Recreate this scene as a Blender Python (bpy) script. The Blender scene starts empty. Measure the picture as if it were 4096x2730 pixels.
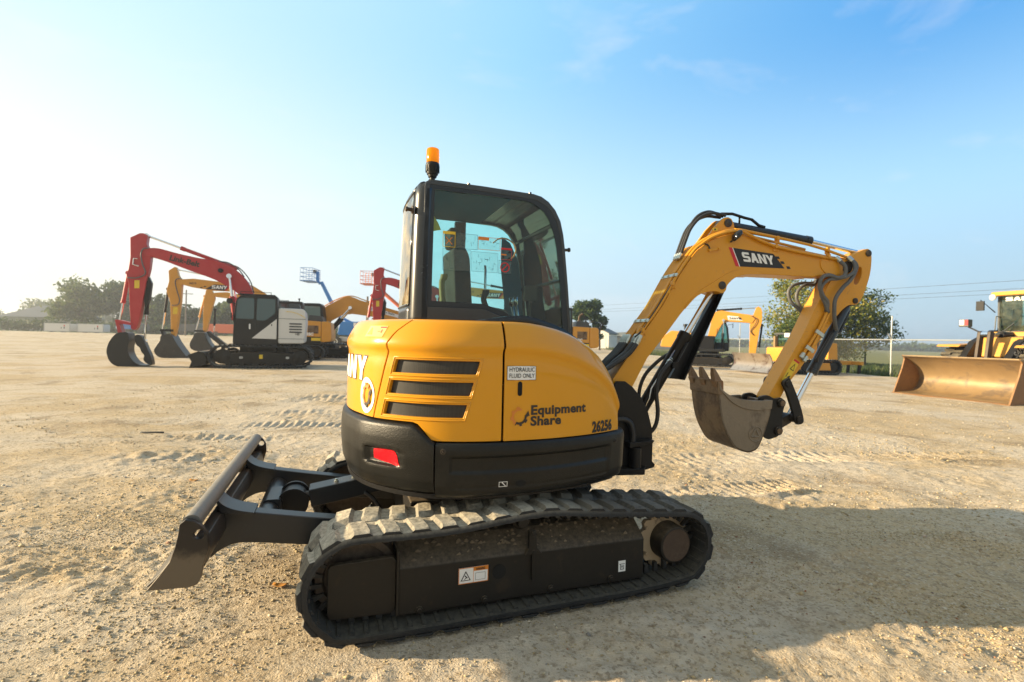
import bpy, bmesh, math, random
import numpy as np
from mathutils import Vector, Matrix, Euler
R_ = math.radians
sc = bpy.context.scene
col = sc.collection
random.seed(7)
# ------------------------------------------------------------------ camera
CAM_H = 1.56
cam_d = bpy.data.cameras.new('camera')
cam = bpy.data.objects.new('camera', cam_d)
col.objects.link(cam)
cam_d.sensor_fit = 'HORIZONTAL'
cam_d.sensor_width = 36.0
cam_d.lens = 36.0 * 1960 / 4096
cam_d.clip_start = 0.05
cam_d.clip_end = 5000
ROLL, PITCH = 0.024, 0.004
cam.matrix_world = Matrix.Translation((0, 0, CAM_H)) @ Matrix.Rotation(R_(90) - PITCH, 4, 'X') @ Matrix.Rotation(ROLL, 4, 'Z')
cam_d.dof.use_dof = True
cam_d.dof.focus_distance = 3.0
cam_d.dof.aperture_fstop = 2.8
sc.camera = cam
# ------------------------------------------------------------------ world, sun, exposure
SUN_EL = R_(15.0)
SUN_AZ = R_(180.0 + 2.8)          # direction towards the sun, measured from +X
sun_dir = Vector((math.cos(SUN_EL) * math.cos(SUN_AZ), math.cos(SUN_EL) * math.sin(SUN_AZ), math.sin(SUN_EL)))
world = bpy.data.worlds.new('World')
sc.world = world
world.use_nodes = True
wn, wl = world.node_tree.nodes, world.node_tree.links
wn.clear()
sky = wn.new('ShaderNodeTexSky')
sky.sky_type = 'NISHITA'
sky.sun_disc = False
sky.sun_elevation = SUN_EL
sky.sun_rotation = math.atan2(sun_dir.x, sun_dir.y)
sky.altitude = 0
sky.air_density = 1.4
sky.dust_density = 1.2
sky.ozone_density = 5.0
bg = wn.new('ShaderNodeBackground')
bg.inputs['Strength'].default_value = 0.125
wo = wn.new('ShaderNodeOutputWorld')
# thin cirrus wisps, laid out on the sky dome itself
wtc = wn.new('ShaderNodeTexCoord')
wsep = wn.new('ShaderNodeSeparateXYZ')
wl.new(wtc.outputs['Generated'], wsep.inputs[0])
wmap = wn.new('ShaderNodeMapping')
wmap.inputs['Scale'].default_value = (2.2, 2.2, 5.0)
wmap.inputs['Location'].default_value = (0.35, 0.2, 0.4)
wl.new(wtc.outputs['Generated'], wmap.inputs[0])
wno = wn.new('ShaderNodeTexNoise')
wno.inputs['Scale'].default_value = 1.6
wno.inputs['Detail'].default_value = 7
wno.inputs['Roughness'].default_value = 0.55
wno.inputs['Distortion'].default_value = 0.6
wl.new(wmap.outputs[0], wno.inputs['Vector'])
wr = wn.new('ShaderNodeValToRGB')
wr.color_ramp.elements[0].position = 0.55
wr.color_ramp.elements[0].color = (0, 0, 0, 1)
wr.color_ramp.elements[1].position = 0.85
wr.color_ramp.elements[1].color = (0.55, 0.55, 0.55, 1)
wl.new(wno.outputs['Fac'], wr.inputs[0])
wmix = wn.new('ShaderNodeMix')
wmix.data_type = 'RGBA'
wmix.inputs[0].default_value = 0.0
wl.new(sky.outputs[0], wmix.inputs[6])
wmix.inputs[7].default_value = (7.0, 7.2, 7.6, 1)
# milky morning haze in the air around the sun and along the horizon
def wmath(op, a, b=None, clamp=False):
    n = wn.new('ShaderNodeMath'); n.operation = op; n.use_clamp = clamp
    for s_, v in ((n.inputs[0], a), (n.inputs[1], b)):
        if v is None: continue
        if isinstance(v, (int, float)): s_.default_value = v
        else: wl.new(v, s_)
    return n.outputs[0]
def wcol(fac, a, b, mode='MIX'):
    n = wn.new('ShaderNodeMix'); n.data_type = 'RGBA'; n.blend_type = mode
    for s_, v in ((n.inputs[0], fac), (n.inputs[6], a), (n.inputs[7], b)):
        if isinstance(v, (int, float)): s_.default_value = v
        elif isinstance(v, tuple): s_.default_value = (*v, 1)
        else: wl.new(v, s_)
    return n.outputs[2]
wnrm = wn.new('ShaderNodeVectorMath'); wnrm.operation = 'NORMALIZE'; wl.new(wtc.outputs['Generated'], wnrm.inputs[0])
wdot = wn.new('ShaderNodeVectorMath'); wdot.operation = 'DOT_PRODUCT'; wl.new(wnrm.outputs[0], wdot.inputs[0]); wdot.inputs[1].default_value = tuple(sun_dir)
wsn = wn.new('ShaderNodeSeparateXYZ'); wl.new(wnrm.outputs[0], wsn.inputs[0])
glow = wmath('POWER', wmath('MULTIPLY_ADD', wdot.outputs['Value'], 0.5), 2.4)
glow.node.inputs[0].links[0].from_node.inputs[2].default_value = 0.5
el = wmath('ABSOLUTE', wsn.outputs['Z'])
low = wmath('EXPONENT', wmath('MULTIPLY', el, -7.0))
anti = wmath('SUBTRACT', 1.0, wmath('MULTIPLY', glow, 1.6, True), True)
def wramp(src, stops):
    r = wn.new('ShaderNodeValToRGB'); e = r.color_ramp.elements
    e[0].position, e[0].color = stops[0][0], (*[c / 4 for c in stops[0][1]], 1)
    e[1].position, e[1].color = stops[-1][0], (*[c / 4 for c in stops[-1][1]], 1)
    for p_, c_ in stops[1:-1]:
        x = e.new(p_); x.color = (*[c / 4 for c in c_], 1)
    wl.new(src, r.inputs[0])
    return wcol(1.0, r.outputs[0], (4.0, 4.0, 4.0), 'MULTIPLY')
ax_ = wmath('MULTIPLY_ADD', wsn.outputs['X'], 0.5); ax_.node.inputs[2].default_value = 0.5
hor_c = wramp(ax_, [(0.0, (4.0, 3.8, 3.1)), (0.16, (3.7, 3.50, 3.0)), (0.40, (2.70, 3.15, 3.40)), (0.85, (1.75, 2.30, 2.70)), (1.0, (1.7, 2.25, 2.70))])
mid_c = wramp(ax_, [(0.0, (4.0, 4.0, 3.8)), (0.16, (3.55, 3.65, 3.55)), (0.38, (2.80, 3.45, 3.60)), (0.62, (2.1, 3.05, 3.6)), (0.82, (1.70, 2.75, 3.60)), (1.0, (1.5, 2.5, 3.5))])
top_c = wramp(ax_, [(0.0, (2.8, 3.5, 3.7)), (0.22, (2.30, 3.20, 3.60)), (0.5, (1.28, 2.48, 3.50)), (0.78, (0.36, 1.40, 2.95)), (1.0, (0.3, 1.3, 2.8))])
def wstep(v, a_, b_):
    n = wn.new('ShaderNodeMapRange'); n.interpolation_type = 'SMOOTHSTEP'; n.inputs['From Min'].default_value = a_; n.inputs['From Max'].default_value = b_
    wl.new(v, n.inputs['Value']); return n.outputs[0]
haze_c = wcol(wstep(el, 0.02, 0.30), hor_c, mid_c)
haze_c = wcol(wstep(el, 0.20, 0.52), haze_c, top_c)
skyc = wcol(0.94, wmix.outputs[2], haze_c)
skyc = wcol(1.0, skyc, (1.02, 1.04, 1.05), 'MULTIPLY')
skyc = wcol(wr.outputs[0], skyc, (3.3, 3.35, 3.5))
zen = wmath('MULTIPLY', wmath('SUBTRACT', wsn.outputs['Z'], 0.67), 4.0, True)   # zenith above the view whitened, added to neutralise the sky fill
skyc = wcol(wmath('MULTIPLY', zen, 0.85), skyc, (2.3, 2.2, 1.85))
behind = wmath('MULTIPLY', wmath('MULTIPLY', wsn.outputs['Y'], -1.6, True), wmath('GREATER_THAN', wsn.outputs['Z'], -0.2))
skyc = wcol(wmath('MULTIPLY', behind, 0.7), skyc, (2.3, 2.2, 1.85))  # sky behind the camera, warm fill added outside the view
wl.new(skyc, bg.inputs['Color'])
wl.new(bg.outputs[0], wo.inputs['Surface'])
sun_d = bpy.data.lights.new('sun', 'SUN')
sun_d.energy = 5.0
sun_d.angle = R_(0.6)
sun_d.color = (1.0, 0.79, 0.50)
sun = bpy.data.objects.new('sun', sun_d)
col.objects.link(sun)
sun.rotation_euler = sun_dir.to_track_quat('Z', 'Y').to_euler()
sc.view_settings.view_transform = 'Standard'
sc.view_settings.look = 'None'
sc.view_settings.exposure = 1.23
sc.view_settings.gamma = 1.0
sc.view_settings.use_curve_mapping = False
sc.render.engine = 'CYCLES'
sc.cycles.transparent_max_bounces = 24
sc.cycles.max_bounces = 8
sc.cycles.volume_bounces = 0
sc.cycles.use_denoising = True
sc.cycles.sample_clamp_indirect = 6

# ------------------------------------------------------------------ materials
def nodes_of(name):
    m = bpy.data.materials.new(name)
    m.use_nodes = True
    nt = m.node_tree
    nt.nodes.clear()
    out = nt.nodes.new('ShaderNodeOutputMaterial')
    b = nt.nodes.new('ShaderNodeBsdfPrincipled')
    nt.links.new(b.outputs[0], out.inputs[0])
    return m, nt, nt.nodes, nt.links, b, out

def noise(N, L, scale, detail=4, rough=0.55, vec=None, dist=0.0):
    n = N.new('ShaderNodeTexNoise')
    n.inputs['Scale'].default_value = scale
    n.inputs['Detail'].default_value = detail
    n.inputs['Roughness'].default_value = rough
    n.inputs['Distortion'].default_value = dist
    if vec is not None:
        L.new(vec, n.inputs['Vector'])
    return n

def ramp(N, L, src, p0, p1, c0=(0, 0, 0, 1), c1=(1, 1, 1, 1)):
    r = N.new('ShaderNodeValToRGB')
    r.color_ramp.elements[0].position = p0
    r.color_ramp.elements[1].position = p1
    r.color_ramp.elements[0].color = c0 if len(c0) == 4 else (*c0, 1)
    r.color_ramp.elements[1].color = c1 if len(c1) == 4 else (*c1, 1)
    L.new(src, r.inputs[0])
    return r.outputs[0]

def mixc(N, L, fac, a, b, mode='MIX'):
    m = N.new('ShaderNodeMix')
    m.data_type = 'RGBA'
    m.blend_type = mode
    for sock, v in ((m.inputs[0], fac), (m.inputs[6], a), (m.inputs[7], b)):
        if isinstance(v, (int, float)):
            sock.default_value = v
        elif isinstance(v, tuple):
            sock.default_value = v if len(v) == 4 else (*v, 1)
        else:
            L.new(v, sock)
    return m.outputs[2]

def math_(N, L, op, a, b=None, clamp=False):
    m = N.new('ShaderNodeMath')
    m.operation = op
    m.use_clamp = clamp
    for s, v in ((m.inputs[0], a), (m.inputs[1], b)):
        if v is None:
            continue
        if isinstance(v, (int, float)):
            s.default_value = v
        else:
            L.new(v, s)
    return m.outputs[0]

DUST = (0.40, 0.345, 0.23)
def surf(name, c, rough=0.45, metal=0.0, dust=0.0, dust_up=0.0, var=0.10, bump=0.0, bscale=120.0, coat=0.0, spots=None, spot_amt=0.0, spot_scale=9.0, dust_c=DUST, spec=0.5, patch=False):
    """general painted / worn surface: colour variation, dust film, dust settled on up-facing faces, wear spots, fine bump"""
    m, nt, N, L, b, out = nodes_of(name)
    geo = N.new('ShaderNodeNewGeometry')
    tc = N.new('ShaderNodeTexCoord')
    vec = tc.outputs['Object']
    n1 = noise(N, L, 3.1, 6, 0.6, vec)
    n2 = noise(N, L, 38.0, 8, 0.7, vec)
    cd = tuple(max(0.0, v * (1 - var)) for v in c)
    cl = tuple(v * (1 + var) for v in c)
    colr = mixc(N, L, n1.outputs['Fac'], cd, cl)
    rgh = None
    if spots is not None:
        n3 = noise(N, L, spot_scale, 8, 0.68, vec, 0.3)
        f = ramp(N, L, n3.outputs['Fac'], 0.62 - 0.2 * spot_amt, 0.70 - 0.14 * spot_amt)
        f = math_(N, L, 'MULTIPLY', f, min(1.0, 0.35 + spot_amt))
        colr = mixc(N, L, f, colr, spots)
    if dust > 0 or dust_up > 0:
        sep = N.new('ShaderNodeSeparateXYZ')
        L.new(geo.outputs['Normal'], sep.inputs[0])
        up = math_(N, L, 'MULTIPLY_ADD', sep.outputs['Z'], 1.0)
        up.node.inputs[2].default_value = -0.15
        up = math_(N, L, 'MULTIPLY', up, dust_up, True)
        film = ramp(N, L, n2.outputs['Fac'], 0.35, 0.75)
        film2 = ramp(N, L, n1.outputs['Fac'], 0.30, 0.70)
        film = math_(N, L, 'MULTIPLY', film, film2)
        film = math_(N, L, 'MULTIPLY', film, dust)
        upn = math_(N, L, 'MULTIPLY', up, ramp(N, L, n2.outputs['Fac'], 0.18, 0.66))
        if patch:   # settled dust fades to a fraction along object X, with a noisy edge
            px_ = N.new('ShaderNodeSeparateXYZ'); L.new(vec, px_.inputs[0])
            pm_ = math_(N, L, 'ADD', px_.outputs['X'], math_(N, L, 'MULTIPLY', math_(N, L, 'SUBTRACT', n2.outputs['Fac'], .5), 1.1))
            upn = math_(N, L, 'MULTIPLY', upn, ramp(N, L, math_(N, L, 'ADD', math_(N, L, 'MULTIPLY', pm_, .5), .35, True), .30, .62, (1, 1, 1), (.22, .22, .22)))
        f = math_(N, L, 'ADD', film, upn, True)
        colr = mixc(N, L, f, colr, dust_c)
        rgh = math_(N, L, 'MULTIPLY_ADD', f, max(0.0, 0.85 - rough))
        rgh.node.inputs[2].default_value = rough
        rgh.node.use_clamp = True
    L.new(colr, b.inputs['Base Color'])
    if rgh is None:
        rr = math_(N, L, 'MULTIPLY_ADD', n2.outputs['Fac'], 0.18)
        rr.node.inputs[2].default_value = rough - 0.09
        L.new(rr, b.inputs['Roughness'])
    else:
        L.new(rgh, b.inputs['Roughness'])
    b.inputs['Metallic'].default_value = metal
    b.inputs['Specular IOR Level'].default_value = spec
    if coat:
        b.inputs['Coat Weight'].default_value = coat
        b.inputs['Coat Roughness'].default_value = 0.05
    if bump > 0:
        n4 = noise(N, L, bscale, 3, 0.6, vec)
        bp = N.new('ShaderNodeBump')
        bp.inputs['Strength'].default_value = 1.0
        bp.inputs['Distance'].default_value = bump
        L.new(n4.outputs['Fac'], bp.inputs['Height'])
        L.new(bp.outputs[0], b.inputs['Normal'])
    return m

def flat(name, c, rough=0.5, metal=0.0):
    m, nt, N, L, b, out = nodes_of(name)
    tc = N.new('ShaderNodeTexCoord')
    n1 = noise(N, L, 14.0, 4, 0.6, tc.outputs['Object'])
    L.new(mixc(N, L, n1.outputs['Fac'], tuple(v * 0.9 for v in c), tuple(min(1, v * 1.08) for v in c)), b.inputs['Base Color'])
    b.inputs['Roughness'].default_value = rough
    b.inputs['Metallic'].default_value = metal
    return m

def glass(name, tint, refl=1.0, dirt_and_sheen=0.06):
    m, nt, N, L, b, out = nodes_of(name)
    tr = N.new('ShaderNodeBsdfTransparent')
    tr.inputs[0].default_value = (*tint, 1)
    gl = N.new('ShaderNodeBsdfGlossy')
    gl.inputs['Roughness'].default_value = 0.01
    gl.inputs['Color'].default_value = (refl, refl, refl, 1)
    fr = N.new('ShaderNodeFresnel')
    fr.inputs['IOR'].default_value = 1.5
    df = N.new('ShaderNodeBsdfDiffuse')
    df.inputs[0].default_value = (*DUST, 1)
    m1 = N.new('ShaderNodeMixShader')
    L.new(fr.outputs[0], m1.inputs[0]); L.new(tr.outputs[0], m1.inputs[1]); L.new(gl.outputs[0], m1.inputs[2])
    tc = N.new('ShaderNodeTexCoord')
    nz = noise(N, L, 5.0, 6, 0.65, tc.outputs['Object'])
    f = math_(N, L, 'MULTIPLY', ramp(N, L, nz.outputs['Fac'], 0.35, 0.8), dirt_and_sheen * 2)
    m2 = N.new('ShaderNodeMixShader')
    L.new(f, m2.inputs[0]); L.new(m1.outputs[0], m2.inputs[1]); L.new(df.outputs[0], m2.inputs[2])
    L.new(m2.outputs[0], out.inputs[0])
    N.remove(b)
    return m

YEL = (0.64, 0.282, 0.006)
M = {}
M['yellow'] = surf('yellow_paint', YEL, rough=0.30, var=0.04, coat=0.5, spec=0.25, dust=0.01, bump=0.0)
M['yellow_boom'] = surf('worn_yellow_paint', YEL, rough=0.36, var=0.06, dust=0.06, dust_up=0.14, spots=(0.30, 0.15, 0.05), spot_amt=0.06, spot_scale=30)
M['yellow_arm'] = surf('scuffed_yellow_paint', YEL, rough=0.42, var=0.08, dust=0.12, dust_up=0.14, spots=(0.22, 0.12, 0.05), spot_amt=0.16, spot_scale=28)
M['yellow_far'] = surf('faded_yellow_paint', (0.60, 0.27, 0.022), rough=0.45, var=0.10, dust=0.15, dust_up=0.2)
M['black'] = surf('black_paint', (0.009, 0.009, 0.010), rough=0.40, dust=0.02, dust_up=0.04, var=0.1, spec=0.25)
M['black_plastic'] = surf('black_textured_plastic', (0.0075, 0.0078, 0.0072), rough=0.36, dust=0.035, bump=0.0016, bscale=170, var=0.1, spec=0.30)
M['cab_black'] = surf('cab_dark_paint', (0.011, 0.0115, 0.011), rough=0.27, dust=0.012, var=0.08, spec=0.8)
M['far_black'] = surf('far_black_paint', (0.013, 0.013, 0.013), rough=0.4, var=0.08, spec=0.35)
M['black_dusty'] = surf('dusty_black_steel', (0.0075, 0.0066, 0.0055), rough=0.5, dust=0.035, dust_up=0.80, var=0.2, spots=(0.035, 0.022, 0.013), spot_amt=0.2, spec=0.35, dust_c=(0.24, 0.185, 0.12))
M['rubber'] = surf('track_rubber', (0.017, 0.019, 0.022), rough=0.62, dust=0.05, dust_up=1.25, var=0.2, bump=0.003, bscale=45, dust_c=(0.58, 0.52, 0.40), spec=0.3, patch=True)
M['rubber_in'] = surf('track_rubber_dark', (0.016, 0.018, 0.020), rough=0.6, dust=0.10, dust_up=0.20, var=0.2, bump=0.002, bscale=70)
M['hose'] = surf('black_hose', (0.012, 0.012, 0.014), rough=0.5, dust=0.12)
M['hose_grey'] = surf('grey_braided_hose', (0.10, 0.105, 0.11), rough=0.6, dust=0.15)
M['steel'] = surf('bright_steel', (0.62, 0.62, 0.62), rough=0.18, metal=1.0, var=0.05)
M['chrome'] = surf('chrome_rod', (0.75, 0.76, 0.78), rough=0.07, metal=1.0, var=0.02)
M['zinc'] = surf('zinc_fitting', (0.52, 0.55, 0.50), rough=0.35, metal=0.8, var=0.1)
M['pin'] = surf('dark_pin_steel', (0.05, 0.04, 0.035), rough=0.5, metal=0.6, dust=0.2)
M['rust'] = surf('rusty_bucket_steel', (0.165, 0.100, 0.050), rough=0.50, metal=0.15, dust=0.40, dust_up=0.3, var=0.3, spots=(0.040, 0.015, 0.007), spot_amt=0.85, spot_scale=5, bump=0.002, bscale=50, dust_c=(0.30, 0.255, 0.18))
M['rust_side'] = surf('grey_brown_bucket_steel', (0.205, 0.160, 0.112), rough=0.5, metal=0.2, dust=0.4, dust_up=0.25, var=0.22, spots=(0.085, 0.060, 0.040), spot_amt=0.35, spot_scale=7, bump=0.002, bscale=50, dust_c=(0.33, 0.28, 0.20))
M['blade_steel'] = surf('worn_blade_steel', (0.022, 0.021, 0.020), rough=0.42, metal=0.1, dust=0.12, dust_up=0.2, spots=(0.07, 0.045, 0.03), spot_amt=0.25, dust_c=(0.30, 0.25, 0.18))
M['bluegrey'] = surf('blue_black_paint', (0.012, 0.015, 0.020), rough=0.34, dust=0.05, dust_up=0.18, var=0.15, dust_c=(0.20, 0.19, 0.17))
M['white'] = flat('white_vinyl', (0.78, 0.78, 0.76))
M['ink'] = flat('black_ink', (0.012, 0.012, 0.013))
M['ink_brown'] = flat('brown_black_ink', (0.028, 0.022, 0.015))
M['orange_ink'] = flat('orange_ink', (0.62, 0.20, 0.02))
M['red_ink'] = flat('red_ink', (0.55, 0.02, 0.025))
M['yellow_ink'] = flat('yellow_ink', (0.72, 0.50, 0.03))
M['glass'] = glass('teal_cab_glass', (0.67, 0.94, 0.925))
M['glass_rear'] = glass('rear_cab_glass', (0.70, 0.86, 0.80), dirt_and_sheen=0.38)  # dense pale film stands in for sky reflected at a grazing angle
M['glass_far'] = glass('far_cab_glass', (0.60, 0.82, 0.80), dirt_and_sheen=0.08)
M['frit'] = flat('black_glass_border', (0.010, 0.013, 0.017), rough=0.12)

# ------------------------------------------------------------------ mesh builder
class MB:
    def __init__(s):
        s.v = []; s.f = []; s.mi = []; s.cur = 0
    def add(s, vs, fs):
        k = len(s.v)
        s.v += [tuple(map(float, p)) for p in vs]
        for f in fs:
            s.f.append(tuple(i + k for i in f)); s.mi.append(s.cur)
        return s
    def box(s, c, d, rot=None):
        x, y, z = d[0] / 2, d[1] / 2, d[2] / 2
        vs = [Vector((sx * x, sy * y, sz * z)) for sx in (-1, 1) for sy in (-1, 1) for sz in (-1, 1)]
        if rot is not None:
            Rm = Euler(rot).to_matrix(); vs = [Rm @ p for p in vs]
        vs = [p + Vector(c) for p in vs]
        return s.add(vs, [(0, 1, 3, 2), (4, 6, 7, 5), (0, 4, 5, 1), (2, 3, 7, 6), (0, 2, 6, 4), (1, 5, 7, 3)])
    def prism(s, pts, y0, y1, off=None):
        n = len(pts)
        vs = [(p[0], y0, p[1]) for p in pts] + [(p[0], y1, p[1]) for p in pts]
        fs = [tuple(range(n)), tuple(range(2 * n - 1, n - 1, -1))]
        for i in range(n):
            j = (i + 1) % n
            fs.append((i, i + n, j + n, j))
        return s.add(vs, fs)
    def prism_z(s, pts, z0, z1):
        n = len(pts)
        vs = [(p[0], p[1], z0) for p in pts] + [(p[0], p[1], z1) for p in pts]
        fs = [tuple(range(n - 1, -1, -1)), tuple(range(n, 2 * n))]
        for i in range(n):
            j = (i + 1) % n
            fs.append((i, j, j + n, i + n))
        return s.add(vs, fs)
    def tube(s, path, r, n=8, caps=True, r_end=None):
        P = [Vector(p) for p in path]
        m = len(P); vs = []; prev = None
        for i, p in enumerate(P):
            if i == 0: t = P[1] - P[0]
            elif i == m - 1: t = P[-1] - P[-2]
            else: t = (P[i + 1] - P[i]).normalized() + (P[i] - P[i - 1]).normalized()
            if t.length < 1e-9: t = Vector((0, 0, 1))
            t.normalize()
            if prev is None:
                a = Vector((0, 0, 1)) if abs(t.z) < 0.9 else Vector((1, 0, 0))
                u = t.cross(a).normalized()
            else:
                u = (prev - t * prev.dot(t))
                u = u.normalized() if u.length > 1e-6 else t.orthogonal().normalized()
            prev = u
            w = t.cross(u)
            rr = r[i] if isinstance(r, (list, tuple)) else (r if r_end is None else r + (r_end - r) * i / (m - 1))
            for k in range(n):
                a = 2 * math.pi * k / n
                vs.append(p + (u * math.cos(a) + w * math.sin(a)) * rr)
        fs = []
        for i in range(m - 1):
            for k in range(n):
                k2 = (k + 1) % n
                fs.append((i * n + k, i * n + k2, (i + 1) * n + k2, (i + 1) * n + k))
        if caps:
            fs.append(tuple(range(n - 1, -1, -1)))
            fs.append(tuple((m - 1) * n + k for k in range(n)))
        return s.add(vs, fs)
    def cyl(s, p0, p1, r, r1=None, n=20):
        return s.tube([p0, p1], [r, r if r1 is None else r1], n)
    def lathe(s, o, axis, prof, n=28):
        """prof: list of (distance along axis, radius)"""
        o = Vector(o); t = Vector(axis).normalized(); u = t.orthogonal().normalized(); w = t.cross(u)
        vs = []
        for d, r in prof:
            for k in range(n):
                a = 2 * math.pi * k / n
                vs.append(o + t * d + (u * math.cos(a) + w * math.sin(a)) * max(r, 1e-4))
        fs = []
        for i in range(len(prof) - 1):
            for k in range(n):
                k2 = (k + 1) % n
                fs.append((i * n + k, i * n + k2, (i + 1) * n + k2, (i + 1) * n + k))
        fs.append(tuple(range(n - 1, -1, -1)))
        fs.append(tuple((len(prof) - 1) * n + k for k in range(n)))
        return s.add(vs, fs)
    def grid(s, rows):
        """rows: list of equal-length lists of points"""
        n = len(rows[0]); vs = [p for r in rows for p in r]; fs = []
        for i in range(len(rows) - 1):
            for k in range(n - 1):
                fs.append((i * n + k, i * n + k + 1, (i + 1) * n + k + 1, (i + 1) * n + k))
        return s.add(vs, fs)
    def loft(s, rings, closed=True, caps=True):
        n = len(rings[0]); vs = [p for r in rings for p in r]; fs = []
        for i in range(len(rings) - 1):
            for k in range(n if closed else n - 1):
                k2 = (k + 1) % n
                fs.append((i * n + k, i * n + k2, (i + 1) * n + k2, (i + 1) * n + k))
        if caps:
            fs.append(tuple(range(n - 1, -1, -1)))
            fs.append(tuple((len(rings) - 1) * n + k for k in range(n)))
        return s.add(vs, fs)

def spline(pts, n=8, closed=False):
    """Catmull-Rom through points of any dimension"""
    P = [np.array(p, float) for p in pts]; m = len(P); out = []
    rng = range(m if closed else m - 1)
    for i in rng:
        if closed:
            a, b, c, d = P[(i - 1) % m], P[i], P[(i + 1) % m], P[(i + 2) % m]
        else:
            a = P[i - 1] if i > 0 else 2 * P[0] - P[1]
            b, c = P[i], P[i + 1]
            d = P[i + 2] if i + 2 < m else 2 * P[-1] - P[-2]
        for k in range(n):
            t = k / n
            out.append(0.5 * (2 * b + (c - a) * t + (2 * a - 5 * b + 4 * c - d) * t * t + (3 * b - a - 3 * c + d) * t ** 3))
    if not closed:
        out.append(P[-1])
    return [tuple(map(float, p)) for p in out]

def build(name, mb, mat, parent=None, bevel=0.0, seg=2, smooth=0.6, solid=0.0, loc=None, rot=None, recalc=True):
    me = bpy.data.meshes.new(name)
    me.from_pydata(mb.v, [], mb.f)
    if recalc:
        bm = bmesh.new(); bm.from_mesh(me)
        bmesh.ops.recalc_face_normals(bm, faces=bm.faces)
        bm.to_mesh(me); bm.free()
    mats = mat if isinstance(mat, (list, tuple)) else [mat]
    for m_ in mats:
        me.materials.append(M[m_] if isinstance(m_, str) else m_)
    if len(mats) > 1:
        me.polygons.foreach_set('material_index', mb.mi)
    o = bpy.data.objects.new(name, me)
    col.objects.link(o)
    if parent is not None:
        o.parent = parent
    if loc is not None: o.location = loc
    if rot is not None: o.rotation_euler = rot
    if solid:
        sm = o.modifiers.new('thick', 'SOLIDIFY'); sm.thickness = solid; sm.offset = -1
    if bevel:
        bv = o.modifiers.new('bevel', 'BEVEL'); bv.width = bevel; bv.segments = seg
        bv.limit_method = 'ANGLE'; bv.angle_limit = R_(35); bv.harden_normals = True
        me.shade_smooth()
    elif smooth:
        me.shade_smooth()
        me.set_sharp_from_angle(angle=smooth)
    return o

def empty(name, label, cat, loc=(0, 0, 0), rz=0.0, group=None):
    o = bpy.data.objects.new(name, None)
    col.objects.link(o)
    o.location = loc; o.rotation_euler = (0, 0, rz); o.empty_display_size = 0.3
    tag(o, label, cat, group)
    return o

def tag(o, label, cat, group=None, kind=None):
    o['label'] = label; o['category'] = cat
    if group: o['group'] = group
    if kind: o['kind'] = kind
    return o

def struct(o, label, cat):
    return tag(o, label, cat, kind='structure')

def rrect(x0, z0, x1, z1, r, n=5):
    pts = []
    for cx, cz, a0 in ((x1 - r, z0 + r, -90), (x1 - r, z1 - r, 0), (x0 + r, z1 - r, 90), (x0 + r, z0 + r, 180)):
        for k in range(n + 1):
            a = R_(a0 + 90 * k / n); pts.append((cx + r * math.cos(a), cz + r * math.sin(a)))
    return pts

def round_poly(pts, r, n=4):
    """round the corners of a polygon"""
    out = []; m = len(pts)
    for i in range(m):
        p = Vector(pts[i]); a = Vector(pts[i - 1]) - p; b = Vector(pts[(i + 1) % m]) - p
        d = min(r, a.length * 0.45, b.length * 0.45)
        p0 = p + a.normalized() * d; p1 = p + b.normalized() * d
        for k in range(n + 1):
            t = k / n
            out.append(tuple(p0 * (1 - t) ** 2 + p * 2 * t * (1 - t) + p1 * t * t))
    return out

# flat lettering: returns triangles in the text plane
def text_tris(s, size, bold=0.0, align='LEFT', sx=1.0, shear=0.0, spacing=1.0, line=1.0):
    cu = bpy.data.curves.new('lettering', 'FONT')
    cu.body = s; cu.size = size; cu.offset = bold; cu.align_x = align; cu.shear = shear
    cu.space_character = spacing; cu.space_line = line; cu.resolution_u = 4
    ob = bpy.data.objects.new('lettering', cu)
    col.objects.link(ob)
    dg = bpy.context.evaluated_depsgraph_get()
    me = ob.evaluated_get(dg).to_mesh()
    V = [(v.co.x * sx, v.co.y) for v in me.vertices]
    F = [tuple(p.vertices) for p in me.polygons]
    ob.evaluated_get(dg).to_mesh_clear()
    bpy.data.objects.remove(ob); bpy.data.curves.remove(cu)
    return V, F

SANY_G = {  # heavy block capitals on a 10 x 7 cell
    'S': [[(0, 0), (8.2, 0), (9.6, .6), (10, 1.6), (10, 2.8), (9.6, 3.8), (8.4, 4.3), (3.4, 4.3), (3, 4.6), (3, 5.1), (3.4, 5.4), (9.6, 5.4), (9.6, 7), (1.8, 7), (.5, 6.4), (0, 5.4), (0, 4.2), (.5, 3.2), (1.6, 2.8), (6.6, 2.8), (7, 2.5), (7, 1.9), (6.6, 1.6), (0, 1.6)]],
    'A': [[(0, 0), (3.2, 7), (6.8, 7), (10, 0), (6.9, 0), (6.3, 1.5), (3.7, 1.5), (3.1, 0)]],
    'N': [[(0, 0), (0, 7), (3.2, 7), (7, 2.6), (7, 7), (10, 7), (10, 0), (6.8, 0), (3, 4.4), (3, 0)]],
    'Y': [[(3.5, 0), (3.5, 2.7), (-0.3, 7), (3.2, 7), (5, 4.6), (6.8, 7), (10.3, 7), (6.5, 2.7), (6.5, 0)]],
}
def sany_polys(word, h, w, gap=0.16):
    out = []; x = 0.0
    for ch in word:
        for p in SANY_G[ch]:
            out.append([(x + a / 10 * w, b / 7 * h) for a, b in p])
        x += w * (1 + gap)
    return out, x - w * gap
def ear_clip(poly):
    import mathutils.geometry as mg
    return mg.tessellate_polygon([[Vector((p[0], p[1], 0)) for p in poly]])

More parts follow.
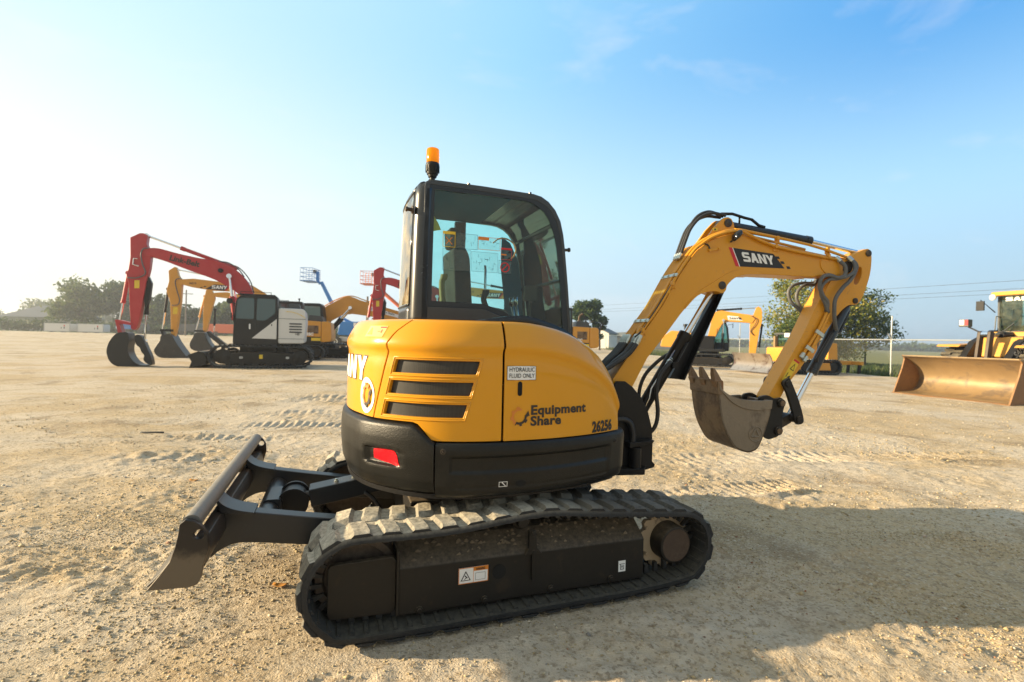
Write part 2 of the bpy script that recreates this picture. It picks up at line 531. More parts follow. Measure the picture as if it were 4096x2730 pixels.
def decal(name, polys, place, mat, parent, th=None):
    """polys: list of 2-D polygons, place(x, y) -> 3-D point"""
    mb = MB()
    for p in polys:
        mb.add([place(*q) for q in p], [tuple(t) for t in ear_clip(p)])
    return build(name, mb, mat, parent, smooth=0, recalc=False)
def decal_text(name, V, F, place, mat, parent):
    mb = MB(); mb.add([place(*q) for q in V], F)
    return build(name, mb, mat, parent, smooth=0, recalc=False)
# ================================================================== the mini excavator in the foreground
EX_O = (-0.179, 3.643, 0.0); EX_YAW = R_(19.81)
EX = empty('mini_excavator', 'yellow and black mini excavator with a raised dozer blade, largest machine in front', 'excavator', EX_O, EX_YAW)

# ---- plan outline of the house (u = arc length along the outline, 0 at the middle of the near side)
PL = [(-0.60, 0.85), (-0.85, 0.62), (-0.98, 0.35), (-1.03, 0.05), (-1.01, -0.25), (-0.93, -0.5), (-0.79, -0.70), (-0.62, -0.845), (-0.42, -0.925), (-0.2, -0.955), (0.05, -0.950), (0.3, -0.91), (0.5, -0.85), (0.66, -0.78)]
_S = spline(PL, 12)
_u0 = sum(math.dist(_S[i], _S[i + 1]) for i in range(9 * 12))
_S += [(0.695, -0.755), (0.722, -0.715), (0.735, -0.66), (0.737, -0.55), (0.737, -0.1)]
_S = np.array(_S)
_L = np.concatenate([[0], np.cumsum(np.linalg.norm(np.diff(_S, axis=0), axis=1))]) - _u0
UMAX = 0.887
def plan(u):
    x = np.interp(u, _L, _S[:, 0]); y = np.interp(u, _L, _S[:, 1]); e = 0.012
    dx = np.interp(u + e, _L, _S[:, 0]) - np.interp(u - e, _L, _S[:, 0]); dy = np.interp(u + e, _L, _S[:, 1]) - np.interp(u - e, _L, _S[:, 1])
    l = math.hypot(dx, dy) or 1.0
    return float(x), float(y), float(dy / l), float(-dx / l)
def shell(u, z, off=0.0):
    x, y, nx, ny = plan(u)
    return (x + nx * off, y + ny * off, z)
def lin(x, xs, ys): return float(np.interp(x, xs, ys))
def ztop(u): return lin(u, [-3, 0.10, 0.19, 0.28, 0.383, 0.47, 0.546, 0.65, 0.743, 0.82, 0.872, 0.90], [1.655, 1.658, 1.654, 1.642, 1.623, 1.60, 1.572, 1.527, 1.470, 1.40, 1.325, 1.27])
def coff(u, z):  # outward offset of the yellow covers as a function of depth below the top edge
    s = ztop(u) - z
    return -0.012 - 0.030 * sm(-u, 0.74, 1.02) + lin(s, [0, .008, .03, .07, .10, .12, .14, .16, .18, .205, .26, 1.0], [-.085, -.066, -.047, -.024, -.009, -.001, .003, .001, -.008, -.010, -.006, 0.0])
def cov(u, z, off=0.0): return shell(u, z, coff(u, z) + off)
def sm(x, a, b):
    t = min(1.0, max(0.0, (x - a) / (b - a))); return t * t * (3 - 2 * t)
def cwtop(u): return lin(u, [-3, -0.50, -0.47, -0.375, -0.36, 3], [1.088, 1.088, 1.075, 0.997, 0.991, 0.991])
def seamR(z): return lin(z, [0.9, 1.087, 1.477, 1.516, 1.586, 1.652, 1.7], [-0.835, -0.790, -0.679, -0.686, -0.642, -0.562, -0.52])
S_LEV = [.26, .225, .205, .19, .18, .17, .16, .148, .135, .12, .10, .085, .065, .045, .03, .018, .008, .003, 0]
def zrows(u, lo):
    zt = ztop(u)
    hi = max(zt - 0.26, lo + 0.02)
    return [lo + (hi - lo) * k / 10 for k in range(10)] + [max(zt - s, lo + 0.02) for s in S_LEV]
def panel(name, ua, ub, n, parent):
    mb = MB(); rows = []
    for j in range(29):
        r = []
        for i in range(n + 1):
            # the boundaries lean with height, so solve for z along a nominal column
            t = i / n
            z = zrows(ua(1.4) + (ub(1.4) - ua(1.4)) * t, cwtop(ua(1.1) + (ub(1.1) - ua(1.1)) * t) + 0.006)[j]
            u = ua(z) + (ub(z) - ua(z)) * t
            r.append(cov(u, z))
        rows.append(r)
    mb.grid(rows)
    return build(name, mb, 'yellow', parent, solid=0.014, bevel=0.004, seg=2)
rear_cover = panel('rear_cover', lambda z: -2.25, lambda z: seamR(z) - 0.004, 60, EX)
side_cover = panel('side_cover', lambda z: 0.014 + (0.004 if z > 1.5 else 0), lambda z: UMAX, 40, EX)

# ---- grille panel with three recessed slots
GZ = [(1.124, 1.196), (1.244, 1.317), (1.361, 1.433)]
gL = lambda z: lin(z, [0.8, 1.124, 1.433, 1.9], [-0.789, -0.704, -0.623, -0.50])
gR = lambda z: lin(z, [0.8, 1.124, 1.433, 1.9], [-0.306, -0.214, -0.126, 0.006])
def gp_u(t, z):   # t in 0..3 across: seam, slot left, slot right, seam
    a, b, c, d = seamR(z) + 0.004, gL(z), gR(z), 0.002 + (0.004 if z > 1.5 else 0)
    if z > 1.45:
        k = min(1.0, (z - 1.45) / 0.15); b = b * (1 - k) + (a + (d - a) * 0.12) * k; c = c * (1 - k) + (a + (d - a) * 0.78) * k
    return (a + (b - a) * t) if t <= 1 else (b + (c - b) * (t - 1)) if t <= 2 else (c + (d - c) * (t - 2))
tcols = [0, .3, .6, .85, 1.0] + [1 + k / 14 for k in range(1, 14)] + [2.0, 2.15, 2.4, 2.7, 3.0]
zl = []
prev = None
for a, b in GZ:
    zl += ([] if prev is None else [prev + (a - prev) * k / 4 for k in (1, 2, 3)]) + [a + (b - a) * k / 3 for k in range(4)]
    prev = b
mb = MB(); rows = []; keep = []
low_n = 5
for k in range(low_n):
    r = []
    for t in tcols:
        u = gp_u(t, 1.05); lo = cwtop(u) + 0.006
        z = lo + (1.124 - lo) * k / low_n
        r.append(cov(gp_u(t, z), z))
    rows.append(r)
for z in zl: rows.append([cov(gp_u(t, z), z) for t in tcols])
for s in [.205, .19, .18, .17, .16, .148, .135, .12, .10, .085, .065, .045, .03, .018, .008, .003, 0]:
    rows.append([cov(gp_u(t, 1.655 - s), 1.655 - s) for t in tcols])
nr, nc = len(rows), len(tcols)
zr = [None] * low_n + zl + [9] * 17
hole = set()
for j in range(nr - 1):
    for i in range(nc - 1):
        if 1 - 1e-6 <= tcols[i] and tcols[i + 1] <= 2 + 1e-6 and zr[j] is not None and zr[j] < 9 and any(a - 1e-6 <= zr[j] and zr[j + 1] <= b + 1e-6 for a, b in GZ):
            hole.add((j, i))
mb.v = [tuple(p) for r in rows for p in r]
for j in range(nr - 1):
    for i in range(nc - 1):
        if (j, i) not in hole:
            mb.f.append((j * nc + i, j * nc + i + 1, (j + 1) * nc + i + 1, (j + 1) * nc + i)); mb.mi.append(0)
gpanel = build('grille_panel', mb, 'yellow', EX, solid=0.030, bevel=0.007, seg=3)
# raised rims round the slots and the perforated plates behind
mg, ntg, N, L, b, out = nodes_of('perforated_grille')
tcg = N.new('ShaderNodeTexCoord')
vg = N.new('ShaderNodeTexVoronoi'); vg.inputs['Scale'].default_value = 150; vg.inputs['Randomness'].default_value = 0.0
L.new(tcg.outputs['Object'], vg.inputs['Vector'])
hole_c = ramp(N, L, vg.outputs['Distance'], 0.30, 0.42, (0.002, 0.002, 0.002), (0.022, 0.021, 0.018))
ng = noise(N, L, 6, 5, .6, tcg.outputs['Object'])
L.new(mixc(N, L, ramp(N, L, ng.outputs['Fac'], 0.50, 0.85), hole_c, (0.040, 0.036, 0.030)), b.inputs['Base Color'])
b.inputs['Roughness'].default_value = 0.5
M['grille'] = mg
for a, bz in GZ:
    mb = MB(); rws = []
    for j in range(5):
        z = a - 0.006 + (bz - a + 0.012) * j / 4
        rws.append([cov(gL(z) - 0.006 + (gR(z) - gL(z) + 0.012) * k / 16, z, -0.022) for k in range(17)])
    mb.grid(rws); build('grille', mb, 'grille', gpanel, smooth=1)
    # pressed rim
    mb = MB(); path = []
    for k in range(17): path.append(cov(gL(a) + (gR(a) - gL(a)) * k / 16, a - 0.016, 0.001) if True else 0)
    rim_pts = []
    def rp(t, z): return cov(gL(z) + (gR(z) - gL(z)) * t, z, -0.001)
    e = 0.014; tw = 0.028
    rim_pts = [rp(-tw + (1 + 2 * tw) * k / 16, a - e) for k in range(17)] + [rp(1 + tw, a - e + (bz - a + 2 * e) * k / 4) for k in range(1, 5)] + [rp(1 + tw - (1 + 2 * tw) * k / 16, bz + e) for k in range(1, 17)] + [rp(-tw, bz + e - (bz - a + 2 * e) * k / 4) for k in range(1, 4)]
    rim_pts.append(rim_pts[0])
    mb.tube(rim_pts, 0.0055, 6, caps=False)
    build('slot_rim', mb, 'yellow', gpanel, smooth=2)

# ---- dark filler added inside the covers to block light, floor plate, hood top
mb = MB()
core = [shell(u, 0, -0.065)[:2] for u in np.linspace(-2.2, 0.86, 60)] + [(0.60, 0.0), (0.60, 0.80)]
mb.prism_z(core, 0.70, 1.30)
core2 = [shell(u, 0, -0.11)[:2] for u in np.linspace(-2.2, 0.55, 60)] + [(0.40, -0.12), (-0.55, -0.12), (-0.55, 0.82)]
mb.prism_z(core2, 1.30, 1.55)
build('light_block_core', mb, 'black', EX, smooth=0)
mb = MB(); r0 = []; r1 = []; r2 = []
for u in np.linspace(-2.2, UMAX, 90):
    p = cov(u, ztop(u)); x, y, z = p
    q = (min(0.62, max(x, -0.60)) if y < -0.12 else -0.60, max(y, -0.12), z + 0.004 if u < 0 else z + 0.012)
    if y > -0.12: q = (-0.60, y, z + 0.004)
    mid = tuple((p[i] * 0.75 + q[i] * 0.25) for i in range(3)); mid = (mid[0], mid[1], z + 0.006)
    r0.append(p); r1.append(mid); r2.append(q)
mb.grid([r0, r1, r2])
build('hood_top', mb, 'yellow', EX, solid=0.01, smooth=1)
mb = MB(); lo = []; hi = []; hi2 = []
for k in range(50):
    u = -0.17 + (0.86 + 0.17) * k / 49
    h = lin(u, [-.17, 0.12, 0.2, 0.45, 0.6, 0.86], [0.0, 0.040, 0.043, 0.028, 0.020, 0.008])
    z = ztop(u)
    lo.append(shell(u, z - 0.02, -0.115)); hi.append(shell(u, z + h, -0.135)); hi2.append(shell(u, z + h + 0.002, -0.24))
mb.grid([lo, hi, hi2])
build('hood_seal', mb, 'frit', EX, solid=0.006, smooth=1)

# ---- counterweight (black, rear) and side skirt
def cw_off(u, z):
    o = lin(z, [.70, .712, .73, .78, .90, 1.0, 1.06, 1.10], [-.065, -.040, -.022, -.002, .010, .010, .004, -.002])
    o -= lin(cwtop(u) - z, [0, .006, .02, .06], [.030, .012, .002, 0])
    o -= 0.024 * sm(-u, 0.82, 1.08)
    o -= 0.026 * sm(u, -0.845, -0.80) * (1 - sm(u, -0.66, -0.52)) * sm(z, 0.836, 0.856) * (1 - sm(z, 0.925, 0.940))
    return o
mb = MB(); rws = []
for j in range(37):
    r = []
    for i in range(121):
        u = -2.35 + (2.35 - 0.366) * i / 120
        z = 0.70 + (cwtop(u) - 0.70) * j / 36
        r.append(shell(u, z, cw_off(u, z)))
    rws.append(r)
inner = [shell(-2.35 + (2.35 - 0.366) * i / 120, cwtop(-2.35 + (2.35 - 0.366) * i / 120) + 0.004, -0.09) for i in range(121)]
rws.append(inner)
mb.grid(rws)
cwt = build('counterweight', mb, 'black_plastic', EX, solid=0.03, bevel=0.006)
def red_edge():
    return [(-.772, .921), (-.69, .927), (-.612, .930), (-.600, .922), (-.590, .921), (-.586, .908), (-.580, .905), (-.590, .895), (-.598, .888), (-.583, .880), (-.585, .866), (-.570, .862), (-.572, .853), (-.551, .847), (-.60, .850), (-.70, .858), (-.774, .868)]
cwp = lambda o: (lambda u, z: shell(u, z, cw_off(u, z) + o))
mb = MB()
re = red_edge()
# fine strip so that the foil follows the pocket
for i in range(24):
    ua, ub_ = -.772 + .205 * i / 24, -.772 + .205 * (i + 1) / 24
    top = lambda u: lin(u, [-.772, -.69, -.612, -.60, -.586, -.58, -.575, -.567], [.921, .927, .930, .922, .906, .902, .862, .855])
    bot = lambda u: lin(u, [-.774, -.70, -.60, -.55], [.868, .858, .850, .847])
    for j in range(4):
        def pt(u, t): return shell(u, bot(u) + (top(u) - bot(u)) * t, cw_off(u, bot(u) + (top(u) - bot(u)) * t) + 0.003)
        mb.add([pt(ua, j / 4), pt(ub_, j / 4), pt(ub_, (j + 1) / 4), pt(ua, (j + 1) / 4)], [(0, 1, 2, 3)])
M['red_foil'] = surf('red_reflective_tape', (0.62, 0.012, 0.02), rough=0.22, var=0.08)
build('reflector_tape', mb, 'red_foil', cwt, smooth=1, recalc=False)

def sk_off(u, z):
    o = lin(z, [.685, .695, .71, .76, .95, .98, .991], [-.050, -.030, -.014, 0, .006, .002, -.006])
    k = sm(u, -0.285, -0.265) * (1 - sm(u, 0.745, 0.775))
    o -= 0.016 * k * sm(z, 0.822, 0.840) * (1 - sm(z, 0.905, 0.925))
    o -= 0.006 * k * sm(z, 0.735, 0.75) * (1 - sm(z, 0.822, 0.84))
    return o
mb = MB(); rws = []
for j in range(45):
    z = 0.685 + (0.991 - 0.685) * j / 44
    rws.append([shell(u, z, sk_off(u, z)) for u in np.linspace(-0.358, 1.12, 100)])
rws.append([shell(u, 0.993, -0.07) for u in np.linspace(-0.358, 1.12, 100)])
mb.grid(rws)
skirt = build('side_skirt', mb, 'black_plastic', EX, solid=0.02, bevel=0.005)
def bolt_on(u, z, r, off, parent, name='bolt'):
    p = Vector(shell(u, z, off)); _, _, nx, ny = plan(u)
    mb = MB(); mb.lathe(p, (nx, ny, 0), [(0, r), (0.006, r), (0.007, r * .72), (0.004, r * .6), (0.004, r * .35), (0.010, r * .3), (0.011, 0)], 16)
    return build(name, mb, 'pin', parent)
bolt_on(-0.316, 0.948, 0.016, 0.004, skirt); bolt_on(0.825, 0.936, 0.014, 0.004, skirt)
mb = MB()
for k in range(1): mb.add([shell(0.118 + .032 * math.cos(a) * 1.0, 0.760 + .017 * math.sin(a), sk_off(.12, .76) + 0.004) for a in np.linspace(0, 2 * math.pi, 20, False)], [tuple(range(20))])
M['hole_shade'] = flat('painted_hole_shade', (0.004, 0.004, 0.004), 0.9)  # near-black for flush sheets that paint the shade inside openings
build('painted_lift_slot', mb, 'hole_shade', skirt, smooth=0)
fr = lambda x0, z0, x1, z1, w: [[(x0, z0), (x1, z0), (x1, z0 + w), (x0, z0 + w)], [(x0, z1 - w), (x1, z1 - w), (x1, z1), (x0, z1)], [(x0, z0 + w), (x0 + w, z0 + w), (x0 + w, z1 - w), (x0, z1 - w)], [(x1 - w, z0 + w), (x1, z0 + w), (x1, z1 - w), (x1 - w, z1 - w)]]
skp = lambda u, z: shell(u, z, sk_off(u, z) + 0.003)
decal('worn_label', fr(-.009, .748, .040, .777, .003) + [[(.005, .772), (.010, .775), (.032, .752), (.028, .751)]], skp, 'white', skirt)

# ---- lettering on the covers
cvp = lambda o: (lambda u, z: cov(u, z, o))
hl = decal('notice_label', [[(0.028 + 0.172 * k / 8, 1.334), (0.028 + 0.172 * (k + 1) / 8, 1.334), (0.028 + 0.172 * (k + 1) / 8, 1.410), (0.028 + 0.172 * k / 8, 1.410)] for k in range(8)], cvp(.003), 'white', side_cover)
decal('label_border', fr(.0265, 1.3325, .2015, 1.4115, .0022), cvp(.0045), 'ink', hl)
for s_, zz in (('HYDRAULIC', 1.380), ('FLUID ONLY', 1.346)):
    V, F = text_tris(s_, 0.0335, 0.0002)
    w = max(v[0] for v in V) - min(v[0] for v in V); k = 0.152 / w
    decal_text('lettering', V, F, (lambda zz, k: (lambda x, y: cov(0.038 + x * k, zz + y, .006)))(zz, k), 'ink', hl)
mb = MB(); hole_pts = [(0.105 + 0.0135 * math.cos(a), (1.311 if math.sin(a) > 0 else 1.258) + 0.0135 * math.sin(a)) for a in np.linspace(0.001, 2 * math.pi, 24, False)]
decal('level_window', [hole_pts], cvp(.003), 'hole_shade', side_cover)
V, F = text_tris('Equipment\nShare', 0.088, 0.0034, line=0.85, spacing=1.06)
w = max(v[0] for v in V); k = 0.388 / w
decal_text('company_lettering', V, F, lambda x, y: cov(0.173 + x * k, 1.139 + y * 0.82, .003), 'ink_brown', side_cover)
def gear(cx, cz, r, a0, a1, n=10, tooth=True):
    """an arc of a toothed ring as quads"""
    out = []; steps = max(4, int((a1 - a0) / 6))
    for i in range(steps):
        b0, b1 = R_(a0 + (a1 - a0) * i / steps), R_(a0 + (a1 - a0) * (i + 1) / steps)
        ro = r * (1.0 if (int((a0 + (a1 - a0) * (i + .5) / steps) // 22.5) % 2 == 0) else 0.84)
        ri = r * 0.60
        out.append([(cx + ri * math.cos(b0), cz + ri * math.sin(b0)), (cx + ro * math.cos(b0), cz + ro * math.sin(b0)), (cx + ro * math.cos(b1), cz + ro * math.sin(b1)), (cx + ri * math.cos(b1), cz + ri * math.sin(b1))])
    return out
decal('gear_emblem', gear(.105, 1.130, .054, 70, 235), cvp(.003), 'orange_ink', side_cover)
decal('gear_emblem', gear(.105, 1.130, .054, 240, 370) + [[(.138, 1.132), (.168, 1.132), (.158, 1.162)]], cvp(.003), 'ink_brown', side_cover)
V, F = text_tris('26256', 0.088, 0.0042, spacing=1.05)
w = max(v[0] for v in V); k = 0.19 / w
decal_text('unit_number', V, F, lambda x, y: cov(0.620 + x * k, 1.008 + y, .003), 'ink', side_cover)
# maker's name on the rear, gear roundel, warning labels
P_, w_ = sany_polys('SANY', 0.142, 0.150, 0.12)
def outl(p, d=0.006):
    cx = sum(q[0] for q in p) / len(p); cz = sum(q[1] for q in p) / len(p)
    out = []
    m = len(p)
    for i in range(m):
        a, b_, c_ = Vector(p[i - 1]), Vector(p[i]), Vector(p[(i + 1) % m])
        e1 = (b_ - a).normalized(); e2 = (c_ - b_).normalized()
        n1 = Vector((e1.y, -e1.x)); n2 = Vector((e2.y, -e2.x))
        nn = (n1 + n2); nn = nn.normalized() if nn.length > 1e-6 else n1
        area = sum(p[j][0] * p[(j + 1) % m][1] - p[(j + 1) % m][0] * p[j][1] for j in range(m))
        s_ = d / max(0.5, nn.dot(n1)) * (1 if area > 0 else -1)
        out.append(tuple(b_ + nn * s_))
    return out
base_u = -0.893 - w_
skew = 0.085
rp_ = lambda o: (lambda x, y: cov(base_u + x + (y - .07) * -skew * -1, 1.297 + y, o))
decal('maker_lettering_outline', [outl(p) for p in P_], rp_(.003), 'ink', rear_cover)
decal('maker_lettering', P_, rp_(.0045), 'white', rear_cover)
rd = decal('roundel', [[(-.875 + .096 * math.cos(a), 1.214 + .104 * math.sin(a)) for a in np.linspace(0, 2 * math.pi, 40, False)]], cvp(.0035), 'white', rear_cover)
decal('gear_emblem', [[((x - .0) * .78 - .875, (z) * 1.0 + 1.214) for x, z in q] for q in gear(0, 0, .074, 50, 235)], cvp(.006), 'orange_ink', rd)
decal('gear_emblem', [[((x - .0) * .78 - .875, (z) * 1.0 + 1.214) for x, z in q] for q in gear(0, 0, .074, 240, 380)] + [[(-.842, 1.228), (-.805, 1.228), (-.818, 1.262)]], cvp(.006), 'ink_brown', rd)
M['pale_label'] = flat('pale_yellow_label', (0.80, 0.52, 0.16), 0.3)
wl_ = decal('warning_label', [[(-.93 + .2 * k / 6, 1.555), (-.93 + .2 * (k + 1) / 6, 1.555), (-.92 + .205 * (k + 1) / 6, 1.618), (-.92 + .205 * k / 6, 1.618)] for k in range(6)], cvp(.003), 'pale_label', rear_cover)
decal('label_print', [[(-.905, 1.568), (-.84, 1.568), (-.8725, 1.610)]], cvp(.0045), 'yellow_ink', wl_)
decal('label_print', [[(-.775, 1.606), (-.722, 1.606), (-.722, 1.614), (-.775, 1.614)], [(-.79, 1.585), (-.765, 1.585), (-.765, 1.589), (-.79, 1.589)], [(-.755, 1.578), (-.748, 1.578), (-.748, 1.598), (-.755, 1.598)]], cvp(.0045), 'red_ink', wl_)

# ================================================================== undercarriage
def track_path():
    P = []
    ci, ri = (-0.935, 0.300), 0.262; cs, rs = (1.012, 0.279), 0.223
    P += [(x, 0.034) for x in (-0.60, -0.3, 0.0, 0.3, 0.65)]
    P += [(cs[0] + rs * math.cos(a), cs[1] + rs * math.sin(a)) for a in [R_(d) for d in (-78, -50, -22, 6, 34, 62, 88)]]
    P += [(0.74, 0.530), (0.42, 0.562), (0.16, 0.592), (0.02, 0.597), (-0.15, 0.585), (-0.42, 0.560), (-0.68, 0.556)]
    P += [(ci[0] + ri * math.cos(a), ci[1] + ri * math.sin(a)) for a in [R_(d) for d in (94, 122, 150, 178, 206, 234, 258)]]
    return P
TP = np.array(spline(track_path(), 14, closed=True))
TP = np.vstack([TP, TP[:1]])
TL = np.concatenate([[0], np.cumsum(np.linalg.norm(np.diff(TP, axis=0), axis=1))])
TT = TL[-1]
def tpos(l, off=0.0):
    l = l % TT; x = np.interp(l, TL, TP[:, 0]); z = np.interp(l, TL, TP[:, 1]); e = 0.02
    x1, z1 = np.interp((l + e) % TT, TL, TP[:, 0]), np.interp((l + e) % TT, TL, TP[:, 1])
    x0, z0 = np.interp((l - e) % TT, TL, TP[:, 0]), np.interp((l - e) % TT, TL, TP[:, 1])
    dx, dz = x1 - x0, z1 - z0; d = math.hypot(dx, dz)
    return x + dz / d * off, z - dx / d * off     # outward = right of travel (counter-clockwise loop)
def make_track(y0, y1, parent):
    """rubber belt: y0 outer edge, y1 inner edge"""
    n = 220; mb = MB(); s_ = 1 if y1 > y0 else -1
    W = abs(y1 - y0)
    prof = [(0.0, -0.030), (0.0, -0.010), (0.008, 0.004), (0.05, 0.006), (W / 2 - .02, 0.0), (W / 2 + .02, 0.0), (W - 0.05, 0.006), (W - 0.008, 0.004), (W, -0.010), (W, -0.030), (W - .03, -0.034), (W / 2, -0.030), (0.03, -0.034)]
    rings = []
    for i in range(n):
        l = TT * i / n; ring = []
        for w, o in prof:
            x, z = tpos(l, o); ring.append((x, y0 + s_ * w, z))
        rings.append(ring)
    rings.append(rings[0])
    mb.loft(rings, caps=False)
    for i_ in range(len(mb.f)):
        mb.mi[i_] = 1 if i_ % len(prof) >= 9 else 0
    # tread lugs, two staggered rows
    nl = int(round(TT / 0.145)); pit = TT / nl
    rnd_ = random.Random(3)
    for row, (wa, wb) in enumerate(((0.002, 0.188), (W - 0.188, W - 0.002))):
        for k in range(nl):
            l0 = pit * (k + 0.5 * row)
            h = 0.024 + rnd_.uniform(-.004, .002)
            inner_w = wb if row == 0 else wa; outer_w = wa if row == 0 else wb
            def q(l, w, o):
                x, z = tpos(l, o); return (x, y0 + s_ * w, z)
            hb, ht = 0.054, 0.036
            vs = []
            for w, hh, sk in ((outer_w, 0.6, 0.0), (outer_w + (0.02 if row == 0 else -0.02), 1.0, 0.0), (inner_w + (-0.03 if row == 0 else 0.03), 1.0, 0.018), (inner_w, 0.0, 0.02)):
                for dl, o in ((-hb, 0.0), (-ht, h * hh), (ht, h * hh), (hb, 0.0)):
                    vs.append(q(l0 + dl + sk, w, 0.003 + o))
            fs = []
            for a in range(3):
                for c in range(3):
                    fs.append((a * 4 + c, a * 4 + c + 1, (a + 1) * 4 + c + 1, (a + 1) * 4 + c))
            fs += [(0, 1, 2, 3), (12, 13, 14, 15)]
            mb.add(vs, fs)
    # ribs and core irons on the inner side
    nr_ = int(round(TT / 0.0725)); mb.cur = 1
    for k in range(nr_):
        l0 = TT * k / nr_
        for wa, wb, hh, hw in ((0.02, 0.13, 0.011, 0.014), (W - 0.13, W - 0.02, 0.011, 0.014), (W / 2 - 0.055, W / 2 - 0.03, 0.062, 0.016), (W / 2 + 0.03, W / 2 + 0.055, 0.062, 0.016)):
            vs = []
            for w in (wa, wb):
                for dl, o in ((-hw, -0.030), (-hw * .7, -0.030 - hh), (hw * .7, -0.030 - hh), (hw, -0.030)):
                    x, z = tpos(l0 + dl, o); vs.append((x, y0 + s_ * w, z))
            mb.add(vs, [(0, 1, 2, 3), (4, 5, 6, 7), (0, 1, 5, 4), (1, 2, 6, 5), (2, 3, 7, 6)])
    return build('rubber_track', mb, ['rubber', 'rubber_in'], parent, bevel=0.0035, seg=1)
for s_ in (-1, 1):
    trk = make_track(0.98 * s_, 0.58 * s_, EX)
    # frame: cross-section swept along x
    yo = 0.90 * s_
    sec = [(0.90, 0.100), (0.90, 0.345), (0.885, 0.362), (0.77, 0.448), (0.64, 0.448), (0.64, 0.10)]
    mb = MB(); mb.loft([[(x, s_ * a, z - 0.012 * (x + .72) / 1.5) for a, z in sec] for x in (-0.735, 0.775)])
    tf = build('track_frame', mb, 'black_dusty', EX, bevel=0.006)
    mb = MB(); mb.prism(round_poly([(-1.078, 0.400), (-1.078, 0.125), (-0.742, 0.112), (-0.742, 0.408)], 0.035, 5), s_ * 0.885, s_ * 0.85)
    mb.prism([(-0.742, .112), (-0.728, .105), (-0.728, .44), (-0.742, .44)], s_ * 0.915, s_ * 0.66)
    mb2 = MB(); rd_ = random.Random(5)
    for _ in range(170):
        xx = rd_.uniform(-.70, .74); tt = rd_.random() ** .7; yy = s_ * (.885 - .20 * tt); zz = .362 + .086 * min(1, tt * 1.7) - .012 * (xx + .72) / 1.5
        r0 = rd_.uniform(.004, .016); aa = rd_.uniform(0, 6)
        ring_ = [(xx + r0 * 1.3 * math.cos(aa + k * 1.05) * rd_.uniform(.7, 1.2), yy + r0 * math.sin(aa + k * 1.05) * rd_.uniform(.7, 1.2), zz - .002) for k in range(6)]
        mb2.add(ring_ + [(xx, yy, zz + r0 * rd_.uniform(.5, .9))], [(k, (k + 1) % 6, 6) for k in range(6)])
    M['packed_soil'] = M.get('packed_soil') or surf('packed_brown_soil', (.20, .150, .095), rough=.95, var=.35)
    build('packed_dirt', mb2, 'packed_soil', tf, smooth=0)
    gp = build('idler_guard', mb, 'black_dusty', tf, bevel=0.004)
    mb = MB()
    mb.lathe((-0.935, s_ * 0.69, 0.30), (0, s_, 0), [(0, 0.10), (0, .205), (.015, .215), (.045, .218), (.05, .19), (.08, .19), (.085, .218), (.115, .215), (.13, .205), (.132, .17), (.105, .16), (.105, .08), (.15, .07)], 36)
    M['idler_rust'] = M.get('idler_rust') or surf('rusty_idler_steel', (0.040, 0.024, 0.016), rough=0.6, dust=0.3, var=0.3)
    build('idler_wheel', mb, 'idler_rust', tf)
    # drive sprocket and travel motor
    mb = MB(); pts = []
    for k in range(42):
        a = 2 * math.pi * k / 42; r_ = 0.205 if k % 3 else 0.175
        pts.append((1.005 + r_ * .95 * math.cos(a), 0.270 + r_ * .95 * math.sin(a)))
    mb.prism(pts, s_ * 0.765, s_ * 0.80)
    for k in range(12):
        a = 2 * math.pi * k / 12
        mb.cyl((1.005 + .165 * math.cos(a), s_ * .80, .270 + .165 * math.sin(a)), (1.005 + .165 * math.cos(a), s_ * .812, .270 + .165 * math.sin(a)), 0.012, n=6)
    M['sprocket'] = M.get('sprocket') or surf('dusty_sprocket_steel', (0.42, 0.32, 0.21), rough=0.85, dust=0.3, var=0.25, spots=(.06, .042, .03), spot_amt=.30)
    build('sprocket', mb, 'sprocket', tf, bevel=0.003)
    mb = MB(); mb.lathe((1.012, s_ * 0.70, 0.266), (0, s_, 0), [(0, .124), (.10, .122), (.19, .118), (.206, .114), (.210, .104)], 40)
    tm = build('travel_motor', mb, 'black_dusty', tf)
    M['hub_rust'] = M.get('hub_rust') or surf('rusty_hub_cover', (0.045, 0.025, 0.016), rough=0.6, dust=0.15, var=0.3)
    mb = MB(); mb.lathe((1.012, s_ * 0.906, 0.266), (0, s_, 0), [(0, .104), (.006, .102), (.008, .0)], 36)
    build('hub_cover', mb, 'hub_rust', tm)
    for x in (-0.56, -0.2, 0.2, 0.6):
        mb = MB(); mb.lathe((x, s_ * 0.70, 0.098), (0, s_, 0), [(0, .062), (.05, .062), (.055, .04), (.11, .04), (.115, .062), (.165, .062)], 20)
        build('track_roller', mb, 'black_dusty', tf)
        mb = MB(); mb.lathe((x - .06, s_ * 0.90, 0.118), (0, s_, 0), [(0, .020), (.010, .020), (.011, .012), (.018, .011), (.019, 0)], 8)
        build('bolt', mb, 'black_dusty', tf)
    # carrier roller on its bracket
    mb = MB(); mb.prism([(-.03, .335), (.075, .335), (.045, .37), (.035, .47), (-.005, .47), (-.005, .37)], s_ * .915, s_ * .885)
    mb.prism([(.014, .185), (.030, .185), (.030, .36), (.014, .36)], s_ * .918, s_ * .90)
    mb.cyl((.02, s_ * .90, .455), (.02, s_ * .925, .455), .016, n=10)
    br = build('carrier_bracket', mb, 'black_dusty', tf, bevel=0.003)
    mb = MB(); mb.lathe((-.03, s_ * .70, .505), (0, s_, 0), [(0, .05), (.14, .05), (.15, .035), (.18, .03)], 20)
    build('carrier_roller', mb, 'black_dusty', tf)
